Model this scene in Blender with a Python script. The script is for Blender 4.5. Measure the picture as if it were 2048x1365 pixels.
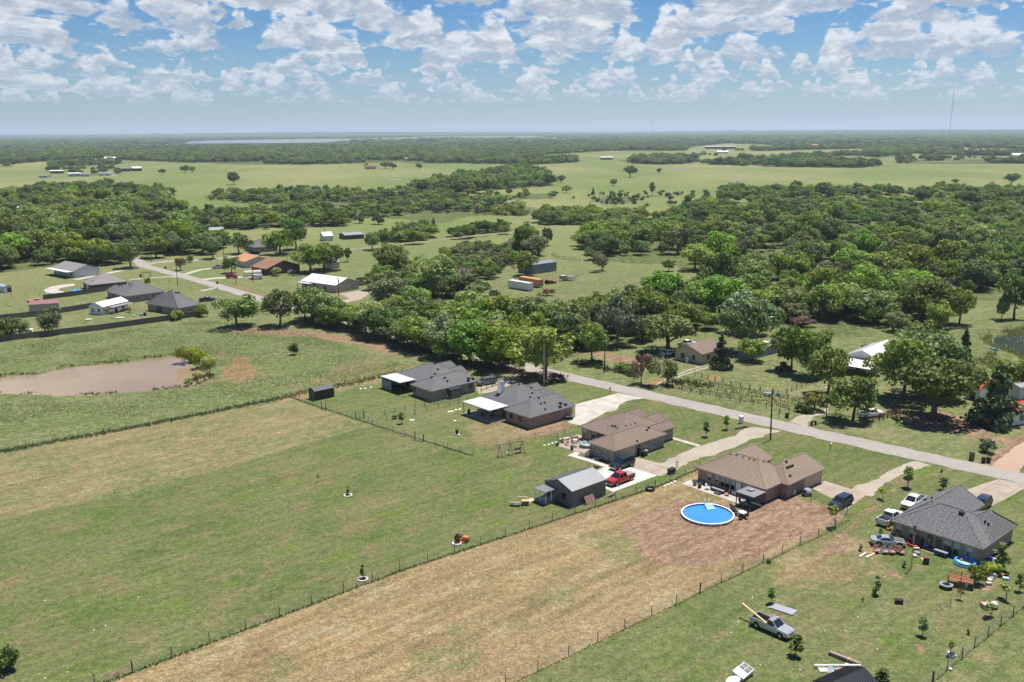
import bpy, bmesh, math, random
import numpy as np
from mathutils import Vector, Matrix
PI = math.pi
R = math.radians
scene = bpy.context.scene
for o in list(bpy.data.objects): bpy.data.objects.remove(o)
COL = scene.collection

# ------------------------------------------------------------------ camera
FOC, CAMH = 1850.0, 60.0
PITCH, ROLL = math.atan((682.5-262)/FOC), 0.0055
cd = bpy.data.cameras.new('camera'); cam = bpy.data.objects.new('camera', cd); COL.objects.link(cam)
cd.sensor_width = 36.0; cd.lens = FOC/2048*36.0; cd.clip_start = 1.0; cd.clip_end = 90000.0
_f = Vector((0, math.cos(PITCH), -math.sin(PITCH)))
_r0 = Vector((1, 0, 0)); _u0 = Vector((0, math.sin(PITCH), math.cos(PITCH)))
_r = _r0*math.cos(ROLL) - _u0*math.sin(ROLL); _u = _u0*math.cos(ROLL) + _r0*math.sin(ROLL)
cam.matrix_world = Matrix(((_r.x, _u.x, -_f.x, 0), (_r.y, _u.y, -_f.y, 0), (_r.z, _u.z, -_f.z, CAMH), (0, 0, 0, 1)))
scene.camera = cam

# ------------------------------------------------------------------ node helper
class NT:
    def __init__(s, tree): s.t = tree; s.n = tree.nodes; s.l = tree.links; s.n.clear()
    def node(s, typ, ins=None, **kw):
        n = s.n.new(typ)
        for k, v in kw.items(): setattr(n, k, v)
        if ins:
            for k, v in ins.items(): s.put(n.inputs[k], v)
        return n
    def put(s, sock, v):
        if isinstance(v, bpy.types.NodeSocket): s.l.new(v, sock)
        elif v is not None:
            if hasattr(sock, 'default_value'):
                dv = sock.default_value
                if hasattr(dv, '__len__') and not hasattr(v, '__len__'): v = [v]*len(dv)
                elif hasattr(dv, '__len__') and len(dv) == 4 and len(v) == 3: v = (*v, 1)
                sock.default_value = v
    def m(s, op, a, b=None, c=None, clamp=False):
        n = s.n.new('ShaderNodeMath'); n.operation = op; n.use_clamp = clamp
        for i, v in enumerate((a, b, c)):
            if v is not None: s.put(n.inputs[i], v)
        return n.outputs[0]
    def add(s, a, b): return s.m('ADD', a, b)
    def sub(s, a, b): return s.m('SUBTRACT', a, b)
    def mul(s, a, b): return s.m('MULTIPLY', a, b)
    def div(s, a, b): return s.m('DIVIDE', a, b)
    def vm(s, op, a, b=None):
        n = s.n.new('ShaderNodeVectorMath'); n.operation = op
        s.put(n.inputs[0], a)
        if b is not None: s.put(n.inputs[1], b)
        return n.outputs[0]
    def xyz(s, x, y, z): return s.node('ShaderNodeCombineXYZ', {0: x, 1: y, 2: z}).outputs[0]
    def noise(s, vec, scale, detail=3, rough=.55, dist=0.0, dims='3D'):
        return s.node('ShaderNodeTexNoise', {'Vector': vec, 'Scale': scale, 'Detail': detail, 'Roughness': rough, 'Distortion': dist}, noise_dimensions=dims).outputs[0]
    def ramp(s, v, a, b, lo=0.0, hi=1.0, smooth=True):
        n = s.n.new('ShaderNodeMapRange'); n.interpolation_type = 'SMOOTHSTEP' if smooth else 'LINEAR'
        for k, x in ((0, v), (1, a), (2, b), (3, lo), (4, hi)): s.put(n.inputs[k], x)
        return n.outputs[0]
    def mix(s, f, a, b, mode='MIX'):
        n = s.n.new('ShaderNodeMix'); n.data_type = 'RGBA'; n.blend_type = mode
        s.put(n.inputs[0], f); s.put(n.inputs[6], a); s.put(n.inputs[7], b)
        return n.outputs[2]
    def attr(s, name): return s.node('ShaderNodeAttribute', attribute_name=name)

# ------------------------------------------------------------------ sky, sun, exposure
SUNV = Vector((0.205, 0.225, 1.0)).normalized()          # towards the sun: high, behind and right of the far trees
SUN_EL = math.asin(SUNV.z); SUN_AZ = math.atan2(SUNV.x, SUNV.y)
world = bpy.data.worlds.new('World'); scene.world = world; world.use_nodes = True
w = NT(world.node_tree)
sky = w.node('ShaderNodeTexSky', sky_type='NISHITA', sun_disc=False, sun_elevation=SUN_EL, sun_rotation=SUN_AZ,
             altitude=200.0, air_density=1.0, dust_density=0.6, ozone_density=2.0)
def clouds(w, skycol):
    """cumulus over flat bases: a row of cloud decks at growing distance, each a curtain of billows standing on its base"""
    d = w.node('ShaderNodeTexCoord').outputs['Generated']
    sp = w.node('ShaderNodeSeparateXYZ', {0: d})
    x, y, z = sp.outputs
    az = w.m('ARCTAN2', x, y)
    hyp = w.m('SQRT', w.add(w.mul(x, x), w.mul(y, y)))
    tel = w.div(w.m('MAXIMUM', z, 0.0005), w.m('MAXIMUM', hyp, 0.02))
    col = skycol
    warp = w.noise(d, 9.0, 3, .6)
    decks = [34, 28.5, 24, 20.2, 17, 14.4, 12.2, 10.4, 8.9, 7.6, 6.4, 5.2, 4.0]
    for i, r in enumerate(decks):
        rr = w.add(r, w.mul(w.sub(w.noise(w.xyz(w.mul(az, 1.0), i*7.3, 0.0), 4.0, 2), .5), r*0.34))
        u = w.mul(az, rr)
        h = w.sub(w.mul(tel, rr), 1.0)
        cover = w.noise(w.xyz(u, i*5.17+2.3, 0.0), 1.12, 2, .55)
        hv = w.mul(h, 2.1)
        bill = w.noise(w.xyz(u, hv, i*3.7), 3.6, 8, .63, .35)
        soft = w.noise(w.xyz(u, hv, i*3.7), 3.3, 3, .6, .35)
        up = w.noise(w.xyz(w.add(u, .05), w.add(hv, .17), i*3.7), 3.3, 5, .62, .35)
        cov = w.ramp(cover, 0.375, 0.65, 0.0, 1.0)
        top = w.mul(cov, 0.48)
        prof = w.ramp(h, w.mul(top, .2), w.add(w.mul(top, 1.15), .02), 0.42, -0.45, smooth=False)
        base = w.ramp(h, w.add(-0.12, w.mul(w.sub(soft, .5), .35)), w.add(0.05, w.mul(w.sub(soft, .5), .35)), -0.8, 0.0)
        dens = w.add(w.add(w.add(w.mul(w.sub(bill, .5), 1.25), w.mul(prof, .72)), base), w.mul(w.sub(cov, .55), .55))
        a = w.ramp(dens, -.01, 0.22)
        lit = w.add(w.mul(w.sub(bill, up), 3.4), w.ramp(h, -0.02, 0.28, -0.02, 0.74))
        lit = w.m('MINIMUM', w.m('MAXIMUM', w.add(lit, w.ramp(dens, 0.0, .4, .30, 0.0)), 0.0), 1.0)
        far = min(1.0, r/34.0)
        grey = [a_*(1-far*.6)+b_*far*.6 for a_, b_ in zip((.235, .27, .325), (.27, .33, .40))]
        white = [a_*(1-far*.5)+b_*far*.5 for a_, b_ in zip((.545, .545, .55), (.40, .425, .46))]
        ccol = w.mix(lit, grey, white)
        col = w.mix(w.mul(a, 0.96-0.36*far), col, ccol)
    return col
SKY_STR = 0.075
_el = w.node('ShaderNodeSeparateXYZ', {0: w.node('ShaderNodeTexCoord').outputs['Generated']}).outputs[2]
skyc = w.vm('MULTIPLY', sky.outputs[0], w.mix(w.ramp(_el, .0, .15), [SKY_STR*k for k in (.49, .63, .775)], [SKY_STR*k for k in (.215, .465, .74)]))
cl = clouds(w, skyc)
bg = w.node('ShaderNodeBackground', {'Color': cl, 'Strength': 1.0})
w.node('ShaderNodeOutputWorld', {'Surface': bg.outputs[0]})
sd = bpy.data.lights.new('sun', 'SUN'); sd.energy = 4.6; sd.angle = R(0.53); sd.color = (1.0, .95, .87)
sun = bpy.data.objects.new('sun', sd); COL.objects.link(sun); sun.location = (0, 0, 300)
sun.rotation_euler = (-SUNV).to_track_quat('-Z', 'Y').to_euler()
scene.view_settings.view_transform = 'Standard'; scene.view_settings.look = 'None'
scene.view_settings.exposure = 0.8; scene.view_settings.gamma = 1.0; scene.view_settings.use_curve_mapping = False
cy = scene.cycles
cy.max_bounces = 6; cy.diffuse_bounces = 3; cy.glossy_bounces = 3; cy.transmission_bounces = 4; cy.transparent_max_bounces = 8
cy.volume_bounces = 0; cy.caustics_reflective = False; cy.caustics_refractive = False
scene.render.use_persistent_data = False

# ------------------------------------------------------------------ where a point of the photograph lies on the ground
def at(px, py, z=0.0):
    x = (px-1024)/FOC; y = (682.5-py)/FOC
    d = _f + _r*x + _u*y
    t = (z-CAMH)/d.z
    return Vector((d.x*t, d.y*t, z))
def depth(px, py): return at(px, py).dot(_f) + CAMH*math.sin(PITCH)
def crop(x0, y0, s, pts): return [(x0+a/s, y0+b/s) for a, b in pts]
HAZE = 6.5e-5
YARD = R(41.5)                                   # the lots run away-right from the camera at this angle
YU = Vector((math.cos(YARD), math.sin(YARD), 0)); YW = Vector((-math.sin(YARD), math.cos(YARD), 0))
def uw(u, w_, z=0.0): return YU*u + YW*w_ + Vector((0, 0, z))

# ------------------------------------------------------------------ mesh helpers
class MB:
    def __init__(s): s.v = []; s.f = []
    def _add(s, vs, fs):
        b = len(s.v); s.v += [tuple(p) for p in vs]; s.f += [tuple(i+b for i in f) for f in fs]; return s
    def box(s, x0, x1, y0, y1, z0, z1, rot=0.0, c=None):
        p = [(x0, y0, z0), (x1, y0, z0), (x1, y1, z0), (x0, y1, z0), (x0, y0, z1), (x1, y0, z1), (x1, y1, z1), (x0, y1, z1)]
        if rot:
            cx, cy_ = c if c else ((x0+x1)/2, (y0+y1)/2); cs, sn = math.cos(rot), math.sin(rot)
            p = [(cx+(a-cx)*cs-(b-cy_)*sn, cy_+(a-cx)*sn+(b-cy_)*cs, z) for a, b, z in p]
        return s._add(p, [(0, 3, 2, 1), (4, 5, 6, 7), (0, 1, 5, 4), (1, 2, 6, 5), (2, 3, 7, 6), (3, 0, 4, 7)])
    def cb(s, cx, cy_, cz, sx, sy, sz, rot=0.0): return s.box(cx-sx/2, cx+sx/2, cy_-sy/2, cy_+sy/2, cz-sz/2, cz+sz/2, rot)
    def bar(s, a, b, wd, ht=None):
        """square bar from a to b"""
        a, b = Vector(a), Vector(b); d = (b-a).normalized(); ht = ht or wd
        up = Vector((0, 0, 1)) if abs(d.z) < .95 else Vector((0, 1, 0))
        sx = d.cross(up).normalized(); sy = sx.cross(d)
        p = []
        for q in (a, b):
            p += [q-sx*wd/2-sy*ht/2, q+sx*wd/2-sy*ht/2, q+sx*wd/2+sy*ht/2, q-sx*wd/2+sy*ht/2]
        return s._add(p, [(3, 2, 1, 0), (4, 5, 6, 7), (0, 1, 5, 4), (1, 2, 6, 5), (2, 3, 7, 6), (3, 0, 4, 7)])
    def tube(s, a, b, r0, r1=None, n=8, cap=True):
        a, b = Vector(a), Vector(b); r1 = r0 if r1 is None else r1; d = (b-a).normalized()
        up = Vector((0, 0, 1)) if abs(d.z) < .95 else Vector((0, 1, 0))
        sx = d.cross(up).normalized(); sy = sx.cross(d); p = []
        for q, r in ((a, r0), (b, r1)):
            p += [q+sx*math.cos(2*PI*k/n)*r+sy*math.sin(2*PI*k/n)*r for k in range(n)]
        f = [(k, (k+1) % n, n+(k+1) % n, n+k) for k in range(n)]
        if cap: f += [tuple(range(n-1, -1, -1)), tuple(range(n, 2*n))]
        return s._add(p, f)
    def ring(s, c, ri, ro, z0, z1, n=28, rx=1.0, ry=1.0):
        p = []
        for k in range(n):
            cs, sn = math.cos(2*PI*k/n)*rx, math.sin(2*PI*k/n)*ry
            p += [(c[0]+cs*ro, c[1]+sn*ro, z0), (c[0]+cs*ro, c[1]+sn*ro, z1), (c[0]+cs*ri, c[1]+sn*ri, z1), (c[0]+cs*ri, c[1]+sn*ri, z0)]
        f = []
        for k in range(n):
            a, b = 4*k, 4*((k+1) % n)
            f += [(a, b, b+1, a+1), (a+1, b+1, b+2, a+2), (a+2, b+2, b+3, a+3), (a+3, b+3, b, a)]
        return s._add(p, f)
    def torus(s, c, r, t, n=28, m=8, zs=1.0):
        p = []; f = []
        for k in range(n):
            for j in range(m):
                rr = r+t*math.cos(2*PI*j/m)
                p.append((c[0]+rr*math.cos(2*PI*k/n), c[1]+rr*math.sin(2*PI*k/n), c[2]+t*zs*math.sin(2*PI*j/m)))
        for k in range(n):
            for j in range(m):
                a, b = k*m+j, ((k+1) % n)*m+j; a2, b2 = k*m+(j+1) % m, ((k+1) % n)*m+(j+1) % m
                f.append((a, b, b2, a2))
        return s._add(p, f)
    def ball(s, c, rx, ry, rz, n=10, m=6):
        p = [(c[0], c[1], c[2]-rz)]
        for j in range(1, m):
            t = -PI/2+PI*j/m
            p += [(c[0]+rx*math.cos(t)*math.cos(2*PI*k/n), c[1]+ry*math.cos(t)*math.sin(2*PI*k/n), c[2]+rz*math.sin(t)) for k in range(n)]
        p.append((c[0], c[1], c[2]+rz)); f = []
        for k in range(n): f.append((0, 1+(k+1) % n, 1+k)); f.append((len(p)-1, 1+(m-2)*n+k, 1+(m-2)*n+(k+1) % n))
        for j in range(m-2):
            for k in range(n): a = 1+j*n; f.append((a+k, a+(k+1) % n, a+n+(k+1) % n, a+n+k))
        return s._add(p, f)
    def poly(s, pts): return s._add(pts, [tuple(range(len(pts)))])
    def prism(s, pts, z0, z1):
        n = len(pts); p = [(a, b, z0) for a, b in pts]+[(a, b, z1) for a, b in pts]
        return s._add(p, [tuple(range(n-1, -1, -1)), tuple(range(n, 2*n))]+[(k, (k+1) % n, n+(k+1) % n, n+k) for k in range(n)])
    def mesh(s, name, mat, smooth=False):
        me = bpy.data.meshes.new(name); me.from_pydata(s.v, [], s.f); me.update()
        if mat: me.materials.append(mat)
        if smooth: me.polygons.foreach_set('use_smooth', [True]*len(me.polygons))
        return me
    def build(s, name, mat, parent=None, smooth=False, loc=None):
        return obj(name, s.mesh(name, mat, smooth), parent, loc)
def obj(name, me, parent=None, loc=None, rz=0.0):
    o = bpy.data.objects.new(name, me); COL.objects.link(o)
    if parent: o.parent = parent
    if loc is not None: o.location = loc
    if rz: o.rotation_euler = (0, 0, rz)
    return o
def tag(o, label=None, cat=None, group=None, kind=None):
    if label: o['label'] = label
    if cat: o['category'] = cat
    if group: o['group'] = group
    if kind: o['kind'] = kind
    return o
def thing(name, label, cat, loc=(0, 0, 0), rz=0.0, group=None):
    o = obj(name, None, None, loc, rz); o.empty_display_size = .3
    return tag(o, label, cat, group)
def copy_thing(root, loc, rz=0.0, label=None, group=None, scale=None):
    r = root.copy(); COL.objects.link(r); r.location = loc; r.rotation_euler = (0, 0, rz)
    if scale is not None: r.scale = scale
    if label: r['label'] = label
    if group: r['group'] = group
    for ch in list(root.children):
        c = ch.copy(); COL.objects.link(c); c.parent = r
        for g in list(ch.children): d = g.copy(); COL.objects.link(d); d.parent = c
    return r
def struct(o): o['kind'] = 'structure'; return o

# ------------------------------------------------------------------ plain materials
_mats = {}
def mat(name, col, rough=.7, var=.12, scale=3.0, metal=0.0, coat=0.0, spec=.4, bump=0.0, stretch=None, col2=None, coord='Object', joints=0):
    """procedural paint, wood, metal or concrete: base colour broken by two sizes of noise"""
    if name in _mats: return _mats[name]
    m = bpy.data.materials.new(name); m.use_nodes = True; t = NT(m.node_tree)
    v = t.node('ShaderNodeTexCoord').outputs[coord]
    if stretch: v = t.node('ShaderNodeMapping', {'Vector': v, 'Scale': stretch}).outputs[0]
    n1 = t.noise(v, scale, 4, .6); n2 = t.noise(v, scale*.17, 2)
    k = t.add(t.mul(t.sub(n1, .5), var*2), t.add(t.mul(t.sub(n2, .5), var*1.6), 1.0))
    base = t.mix(t.ramp(n1, .42, .58), col, col2) if col2 else (*col, 1)
    c = t.vm('MULTIPLY', base if col2 else col, t.xyz(k, k, k))
    if joints:
        pr = t.node('ShaderNodeVectorRotate', {'Vector': t.node('ShaderNodeNewGeometry').outputs['Position'], 'Angle': -YARD}, rotation_type='Z_AXIS').outputs[0]
        br = t.node('ShaderNodeTexBrick', {'Vector': pr, 'Color1': (1, 1, 1, 1), 'Color2': (.93, .93, .93, 1), 'Mortar': (.62, .60, .58, 1), 'Scale': 1.0, 'Mortar Size': .05, 'Brick Width': joints, 'Row Height': joints}, offset=0.0)
        st_ = t.noise(pr, .45, 5, .65); c = t.vm('MULTIPLY', t.vm('MULTIPLY', c, br.outputs[0]), t.node('ShaderNodeCombineXYZ', {k_: t.ramp(st_, .35, .65, .84, 1.06) for k_ in (0, 1, 2)}).outputs[0])
    b = t.node('ShaderNodeBsdfPrincipled', {'Base Color': c, 'Roughness': rough, 'Metallic': metal, 'Coat Weight': coat, 'Specular IOR Level': spec})
    if bump: t.put(b.inputs['Normal'], t.node('ShaderNodeBump', {'Strength': bump, 'Distance': .03, 'Height': n1}).outputs[0])
    t.node('ShaderNodeOutputMaterial', {'Surface': b.outputs[0]})
    _mats[name] = m; return m

# ------------------------------------------------------------------ terrain
rng = np.random.default_rng(7)
def vnoise(x, y, s, seed=0):
    """smooth lattice noise, -1..1"""
    x = x/s; y = y/s; xi = np.floor(x).astype(np.int64); yi = np.floor(y).astype(np.int64); fx = x-xi; fy = y-yi
    def h(a, b):
        n = (a*374761393+b*668265263+seed*1274126177) & 0x7fffffff
        n = ((n ^ (n >> 13))*1274126177) & 0x7fffffff
        return ((n ^ (n >> 16)) & 0xffff)/32767.5-1
    ux = fx*fx*(3-2*fx); uy = fy*fy*(3-2*fy)
    return (h(xi, yi)*(1-ux)+h(xi+1, yi)*ux)*(1-uy)+(h(xi, yi+1)*(1-ux)+h(xi+1, yi+1)*ux)*uy
def fbm(x, y, s, seed=0, o=4):
    r = 0; a = 1.0
    for k in range(o): r = r+a*vnoise(x, y, s, seed+k*17); s *= .5; a *= .55
    return r
def sdist(X, Y, P):
    """signed distance to a polygon, positive inside"""
    P = np.asarray(P, float); n = len(P); dm = np.full(X.shape, 1e9); ins = np.zeros(X.shape, bool)
    for i in range(n):
        x0, y0 = P[i]; x1, y1 = P[(i+1) % n]; dx, dy = x1-x0, y1-y0
        t = np.clip(((X-x0)*dx+(Y-y0)*dy)/(dx*dx+dy*dy+1e-9), 0, 1)
        dm = np.minimum(dm, np.hypot(X-x0-t*dx, Y-y0-t*dy))
        c = (y0 > Y) != (y1 > Y)
        ins ^= c & (X < (x1-x0)*(Y-y0)/(dy if abs(dy) > 1e-9 else 1e-9)+x0)
    return np.where(ins, dm, -dm)
def wpoly(pts): return [tuple(at(*p)[:2]) for p in pts]
def line_dist(X, Y, P):
    P = np.asarray(P, float); dm = np.full(X.shape, 1e9)
    for i in range(len(P)-1):
        x0, y0 = P[i]; x1, y1 = P[i+1]; dx, dy = x1-x0, y1-y0
        t = np.clip(((X-x0)*dx+(Y-y0)*dy)/(dx*dx+dy*dy+1e-9), 0, 1)
        dm = np.minimum(dm, np.hypot(X-x0-t*dx, Y-y0-t*dy))
    return dm
S512 = 5.12
POND = wpoly(crop(0, 640, 3.413, [(-560, 470), (-420, 420), (0, 385), (100, 370), (240, 370), (450, 320), (560, 305), (800, 290), (950, 268), (1180, 240), (1260, 262), (1330, 310), (1400, 355), (1430, 385), (1360, 425), (1270, 452), (1100, 470), (900, 490), (700, 500), (400, 512), (150, 497), (-100, 490), (-400, 500)]))
POND2 = wpoly(crop(1648, 620, S512, [(1680, 310), (1750, 262), (1900, 235), (2048, 208), (2300, 205), (2500, 330), (2450, 520), (2250, 560), (2048, 500), (1960, 440), (1830, 392), (1700, 345)]))
# woodland, as the ground its trees stand on (photograph coordinates of the trunk feet)
WOODS = {
 'hedge': [(598, 640), (640, 652), (700, 660), (770, 680), (846, 706), (934, 727), (1000, 741), (1080, 754), (1085, 744), (1000, 724), (900, 698), (720, 650), (640, 629)],
 'right': [(1165, 520), (1160, 480), (1230, 452), (1330, 440), (1450, 405), (1640, 398), (1750, 415), (1960, 420), (2048, 420), (2300, 420), (2300, 600), (2048, 602), (1930, 604), (1870, 640), (1850, 662), (1680, 676), (1640, 660), (1560, 655), (1500, 664), (1330, 672), (1270, 690), (1215, 700), (1150, 714), (1090, 730), (1000, 718), (900, 692), (800, 666), (735, 640), (800, 634), (890, 644), (950, 668), (1014, 664), (1090, 648), (1186, 636), (1240, 618), (1330, 620), (1390, 596), (1450, 564), (1420, 545), (1330, 530), (1240, 527)],
 'mid_hedge': [(800, 660), (760, 640), (840, 622), (960, 640), (1010, 665), (1000, 712), (900, 690)],
 'mid': [(735, 590), (760, 560), (800, 540), (830, 560), (880, 575), (960, 580), (990, 600), (960, 615), (900, 600), (830, 595), (790, 607)],
 'scrub': [(880, 545), (870, 510), (930, 495), (1010, 500), (1050, 480), (1085, 500), (1070, 520), (1010, 535), (985, 560)],
 'left': [(-300, 400), (0, 395), (60, 385), (160, 380), (290, 378), (345, 394), (350, 426), (430, 434), (540, 428), (640, 430), (700, 440), (700, 452), (560, 458), (450, 462), (390, 470), (440, 490), (470, 500), (400, 512), (330, 505), (300, 515), (255, 530), (180, 530), (120, 536), (60, 540), (0, 546), (-300, 560)],
 'band': [(420, 402), (420, 388), (560, 383), (700, 382), (860, 382), (900, 388), (980, 392), (1110, 385), (1110, 398), (1020, 402), (1000, 412), (1090, 418), (1060, 432), (960, 432), (880, 448), (780, 440), (690, 440), (640, 424), (560, 412)],
 'creek': [(820, 382), (880, 366), (960, 356), (1000, 346), (1040, 340), (1085, 350), (1108, 372), (1050, 376), (940, 384), (860, 386)],
 'row': [(1075, 446), (1085, 432), (1180, 430), (1290, 436), (1290, 448), (1190, 452), (1100, 452)],
 'row2': [(885, 478), (960, 462), (1020, 458), (1030, 468), (960, 474), (900, 482)],
 'grove': [(785, 482), (800, 470), (860, 468), (870, 482), (830, 490)],
 'shelter': [(1440, 398), (1450, 386), (1560, 386), (1640, 388), (1690, 386), (1790, 388), (1800, 392), (1700, 392), (1650, 394), (1560, 398)],
 'shelter2': [(1820, 394), (1960, 392), (2048, 398), (2300, 400), (2300, 420), (2048, 416), (1960, 412), (1850, 404)],
 'copse': [(1180, 405), (1200, 394), (1290, 390), (1380, 392), (1300, 396), (1268, 408), (1210, 412)],
}
FARWOODS = {
 'belt': [(-300, 340), (0, 338), (55, 326), (160, 318), (290, 322), (420, 328), (600, 330), (800, 326), (960, 328), (1060, 330), (1150, 326), (1150, 318), (1060, 322), (1085, 310), (1230, 302), (1370, 302), (1380, 294), (1480, 284), (1400, 281), (1160, 287), (1040, 290), (900, 291), (700, 292), (560, 294), (360, 295), (200, 292), (0, 291), (-300, 296)],
 'mid_right': [(1260, 327), (1260, 320), (1390, 316), (1395, 328), (1320, 330)],
 'mid_right2': [(1400, 329), (1480, 318), (1560, 322), (1690, 326), (1770, 332), (1700, 337), (1560, 335), (1480, 332)],
 'far_right': [(1640, 287), (1740, 285), (1790, 291), (2048, 299), (2400, 299), (2400, 280), (2048, 276), (1600, 279)],
 'belt_a': [(1500, 299), (1720, 295.5), (1730, 298), (1510, 302.5)], 'belt_b': [(1560, 317), (1700, 310), (1705, 313), (1565, 321)], 'belt_c': [(1800, 323), (2080, 325), (2080, 328), (1800, 327)], 'belt_d': [(1220, 297), (1380, 290.5), (1385, 293), (1225, 300)], 'belt_e': [(1550, 287.5), (1640, 286), (1640, 289), (1550, 291)], 'belt_f': [(100, 331), (230, 326), (240, 329), (110, 334)],
 'low_right': [(1680, 310), (1780, 306), (1830, 313), (1760, 316), (1690, 314)],
 'low_right2': [(1840, 320), (1990, 318), (2100, 314), (2100, 322), (1900, 324)],
 'low_right3': [(1700, 305), (1800, 300), (1890, 306), (1960, 310), (2060, 306), (2060, 312), (1900, 312), (1800, 308)],
}
ROAD_PX = [(2330, 1030), (2048, 958), (1720, 886.5), (1400, 814), (1094, 744.5), (900, 698), (720, 650), (590, 617), (500, 592), (430, 571), (360, 551), (290, 533), (262, 512), (240, 492)]
GX = np.concatenate([-np.geomspace(45000, 232, 60), np.arange(-228, 229, 1.0), np.geomspace(232, 45000, 60)])
GY = np.concatenate([[-8000, -2000, -500, -100, 0, 40, 70], np.arange(80, 431, 1.0), np.geomspace(434, 45000, 190)])
XX, YY = np.meshgrid(GX, GY)
def zone(P, soft=.5, amp=0.0, s=5.0, seed=0, px=True):
    P = wpoly(P) if px else P
    d = sdist(XX, YY, P)
    if amp: d = d+amp*fbm(XX, YY, s, seed)
    t = np.clip(d/(2*soft)+.5, 0, 1); return t*t*(3-2*t)
def track(P, wd, soft=.5, amp=.5, seed=0, px=True):
    P = wpoly(P) if px else P
    d = wd/2-line_dist(XX, YY, P)+amp*fbm(XX, YY, 2.5, seed)
    t = np.clip(d/(2*soft)+.5, 0, 1); return t*t*(3-2*t)
dry = np.zeros(XX.shape); dirt = dry.copy(); red = dry.copy(); lawn = dry.copy(); rough = dry.copy(); floor = dry.copy()
def put(a, z, k=1.0): np.maximum(a, z*k, out=a)
# mown strips between the fences
lawn_p = [(-700, 1330), (0, 1037), (250, 990), (600, 889), (745, 851), (946, 913), (1160, 860), (1215, 845), (1290, 770), (1400, 800), (1720, 876), (2100, 960), (2100, 1010), (1690, 1040), (1420, 925), (1310, 975), (800, 1142), (265, 1345), (-300, 1600), (-700, 1800)]
put(lawn, zone(lawn_p, .5))
put(lawn, zone([(583, 796), (765, 757), (800, 770), (1110, 745), (1240, 770), (1160, 860), (946, 912), (745, 850)], .6), .7)
strip1 = [(-700, 1060), (0, 909), (580, 798), (745, 850), (600, 890), (420, 945), (0, 1038), (-700, 1210)]
put(dry, zone(strip1, .4), .48); lawn *= 1-zone(strip1, .4)
strip2 = [(-300, 1600), (265, 1347), (800, 1144), (1310, 977), (1420, 927), (1500, 960), (1695, 1036), (1400, 1186), (1030, 1367), (700, 1560)]
lawn *= 1-zone(strip2, .4); put(dry, zone(strip2, .35), .9)
put(dry, zone([(1020, 830), (1150, 850), (1140, 872), (960, 900), (900, 850)], 3, 2, 6, 3), .55)
put(lawn, zone([(1030, 1367), (1400, 1186), (1695, 1036), (2100, 960), (2200, 1100), (2048, 1215), (1865, 1367), (1800, 1500), (900, 1500)], .4), .8)
put(lawn, zone([(1865, 1367), (2048, 1215), (2400, 1000), (2400, 1600), (1700, 1600)], .4), .55)
put(dry, zone([(1865, 1367), (2048, 1215), (2400, 1000), (2400, 1600), (1700, 1600)], .4), .35)
put(dry, zone([(1500, 1130), (1660, 1075), (1760, 1090), (1740, 1150), (1560, 1200)], 4, 4, 8, 5), .6)
# bare earth round the round pool, graded by a machine
pooldirt = [(1232, 1068), (1275, 1040), (1330, 1016), (1375, 1000), (1470, 1010), (1545, 998), (1560, 985), (1610, 1004), (1668, 1022), (1668, 1040), (1640, 1062), (1560, 1090), (1480, 1118), (1390, 1140), (1310, 1130), (1280, 1090)]
put(dirt, zone(pooldirt, 2.0, 1.6, 5, 9)); put(dry, zone(pooldirt, 4, 2, 6, 4), .9)
# worn wheel tracks, bare patches
put(dirt, track([(1925, 935), (1800, 965), (1730, 1030), (1680, 1075), (1640, 1105)], 0.9, .6, .7, 11), .62)
put(dirt, track([(1760, 1000), (1700, 1060), (1650, 1115), (1600, 1140)], .7, .6, .8, 12), .55)
put(dirt, zone([(1640, 1090), (1700, 1080), (1710, 1100), (1660, 1112)], .8, 1.4, 3, 5), .5)
put(dirt, zone([(1520, 1240), (1540, 1225), (1570, 1236), (1560, 1243)], .35, .35, 1.5, 5), .9)
put(dirt, zone([(1825, 1292), (1845, 1294), (1862, 1310), (1845, 1312)], .4, .4, 1.5, 6), .8)
put(dirt, zone([(1750, 1135), (1790, 1140), (1805, 1155), (1780, 1152)], .7, .8, 2, 6), .6)
put(dirt, zone([(1950, 1168), (1985, 1172), (1978, 1185), (1955, 1178)], .5, .5, 2, 6), .8)
put(dirt, zone([(1150, 850), (1120, 845), (1040, 868), (1060, 872), (1110, 866)], .6, .5, 2, 8), .75)
for k, P in enumerate([[(440, 652), (560, 656), (660, 664), (740, 684), (846, 712), (842, 722), (760, 702), (680, 684), (600, 673), (500, 672), (440, 663)]]): put(dirt, zone(P, 1.6, 1.8, 6, 20+k), .62); put(red, zone(P, 2.5, 2, 8, 2), .45)
put(red, zone([(425, 702), (500, 708), (535, 742), (505, 762), (462, 768), (440, 755), (455, 728)], 2.0, 3.5, 6, 33), .66)
put(red, track([(470, 572), (555, 598)], 2.4, 1.0, .5, 3), .9)
put(dirt, track([(1250, 722), (1180, 705)], 7, 3, 3, 4), .8); put(dirt, track([(1340, 722), (1250, 718)], 6, 3, 2, 5), .55)
put(red, track([(1280, 768), (1316, 770), (1322, 760)], 2.6, .8, .6, 5), .8); put(red, zone([(1412, 758), (1430, 750), (1445, 759), (1430, 762)], .6, .3, 2, 3), 1)
put(dirt, zone([(1800, 832), (1870, 822), (1940, 838), (1975, 868), (1930, 866), (1850, 862)], 2, 2, 5, 6), .9)
put(dirt, track([(1960, 872), (2048, 890), (2100, 890)], 5, 2, 1, 7), .8); put(dirt, track([(2070, 875), (2010, 910), (1985, 935)], 4.2, .7, .5, 8), .9)
put(red, track([(1095, 748), (1240, 776), (1330, 798)], 1.2, .8, .8, 9), .4)
put(dirt, track([(1150, 735), (1500, 815)], 1.2, .8, .9, 10), .25)
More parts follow.
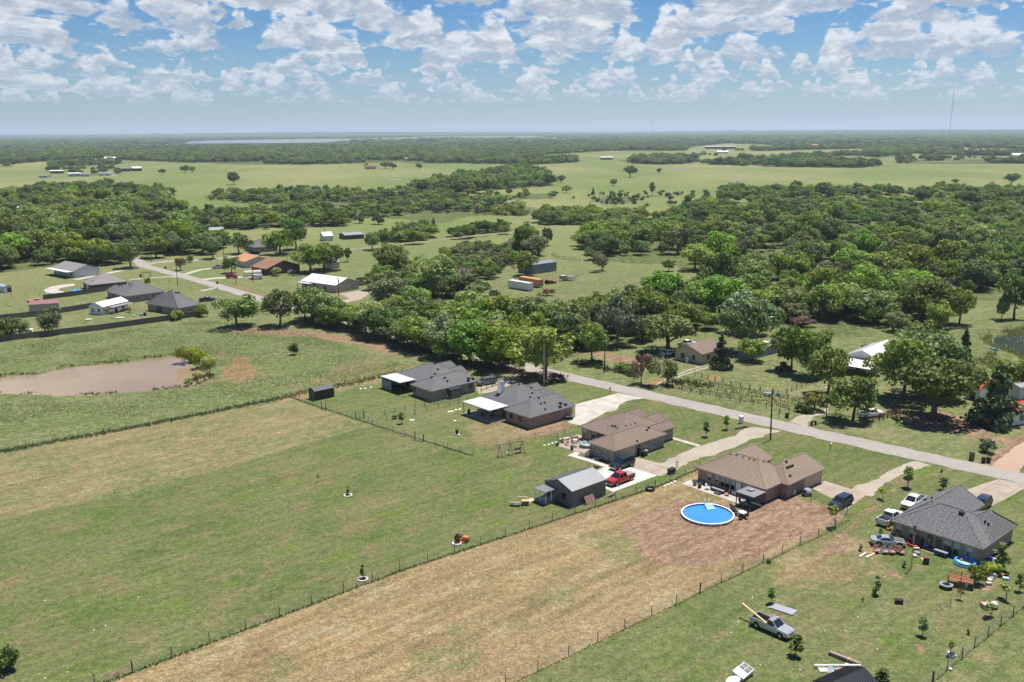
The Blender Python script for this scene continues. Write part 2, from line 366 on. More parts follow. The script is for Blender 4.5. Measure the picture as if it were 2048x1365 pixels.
put(red, track([(1580, 775), (1610, 768)], 2, .8, .5, 5), .6)
put(dirt, track([(1030, 770), (1120, 752)], 2.5, 1, .6, 5), .4)
put(dry, track([(583, 795), (765, 757), (830, 745)], 6, 2, 2, 13), .8); put(dry, zone([(560, 790), (760, 752), (830, 735), (760, 715), (560, 770)], 5, 5, 9, 14), .45)
put(dirt, track(ROAD_PX, 7.6, 1.2, .9, 15), .42)
# rough meadow round the big pond
put(rough, zone([(-900, 800), (0, 690), (410, 640), (600, 660), (830, 735), (765, 757), (580, 796), (0, 907), (-900, 1090)], .6), 1)
put(rough, zone([(1870, 690), (1950, 655), (2100, 640), (2300, 640), (2300, 760), (2050, 740), (1930, 735)], 4, 3, 8, 3), .8)
put(rough, zone([(1000, 560), (1060, 540), (1290, 540), (1380, 560), (1120, 605), (1000, 600)], 4, 3, 8, 3), .3)
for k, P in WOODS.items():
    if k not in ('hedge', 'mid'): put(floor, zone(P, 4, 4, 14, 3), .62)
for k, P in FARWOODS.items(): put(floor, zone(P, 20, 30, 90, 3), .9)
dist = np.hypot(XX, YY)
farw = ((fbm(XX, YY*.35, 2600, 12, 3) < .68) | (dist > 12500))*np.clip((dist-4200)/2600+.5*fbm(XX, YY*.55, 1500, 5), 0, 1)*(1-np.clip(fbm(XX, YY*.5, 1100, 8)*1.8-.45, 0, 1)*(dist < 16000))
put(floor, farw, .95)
ZZ = np.zeros(XX.shape)
for P, dep in ((POND, .9), (POND2, 1.0)):
    sd_ = sdist(XX, YY, P)+.35*fbm(XX, YY, 4, 6)
    ZZ -= dep*np.clip((sd_+1.0)/2.2, 0, 1)
    put(dirt, np.clip(1-abs(sd_+.6)/1.0, 0, 1)*(.5+.5*vnoise(XX, YY, 9, 4)), .6)
berm = np.clip(1-line_dist(XX, YY, wpoly([(1890, 722), (1960, 676), (2060, 650)]))/9, 0, 1); ZZ += 1.4*berm*berm*(3-2*berm)*(sdist(XX, YY, POND2) < -3)
hill = np.clip((dist-9000)/9000, 0, 1); ZZ += hill*np.clip(34*fbm(XX, YY, 6000, 3, 3)+10*np.exp(-((XX+1500)/5000)**2), -20, 60)
ny, nx = XX.shape
gm = bpy.data.meshes.new('ground')
gm.vertices.add(nx*ny); gm.vertices.foreach_set('co', np.stack([XX, YY, ZZ], -1).astype(np.float32).ravel())
ii = (np.arange(ny-1)[:, None]*nx+np.arange(nx-1)[None, :]).ravel()
quads = np.stack([ii, ii+1, ii+nx+1, ii+nx], -1).astype(np.int32)
gm.loops.add(quads.size); gm.loops.foreach_set('vertex_index', quads.ravel())
gm.polygons.add(len(quads)); gm.polygons.foreach_set('loop_start', np.arange(0, quads.size, 4, dtype=np.int32))
gm.update(calc_edges=True); gm.validate()
for nm, ch in (('cover_a', (dry, dirt, red)), ('cover_b', (lawn, rough, floor))):
    a = gm.color_attributes.new(nm, 'FLOAT_COLOR', 'POINT')
    a.data.foreach_set('color', np.stack([*ch, np.ones(XX.shape)], -1).astype(np.float32).ravel())
def ground_mat():
    m = bpy.data.materials.new('pasture'); m.use_nodes = True; t = NT(m.node_tree)
    p = t.node('ShaderNodeNewGeometry').outputs['Position']
    st = t.node('ShaderNodeVectorRotate', {'Vector': p, 'Angle': -YARD}, rotation_type='Z_AXIS').outputs[0]      # x along the lots
    stripe = t.noise(t.vm('MULTIPLY', st, (.10, 1.0, 1.0)), .42, 5, .66); stripe2 = t.noise(t.vm('MULTIPLY', st, (.02, 1.0, 1.0)), .13, 2)
    f1 = t.noise(p, 2.6, 5, .7); f2 = t.noise(p, .45, 4, .6); f3 = t.noise(p, .07, 4, .6); f4 = t.noise(t.vm('MULTIPLY', p, (1, .45, 1)), .0042, 5, .6)
    f5 = t.noise(p, .9, 3, .7, .6)
    a = t.node('ShaderNodeSeparateColor', {0: t.attr('cover_a').outputs[0]}).outputs; b = t.node('ShaderNodeSeparateColor', {0: t.attr('cover_b').outputs[0]}).outputs
    mix = t.mix
    meadow = mix(t.ramp(f2, .35, .65), (.088, .112, .040), (.150, .158, .070))
    meadow = mix(t.mul(t.ramp(f3, .45, .72), .65), meadow, (.185, .165, .082))
    field = mix(t.ramp(f4, .38, .66), (.120, .155, .048), (.205, .198, .088)); field = mix(t.mul(t.ramp(f3, .4, .7), .35), field, (.10, .125, .045))
    d = t.node('ShaderNodeVectorMath', {0: p}, operation='LENGTH').outputs['Value']
    c = mix(t.ramp(d, 330, 600), meadow, field)
    lw = mix(t.ramp(f3, .33, .62), (.070, .108, .030), (.112, .128, .050)); lw = mix(t.ramp(f2, .42, .74), lw, (.118, .132, .052)); lw = mix(t.mul(t.ramp(f5, .50, .72), .5), lw, (.074, .118, .024))
    lw = mix(t.mul(t.ramp(t.noise(t.vm('ADD', p, (91, 13, 0)), .11, 5, .65), .52, .70), .75), lw, (.150, .136, .068))
    m1 = t.noise(t.vm('ADD', t.vm('MULTIPLY', st, (.45, 1, 1)), (17, 5, 0)), .26, 5, .66); m2 = t.noise(t.vm('ADD', t.vm('MULTIPLY', st, (.5, 1, 1)), (7, 45, 0)), .17, 5, .66)
    lw = mix(t.mul(t.ramp(m1, .53, .66), .75), lw, (.150, .128, .070)); lw = mix(t.mul(t.ramp(m2, .55, .68), .70), lw, (.085, .142, .022)); lw = mix(t.mul(t.ramp(m1, .45, .34), .55), lw, (.070, .092, .034))
    lw = t.vm('MULTIPLY', lw, (1.0, .945, .96))
    c = mix(b[0], c, lw)
    rg = mix(t.ramp(f5, .38, .66), (.078, .105, .034), (.150, .160, .072)); rg = mix(t.mul(t.ramp(f1, .52, .70), .65), rg, (.205, .195, .110)); rg = mix(t.mul(t.ramp(f3, .5, .72), .6), rg, (.175, .165, .090)); rg = mix(t.mul(t.ramp(f2, .55, .35), .5), rg, (.062, .092, .028))
    c = mix(b[1], c, rg)
    dr = mix(t.ramp(stripe, .36, .64), (.150, .118, .056), (.245, .174, .090)); dr = mix(t.mul(t.ramp(f3, .50, .70), .8), dr, (.100, .118, .045)); dr = mix(t.mul(t.ramp(t.add(stripe2, t.mul(t.sub(f2, .5), .5)), .46, .62), .6), dr, (.205, .148, .080)); dr = mix(t.mul(t.ramp(f1, .45, .7), .4), dr, (.245, .205, .120))
    dr = mix(t.mul(t.ramp(m1, .52, .62), .7), dr, (.250, .205, .120)); dr = mix(t.mul(t.ramp(m2, .54, .66), .75), dr, (.140, .104, .055)); dr = mix(t.mul(t.ramp(t.noise(p, .045, 4, .6), .56, .66), .7), dr, (.115, .128, .050))
    c = mix(t.ramp(t.add(a[0], t.add(t.mul(t.sub(f2, .5), .5), t.mul(t.sub(f3, .5), .7))), .18, .78), c, dr)
    dt = mix(t.ramp(t.noise(t.vm('MULTIPLY', st, (.35, 1, 1)), .7, 5, .6, 1.6), .36, .62), (.150, .096, .062), (.228, .158, .103)); dt = mix(t.mul(t.ramp(f1, .5, .75), .28), dt, (.30, .225, .165))
    c = mix(t.ramp(t.add(a[1], t.add(t.mul(t.sub(f5, .5), .7), t.mul(t.sub(f1, .5), .4))), .3, .62), c, dt)
    rd = mix(t.ramp(f5, .4, .6), (.215, .098, .052), (.235, .150, .085))
    c = mix(t.mul(t.ramp(t.add(a[2], t.add(t.mul(t.sub(f5, .5), 1.0), t.mul(t.sub(f1, .5), .5))), .42, .75), .85), c, rd)
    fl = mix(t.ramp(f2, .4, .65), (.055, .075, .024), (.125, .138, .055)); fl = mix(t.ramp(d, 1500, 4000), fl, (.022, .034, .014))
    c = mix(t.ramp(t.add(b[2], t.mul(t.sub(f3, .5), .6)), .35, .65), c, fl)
    g = t.ramp(f1, .36, .64, .70, 1.30, smooth=False); g2 = t.ramp(t.noise(p, 6.0, 2, .6), .33, .67, .74, 1.26, smooth=False); g3 = t.ramp(t.noise(p, 1.1, 4, .7), .34, .66, .74, 1.24, smooth=False)
    g3 = t.mul(g3, t.ramp(t.noise(t.vm('MULTIPLY', st, (.05, 1.0, 1.0)), .9, 3, .6), .36, .64, .90, 1.10, smooth=False))
    k = t.mul(t.mul(g, g2), g3)
    c = t.vm('MULTIPLY', c, t.xyz(k, k, k))
    bs = t.node('ShaderNodeBsdfPrincipled', {'Base Color': c, 'Roughness': .95, 'Specular IOR Level': .08})
    bh = t.add(f1, t.mul(f5, t.add(.6, t.mul(b[1], 1.8))))
    t.put(bs.inputs['Normal'], t.node('ShaderNodeBump', {'Strength': .55, 'Distance': .16, 'Height': bh}).outputs[0])
    t.node('ShaderNodeOutputMaterial', {'Surface': bs.outputs[0]})
    return m
gm.materials.append(ground_mat())
gm.polygons.foreach_set('use_smooth', [True]*len(gm.polygons))
struct(obj('ground', gm))

# ------------------------------------------------------------------ water
def water_mat(name, deep, rough, bump, scale=.5):
    m = bpy.data.materials.new(name); m.use_nodes = True; t = NT(m.node_tree)
    p = t.node('ShaderNodeNewGeometry').outputs['Position']
    n = t.noise(t.vm('MULTIPLY', p, (1, 1.6, 1)), scale, 3, .6); k = t.noise(p, .05, 3)
    c = t.mix(t.ramp(k, .35, .65), deep, [x*1.18 for x in deep])
    b = t.node('ShaderNodeBsdfPrincipled', {'Base Color': c, 'Roughness': rough, 'IOR': 1.33, 'Specular IOR Level': .5})
    t.put(b.inputs['Normal'], t.node('ShaderNodeBump', {'Strength': bump, 'Distance': .05, 'Height': n}).outputs[0])
    t.node('ShaderNodeOutputMaterial', {'Surface': b.outputs[0]}); return m
def sheet(name, pts, z, material, kind='structure', label=None):
    mb = MB(); pts = [(p[0], p[1], z) for p in pts]
    a = sum(pts[i][0]*pts[(i+1) % len(pts)][1]-pts[(i+1) % len(pts)][0]*pts[i][1] for i in range(len(pts)))
    mb.poly(pts if a > 0 else pts[::-1]); o = mb.build(name, material); o['kind'] = kind; return o
def grown(P, d):
    c = np.mean(P, 0); return [tuple(np.array(q)+(np.array(q)-c)/np.hypot(*(np.array(q)-c))*d) for q in P]
sheet('pond_water', grown(POND, 1.5), -.42, water_mat('muddy_water', (.215, .155, .092), .16, .25))
sheet('pond_water', grown(POND2, 1.5), -.45, water_mat('dark_water', (.035, .045, .035), .03, .10))
sheet('lake_water', wpoly([(368, 288.2), (430, 287.8), (560, 287), (652, 286), (690, 281), (640, 279.6), (560, 279.4), (430, 281.4), (380, 283.5)]), 1.2, water_mat('lake_surface', (.16, .15, .14), .30, .3, .02))
for P in ([(770, 360.5), (778, 358.5), (800, 358.5), (806, 360), (790, 361.5)], [(1335, 337.5), (1350, 335), (1390, 336), (1380, 338)], [(1458, 360), (1475, 357.5), (1500, 358.5), (1490, 361)]):
    sheet('stock_pond', wpoly(P), .12, bpy.data.materials['lake_surface'])

# ------------------------------------------------------------------ roads and slabs
asphalt = mat('chip_seal', (.255, .23, .206), .9, .20, 1.1, coord='Object', bump=.2)
concrete = mat('pale_concrete', (.40, .365, .32), .85, .10, .6, joints=3.2); concrete2 = mat('tan_concrete', (.31, .255, .20), .85, .10, .6, joints=3.6); newcrete = mat('new_concrete', (.46, .44, .41), .85, .06, .5, joints=4.5)
gravel = mat('gravel', (.29, .25, .20), .95, .26, 1.1, bump=.4)
def rug(name, pts, z, m, step=.9, amp=.25):
    """a slab whose outline is broken a little, as a worn edge is"""
    out = []
    for i in range(len(pts)):
        a = np.array(pts[i][:2], float); b = np.array(pts[(i+1) % len(pts)][:2], float); L = np.hypot(*(b-a)); n = max(1, int(L/step))
        for k in range(n):
            q = a+(b-a)*k/n; q = q+amp*np.array([fbm(q[0], q[1], 2.0, 3, 2), fbm(q[0], q[1], 2.0, 9, 2)]); out.append((float(q[0]), float(q[1])))
    return sheet(name, out, z, m)
def ribbon(name, pts, wd, z, m, amp=.2):
    P = [np.array(at(*p)[:2]) for p in pts]; L = []; Rr = []
    for i, q in enumerate(P):
        d = P[min(i+1, len(P)-1)]-P[max(i-1, 0)]; d /= np.hypot(*d); n = np.array([-d[1], d[0]]); L.append(q+n*wd/2); Rr.append(q-n*wd/2)
    return rug(name, L+Rr[::-1], z, m, 1.2, amp)
ROAD = ROAD_PX
ribbon('road', ROAD, 5.6, .03, asphalt, .32)
ribbon('side_road', [(282, 530), (310, 526), (350, 522), (420, 519.5), (470, 514), (520, 509)], 6.0, .026, asphalt)
ribbon('lane', [(500, 512), (560, 507), (640, 506), (700, 500), (800, 489), (900, 478), (1000, 467), (1100, 457), (1190, 449), (1300, 439)], 3.2, .02, mat('dirt_lane', (.20, .175, .12), .95, .3, .5), .9)
ribbon('lane', [(150, 560), (190, 552), (250, 540), (285, 534)], 3.4, .018, concrete)
ribbon('driveway', [(258, 560), (300, 556), (340, 554), (368, 555)], 3.0, .018, concrete2)
ribbon('driveway', [(370, 549), (400, 540), (470, 531)], 3.0, .018, concrete)
ribbon('driveway', [(394, 561), (430, 557), (470, 555), (500, 553)], 4.2, .018, concrete)
ribbon('driveway', [(402, 598), (440, 604), (478, 600), (500, 594)], 3.2, .018, concrete2)
ribbon('driveway', [(402, 582), (440, 575), (460, 583)], 2.6, .018, concrete)
rug('driveway', wpoly([(678, 588), (731, 580), (745, 584), (720, 600), (690, 606), (668, 604), (700, 598)]), .018, concrete2)
rug('driveway', wpoly(crop(1000, 680, S512, [(770, 662), (1215, 545), (1480, 600), (1360, 612), (1290, 630), (1225, 668), (1190, 720), (1090, 740), (830, 880), (690, 850), (770, 790)])), .016, concrete, 1.5, .05)
rug('driveway', wpoly([(953, 776), (985, 768), (1040, 744), (1052, 750), (1000, 783), (958, 788)]), .016, concrete2, 1.5, .05)
rug('gravel_drive', wpoly(crop(1320, 850, S512, [(-40, 410), (150, 332), (360, 235), (560, 165), (760, 112), (850, 40), (960, 18), (1245, 70), (1120, 92), (900, 175), (690, 265), (350, 365), (0, 522)])), .014, gravel, .7, .4)
rug('parking_slab', wpoly(crop(1000, 850, S512, [(990, 470), (1115, 412), (1372, 442), (1612, 520), (1160, 688), (1070, 650)])), .022, newcrete, 2, .03)
rug('parking_slab', wpoly(crop(1000, 850, S512, [(1374, 441), (1395, 335), (1610, 388), (1745, 446), (1614, 519)])), .020, concrete2, 2, .03)
rug('sidewalk', wpoly(crop(1000, 680, S512, [(690, 1185), (775, 1148), (820, 1165), (790, 1185), (1110, 1285), (1070, 1303), (900, 1245)])), .024, newcrete, 2, .03)
rug('sidewalk', wpoly(crop(1000, 680, S512, [(1715, 982), (2048, 1076), (2035, 1094), (1715, 1002)])), .012, concrete, 2, .03)
rug('patio_slab', wpoly(crop(1000, 680, S512, [(590, 1085), (700, 1005), (800, 970), (900, 990), (905, 1172), (775, 1146)])), .018, concrete2, 2, .05)
rug('driveway', wpoly(crop(1320, 850, S512, [(1545, 645), (1690, 575), (1760, 598), (2048, 690), (2120, 712), (1905, 875), (1770, 760)])), .016, concrete2, 2, .05)
rug('gravel_drive', wpoly(crop(1648, 900, S512, [(250, 412), (482, 480), (620, 335), (820, 250), (960, 190), (1080, 165), (960, 118), (860, 128), (700, 200), (560, 290)])), .012, gravel, .7, .4)
rug('driveway', wpoly(crop(1648, 900, S512, [(1430, 420), (1640, 345), (1780, 300), (2150, 370), (2048, 400), (1830, 520), (1600, 640), (1470, 600)])), .014, concrete2, 1.5, .1)
rug('patio_slab', wpoly(crop(1320, 850, S512, [(225, 605), (310, 565), (880, 745), (1055, 795), (930, 850), (800, 805)])), .018, concrete, 2, .05)
rug('patio_slab', wpoly(crop(1648, 900, S512, [(985, 1022), (1060, 985), (1400, 1085), (1335, 1128)])), .018, concrete2, 2, .05)
rug('gravel_drive', wpoly(crop(1500, 740, 10.24, [(800, 1060), (980, 935), (1230, 885), (1480, 820), (1450, 700), (1540, 690), (1620, 800), (1560, 920), (1330, 950), (1200, 1080), (1180, 1160)])), .012, gravel, .7, .35)
rug('gravel_drive', wpoly([(1983, 934), (2010, 908), (2048, 884), (2110, 880), (2110, 915), (2050, 930), (2030, 950)]), .011, mat('red_gravel', (.32, .225, .165), .95, .25, 1.1, bump=.4), .7, .3)
rug('sand_ring', wpoly(crop(0, 480, S512, [(445, 515), (520, 480), (640, 458), (760, 450), (765, 470), (640, 490), (590, 512), (640, 530), (760, 545), (600, 552), (480, 545)])), .012, concrete, 1, .2)
for off in (-.75, .75):
    q = [at(*p) for p in ((1316, 772), (1352, 752), (1395, 738), (1420, 733))]
    P = [(v.x+off*.7, v.y-off*.7) for v in q]
    rug('wheel_track', [(a-.35*.7, b+.35*.7) for a, b in P]+[(a+.35*.7, b-.35*.7) for a, b in P[::-1]], .010, gravel, .7, .25)
def haze(density):
    mb = MB().box(-52000, 52000, -12000, 52000, -30, 300); m = bpy.data.materials.new('air'); m.use_nodes = True; t = NT(m.node_tree)
    v = t.node('ShaderNodeVolumePrincipled', {'Color': (.70, .85, 1.0, 1), 'Density': density, 'Anisotropy': .2})
    t.node('ShaderNodeOutputMaterial', {'Volume': v.outputs[0]})
    o = mb.build('haze', m); o['kind'] = 'stuff'; return o

# ------------------------------------------------------------------ trees
def leaf_mat(name, c1, c2, trans=.30, rough=.6):
    m = bpy.data.materials.new(name); m.use_nodes = True; t = NT(m.node_tree)
    tint = t.node('ShaderNodeSeparateColor', {0: t.attr('tint').outputs[0]}).outputs
    rnd = t.node('ShaderNodeObjectInfo').outputs['Random']
    c = t.mix(tint[0], c1, c2)
    hsv = t.node('ShaderNodeHueSaturation', {'Hue': t.ramp(rnd, 0, 1, .480, .530, False), 'Saturation': t.ramp(t.m('FRACT', t.mul(rnd, 7.31)), 0, 1, .80, 1.15, False), 'Value': t.ramp(t.m('FRACT', t.mul(rnd, 13.7)), 0, 1, .66, 1.62, False), 'Color': c}).outputs[0]
    a = t.node('ShaderNodeBsdfPrincipled', {'Base Color': hsv, 'Roughness': rough, 'Specular IOR Level': .25})
    b = t.node('ShaderNodeBsdfTranslucent', {'Color': t.vm('MULTIPLY', hsv, (1.15, 1.1, .55))})
    s = t.node('ShaderNodeMixShader', {0: trans, 1: a.outputs[0], 2: b.outputs[0]})
    t.node('ShaderNodeOutputMaterial', {'Surface': s.outputs[0]}); return m
LEAF = {
 'oak': leaf_mat('oak_leaf', (.058, .092, .024), (.150, .190, .060)),
 'elm': leaf_mat('elm_leaf', (.072, .125, .022), (.205, .270, .062)),
 'bright': leaf_mat('ash_leaf', (.100, .165, .022), (.275, .335, .075)),
 'cedar': leaf_mat('cedar_leaf', (.042, .066, .030), (.105, .135, .060), .10),
 'olive': leaf_mat('mesquite_leaf', (.105, .135, .050), (.235, .260, .120)),
 'silver': leaf_mat('poplar_leaf', (.100, .145, .060), (.28, .335, .215)),
 'red': leaf_mat('rusty_leaf', (.13, .075, .052), (.24, .14, .10)),
 'dead': leaf_mat('bare_twig', (.17, .135, .115), (.32, .27, .24), .05),
 'willow': leaf_mat('willow_leaf', (.160, .210, .026), (.36, .40, .070)),
 'blush': leaf_mat('blush_leaf', (.115, .120, .048), (.30, .175, .13)),
}
bark = mat('bark', (.105, .085, .068), .95, .3, 5, bump=.4); palebark = mat('pale_bark', (.23, .20, .175), .95, .25, 5)
def crown_mesh(name, seed, material, n=2600, lobes=26, rx=1.0, rz=.85, base=.15, leaf=.055, shape='dome', gap=.0, flat=.0):
    """leaf clumps on the skins of many lobes packed into the crown; unit radius, foot of crown at z=0"""
    g = np.random.default_rng(seed); ph = g.uniform(0, 6.28, 4)
    C = []; Rr = []; T = []
    k = 0
    while len(C) < lobes and k < 4000:
        k += 1
        d = g.normal(size=3); d /= np.linalg.norm(d); r = g.uniform(.15, 1)**.45
        p = d*r
        if shape == 'cone':
            h = g.uniform(0, 1); rad = (1-h)**.8*.72*g.uniform(.35, 1); a = g.uniform(0, 2*PI); c = np.array([rad*math.cos(a)*rx, rad*math.sin(a)*rx, h*2*rz*.92+.05]); rl = .30*(1-h*.72)
        elif shape == 'column':
            h = g.uniform(0, 1); rad = .55*math.sin(PI*min(.96, h*.8+.2))*g.uniform(.2, 1); a = g.uniform(0, 2*PI); c = np.array([rad*math.cos(a)*rx, rad*math.sin(a)*rx, h*2*rz]); rl = .38
        else:
            if p[2] < -.62+flat*.5: continue
            an = math.atan2(p[1], p[0]); kk = 1+.20*math.sin(2*an+ph[0])+.13*math.sin(3*an+ph[1]); c = np.array([p[0]*rx*.72*kk+.12*math.sin(ph[2])*p[2], p[1]*rx*.72*kk, rz+p[2]*rz*.76*(1+.12*math.sin(an+ph[3]))]); rl = g.uniform(.17, .40)*(1-.25*max(0, p[2]))
        C.append(c); Rr.append(rl); T.append(g.uniform(0, 1))
    C = np.array(C); Rr = np.array(Rr); T = np.array(T)
    w_ = Rr**2; w_ = w_/w_.sum()
    li = g.choice(len(C), n, p=w_)
    d = g.normal(size=(n, 3)); d[:, 2] = d[:, 2]*.9+.28; d /= np.linalg.norm(d, axis=1)[:, None]
    out = C[li]-np.array([0, 0, rz*.7]); out /= np.linalg.norm(out, axis=1)[:, None]+1e-6
    d = d+.35*out; d /= np.linalg.norm(d, axis=1)[:, None]
    P = C[li]+d*(Rr[li]*g.uniform(.62, 1.10, n))[:, None]*np.array([1.12, 1.12, .86])
    keep = np.ones(n, bool)
    if gap: keep = vnoise(P[:, 0]*10+seed, P[:, 1]*10+P[:, 2]*13, 2.6, seed) > -1+gap*2
    P[:, 2] = np.maximum(P[:, 2], base*.2)
    nrm = d+g.normal(size=(n, 3))*.55; nrm /= np.linalg.norm(nrm, axis=1)[:, None]
    ax = np.cross(nrm, g.normal(size=(n, 3))); ax /= np.linalg.norm(ax, axis=1)[:, None]; ay = np.cross(nrm, ax)
    s = leaf*g.uniform(.55, 1.45, n)[:, None]; e = g.uniform(.55, 1.0, n)[:, None]
    P, ax, ay, s, e, li, nrm = P[keep], ax[keep], ay[keep], s[keep], e[keep], li[keep], nrm[keep]
    n = len(P)
    V = np.stack([P-ax*s-ay*s*e*.3, P-ay*s*e+nrm*s*.2, P+ax*s-ay*s*.1, P+ax*s*.2+ay*s*e+nrm*s*.15], 1).reshape(-1, 3)
    me = bpy.data.meshes.new(name)
    me.vertices.add(4*n); me.vertices.foreach_set('co', V.astype(np.float32).ravel())
    me.loops.add(4*n); me.loops.foreach_set('vertex_index', np.arange(4*n, dtype=np.int32))
    me.polygons.add(n); me.polygons.foreach_set('loop_start', np.arange(0, 4*n, 4, dtype=np.int32)); me.update(calc_edges=True)
    a = me.color_attributes.new('tint', 'FLOAT_COLOR', 'POINT')
    tv = np.clip(T[li]*.55+g.uniform(0, .45, n), 0, 1); tv = np.repeat(tv, 4)
    a.data.foreach_set('color', np.stack([tv, tv, tv, np.ones_like(tv)], -1).astype(np.float32).ravel())
    me.materials.append(material); return me
def trunk_mesh(name, seed, h, r, spread=.5, limbs=5, material=None, low=.35, stems=1):
    g = random.Random(seed); mb = MB()
    for s in range(stems):
        ox, oy = (0, 0) if stems == 1 else (g.uniform(-.18, .18), g.uniform(-.18, .18))
        p = Vector((ox, oy, -.02)); d = Vector((g.uniform(-.1, .1)+ox, g.uniform(-.1, .1)+oy, 1)); segs = 4; rr = r
        for k in range(segs):
            q = p+d*(h/segs); mb.tube(p, q, rr, rr*.78, 7); p = q; rr *= .78; d = d+Vector((g.uniform(-.12, .12), g.uniform(-.12, .12), 0))
        for k in range(limbs):
            z = h*g.uniform(low, .95); a = 2*PI*(k+g.random()*.6)/limbs; L = spread*g.uniform(.6, 1.0)
            b0 = Vector((ox+ox*z, oy+oy*z, z)); m_ = b0+Vector((math.cos(a)*L*.55, math.sin(a)*L*.55, L*.5)); e = m_+Vector((math.cos(a+.3)*L*.45, math.sin(a+.3)*L*.45, L*.45))
            mb.tube(b0, m_, r*.48, r*.32, 6); mb.tube(m_, e, r*.32, r*.12, 5)
    return mb.mesh(name, material or bark)
# kind: crown meshes, trunk mesh, height of crown foot, all for a crown of radius 1
PROTO = {}
def proto(k, crowns, trunk, lift, cat='tree', nm='tree'): PROTO[k] = dict(crowns=crowns, trunk=trunk, lift=lift, nm=nm, cat=cat)
proto('oak', [crown_mesh('oak_crown', s, LEAF['oak'], 3000, 30, rz=.66, flat=.5) for s in (1, 2, 3)], trunk_mesh('oak_trunk', 1, 1.0, .085, .7), .26, nm='oak_tree')
proto('elm', [crown_mesh('elm_crown', s, LEAF['elm'], 3000, 28, rz=.90) for s in (4, 5, 6)], trunk_mesh('elm_trunk', 2, 1.2, .07, .55), .22, nm='shade_tree')
proto('bright', [crown_mesh('ash_crown', s, LEAF['bright'], 2800, 24, rz=.88) for s in (7, 8)], trunk_mesh('ash_trunk', 3, 1.2, .065, .55), .20, nm='shade_tree')
proto('low', [crown_mesh('low_crown', s, LEAF['elm'], 2600, 26, rz=.72) for s in (9, 10)], trunk_mesh('low_trunk', 4, .8, .06, .6, stems=2), .04, nm='shade_tree')
proto('cedar', [crown_mesh('cedar_crown', s, LEAF['cedar'], 2400, 34, rz=1.0, shape='cone', leaf=.06) for s in (11, 12)], trunk_mesh('cedar_trunk', 5, 1.6, .07, .25), .03, nm='cedar_tree')
proto('cedarbush', [crown_mesh('cedar_bush_crown', s, LEAF['cedar'], 2200, 22, rz=.78, leaf=.06) for s in (13,)], trunk_mesh('cedar_bush_trunk', 6, .7, .06, .4), .0, nm='cedar_tree')
proto('olive', [crown_mesh('mesquite_crown', s, LEAF['olive'], 2400, 20, rz=.74, gap=.15, leaf=.05) for s in (14, 15)], trunk_mesh('mesquite_trunk', 7, .8, .05, .7, 7, stems=2), .16, nm='mesquite_tree')
proto('silver', [crown_mesh('poplar_crown', s, LEAF['silver'], 2600, 28, rz=.95) for s in (16,)], trunk_mesh('poplar_trunk', 8, 1.3, .065, .5, material=palebark), .2, nm='poplar_tree')
proto('dead', [crown_mesh('twig_crown', 17, LEAF['dead'], 900, 18, rz=.8, gap=.35, leaf=.035)], trunk_mesh('dead_trunk', 9, 1.3, .032, .6, 9, palebark, .25, 2), .12, nm='bare_tree')
proto('red', [crown_mesh('rusty_crown', 18, LEAF['red'], 1500, 14, rz=.7, leaf=.07)], trunk_mesh('rusty_trunk', 10, .7, .05, .6, stems=2), .02, 'shrub', 'rusty_shrub')
proto('blush', [crown_mesh('blush_crown', 19, LEAF['blush'], 1700, 16, rz=.95, leaf=.06)], trunk_mesh('blush_trunk', 11, .9, .06, .6, stems=2), .02, 'shrub', 'crape_shrub')
proto('bush', [crown_mesh('bush_crown', s, LEAF['elm'], 1400, 14, rz=.68, leaf=.075) for s in (20, 21)], trunk_mesh('bush_stem', 12, .5, .05, .5, stems=2), .0, 'shrub', 'leafy_shrub')
proto('willow', [crown_mesh('willow_crown', 22, LEAF['willow'], 1500, 14, rz=.85, leaf=.07)], trunk_mesh('willow_stem', 13, .8, .05, .5, stems=2), .02, 'shrub', 'willow_shrub')
proto('sapling', [crown_mesh('sapling_crown', s, LEAF['elm'], 420, 9, rz=1.15, leaf=.13, shape='column') for s in (23, 24)], trunk_mesh('sapling_trunk', 14, 1.6, .07, .3, 4), .8, 'sapling', 'sapling')
proto('sapyellow', [crown_mesh('yellow_sapling_crown', 25, LEAF['willow'], 340, 9, rz=.8, leaf=.13, gap=.15)], trunk_mesh('yellow_sapling_trunk', 15, 1.6, .06, .4, 4), .9, 'sapling', 'sapling')
proto('sapdark', [crown_mesh('dark_sapling_crown', 26, LEAF['oak'], 520, 12, rz=1.9, leaf=.15, shape='column')], trunk_mesh('dark_sapling_trunk', 16, 2.6, .08, .3, 4), .25, 'sapling', 'sapling')
proto('sapred', [crown_mesh('red_sapling_crown', 27, LEAF['blush'], 260, 7, rz=.9, leaf=.14, gap=.2)], trunk_mesh('red_sapling_trunk', 17, 1.4, .06, .4, 4), .8, 'sapling', 'sapling')
CROWN_OBJ = {}
def top_h(k):
    me = PROTO[k]['crowns'][0]
    if 'th' not in PROTO[k]:
        a = np.zeros(len(me.vertices)*3, np.float32); me.vertices.foreach_get('co', a); a = a.reshape(-1, 3)
        PROTO[k]['th'] = PROTO[k]['lift']+float(np.percentile(a[:, 2], 99)); PROTO[k]['wr'] = float(np.percentile(np.abs(a[:, 0]), 98))
    return PROTO[k]['th']
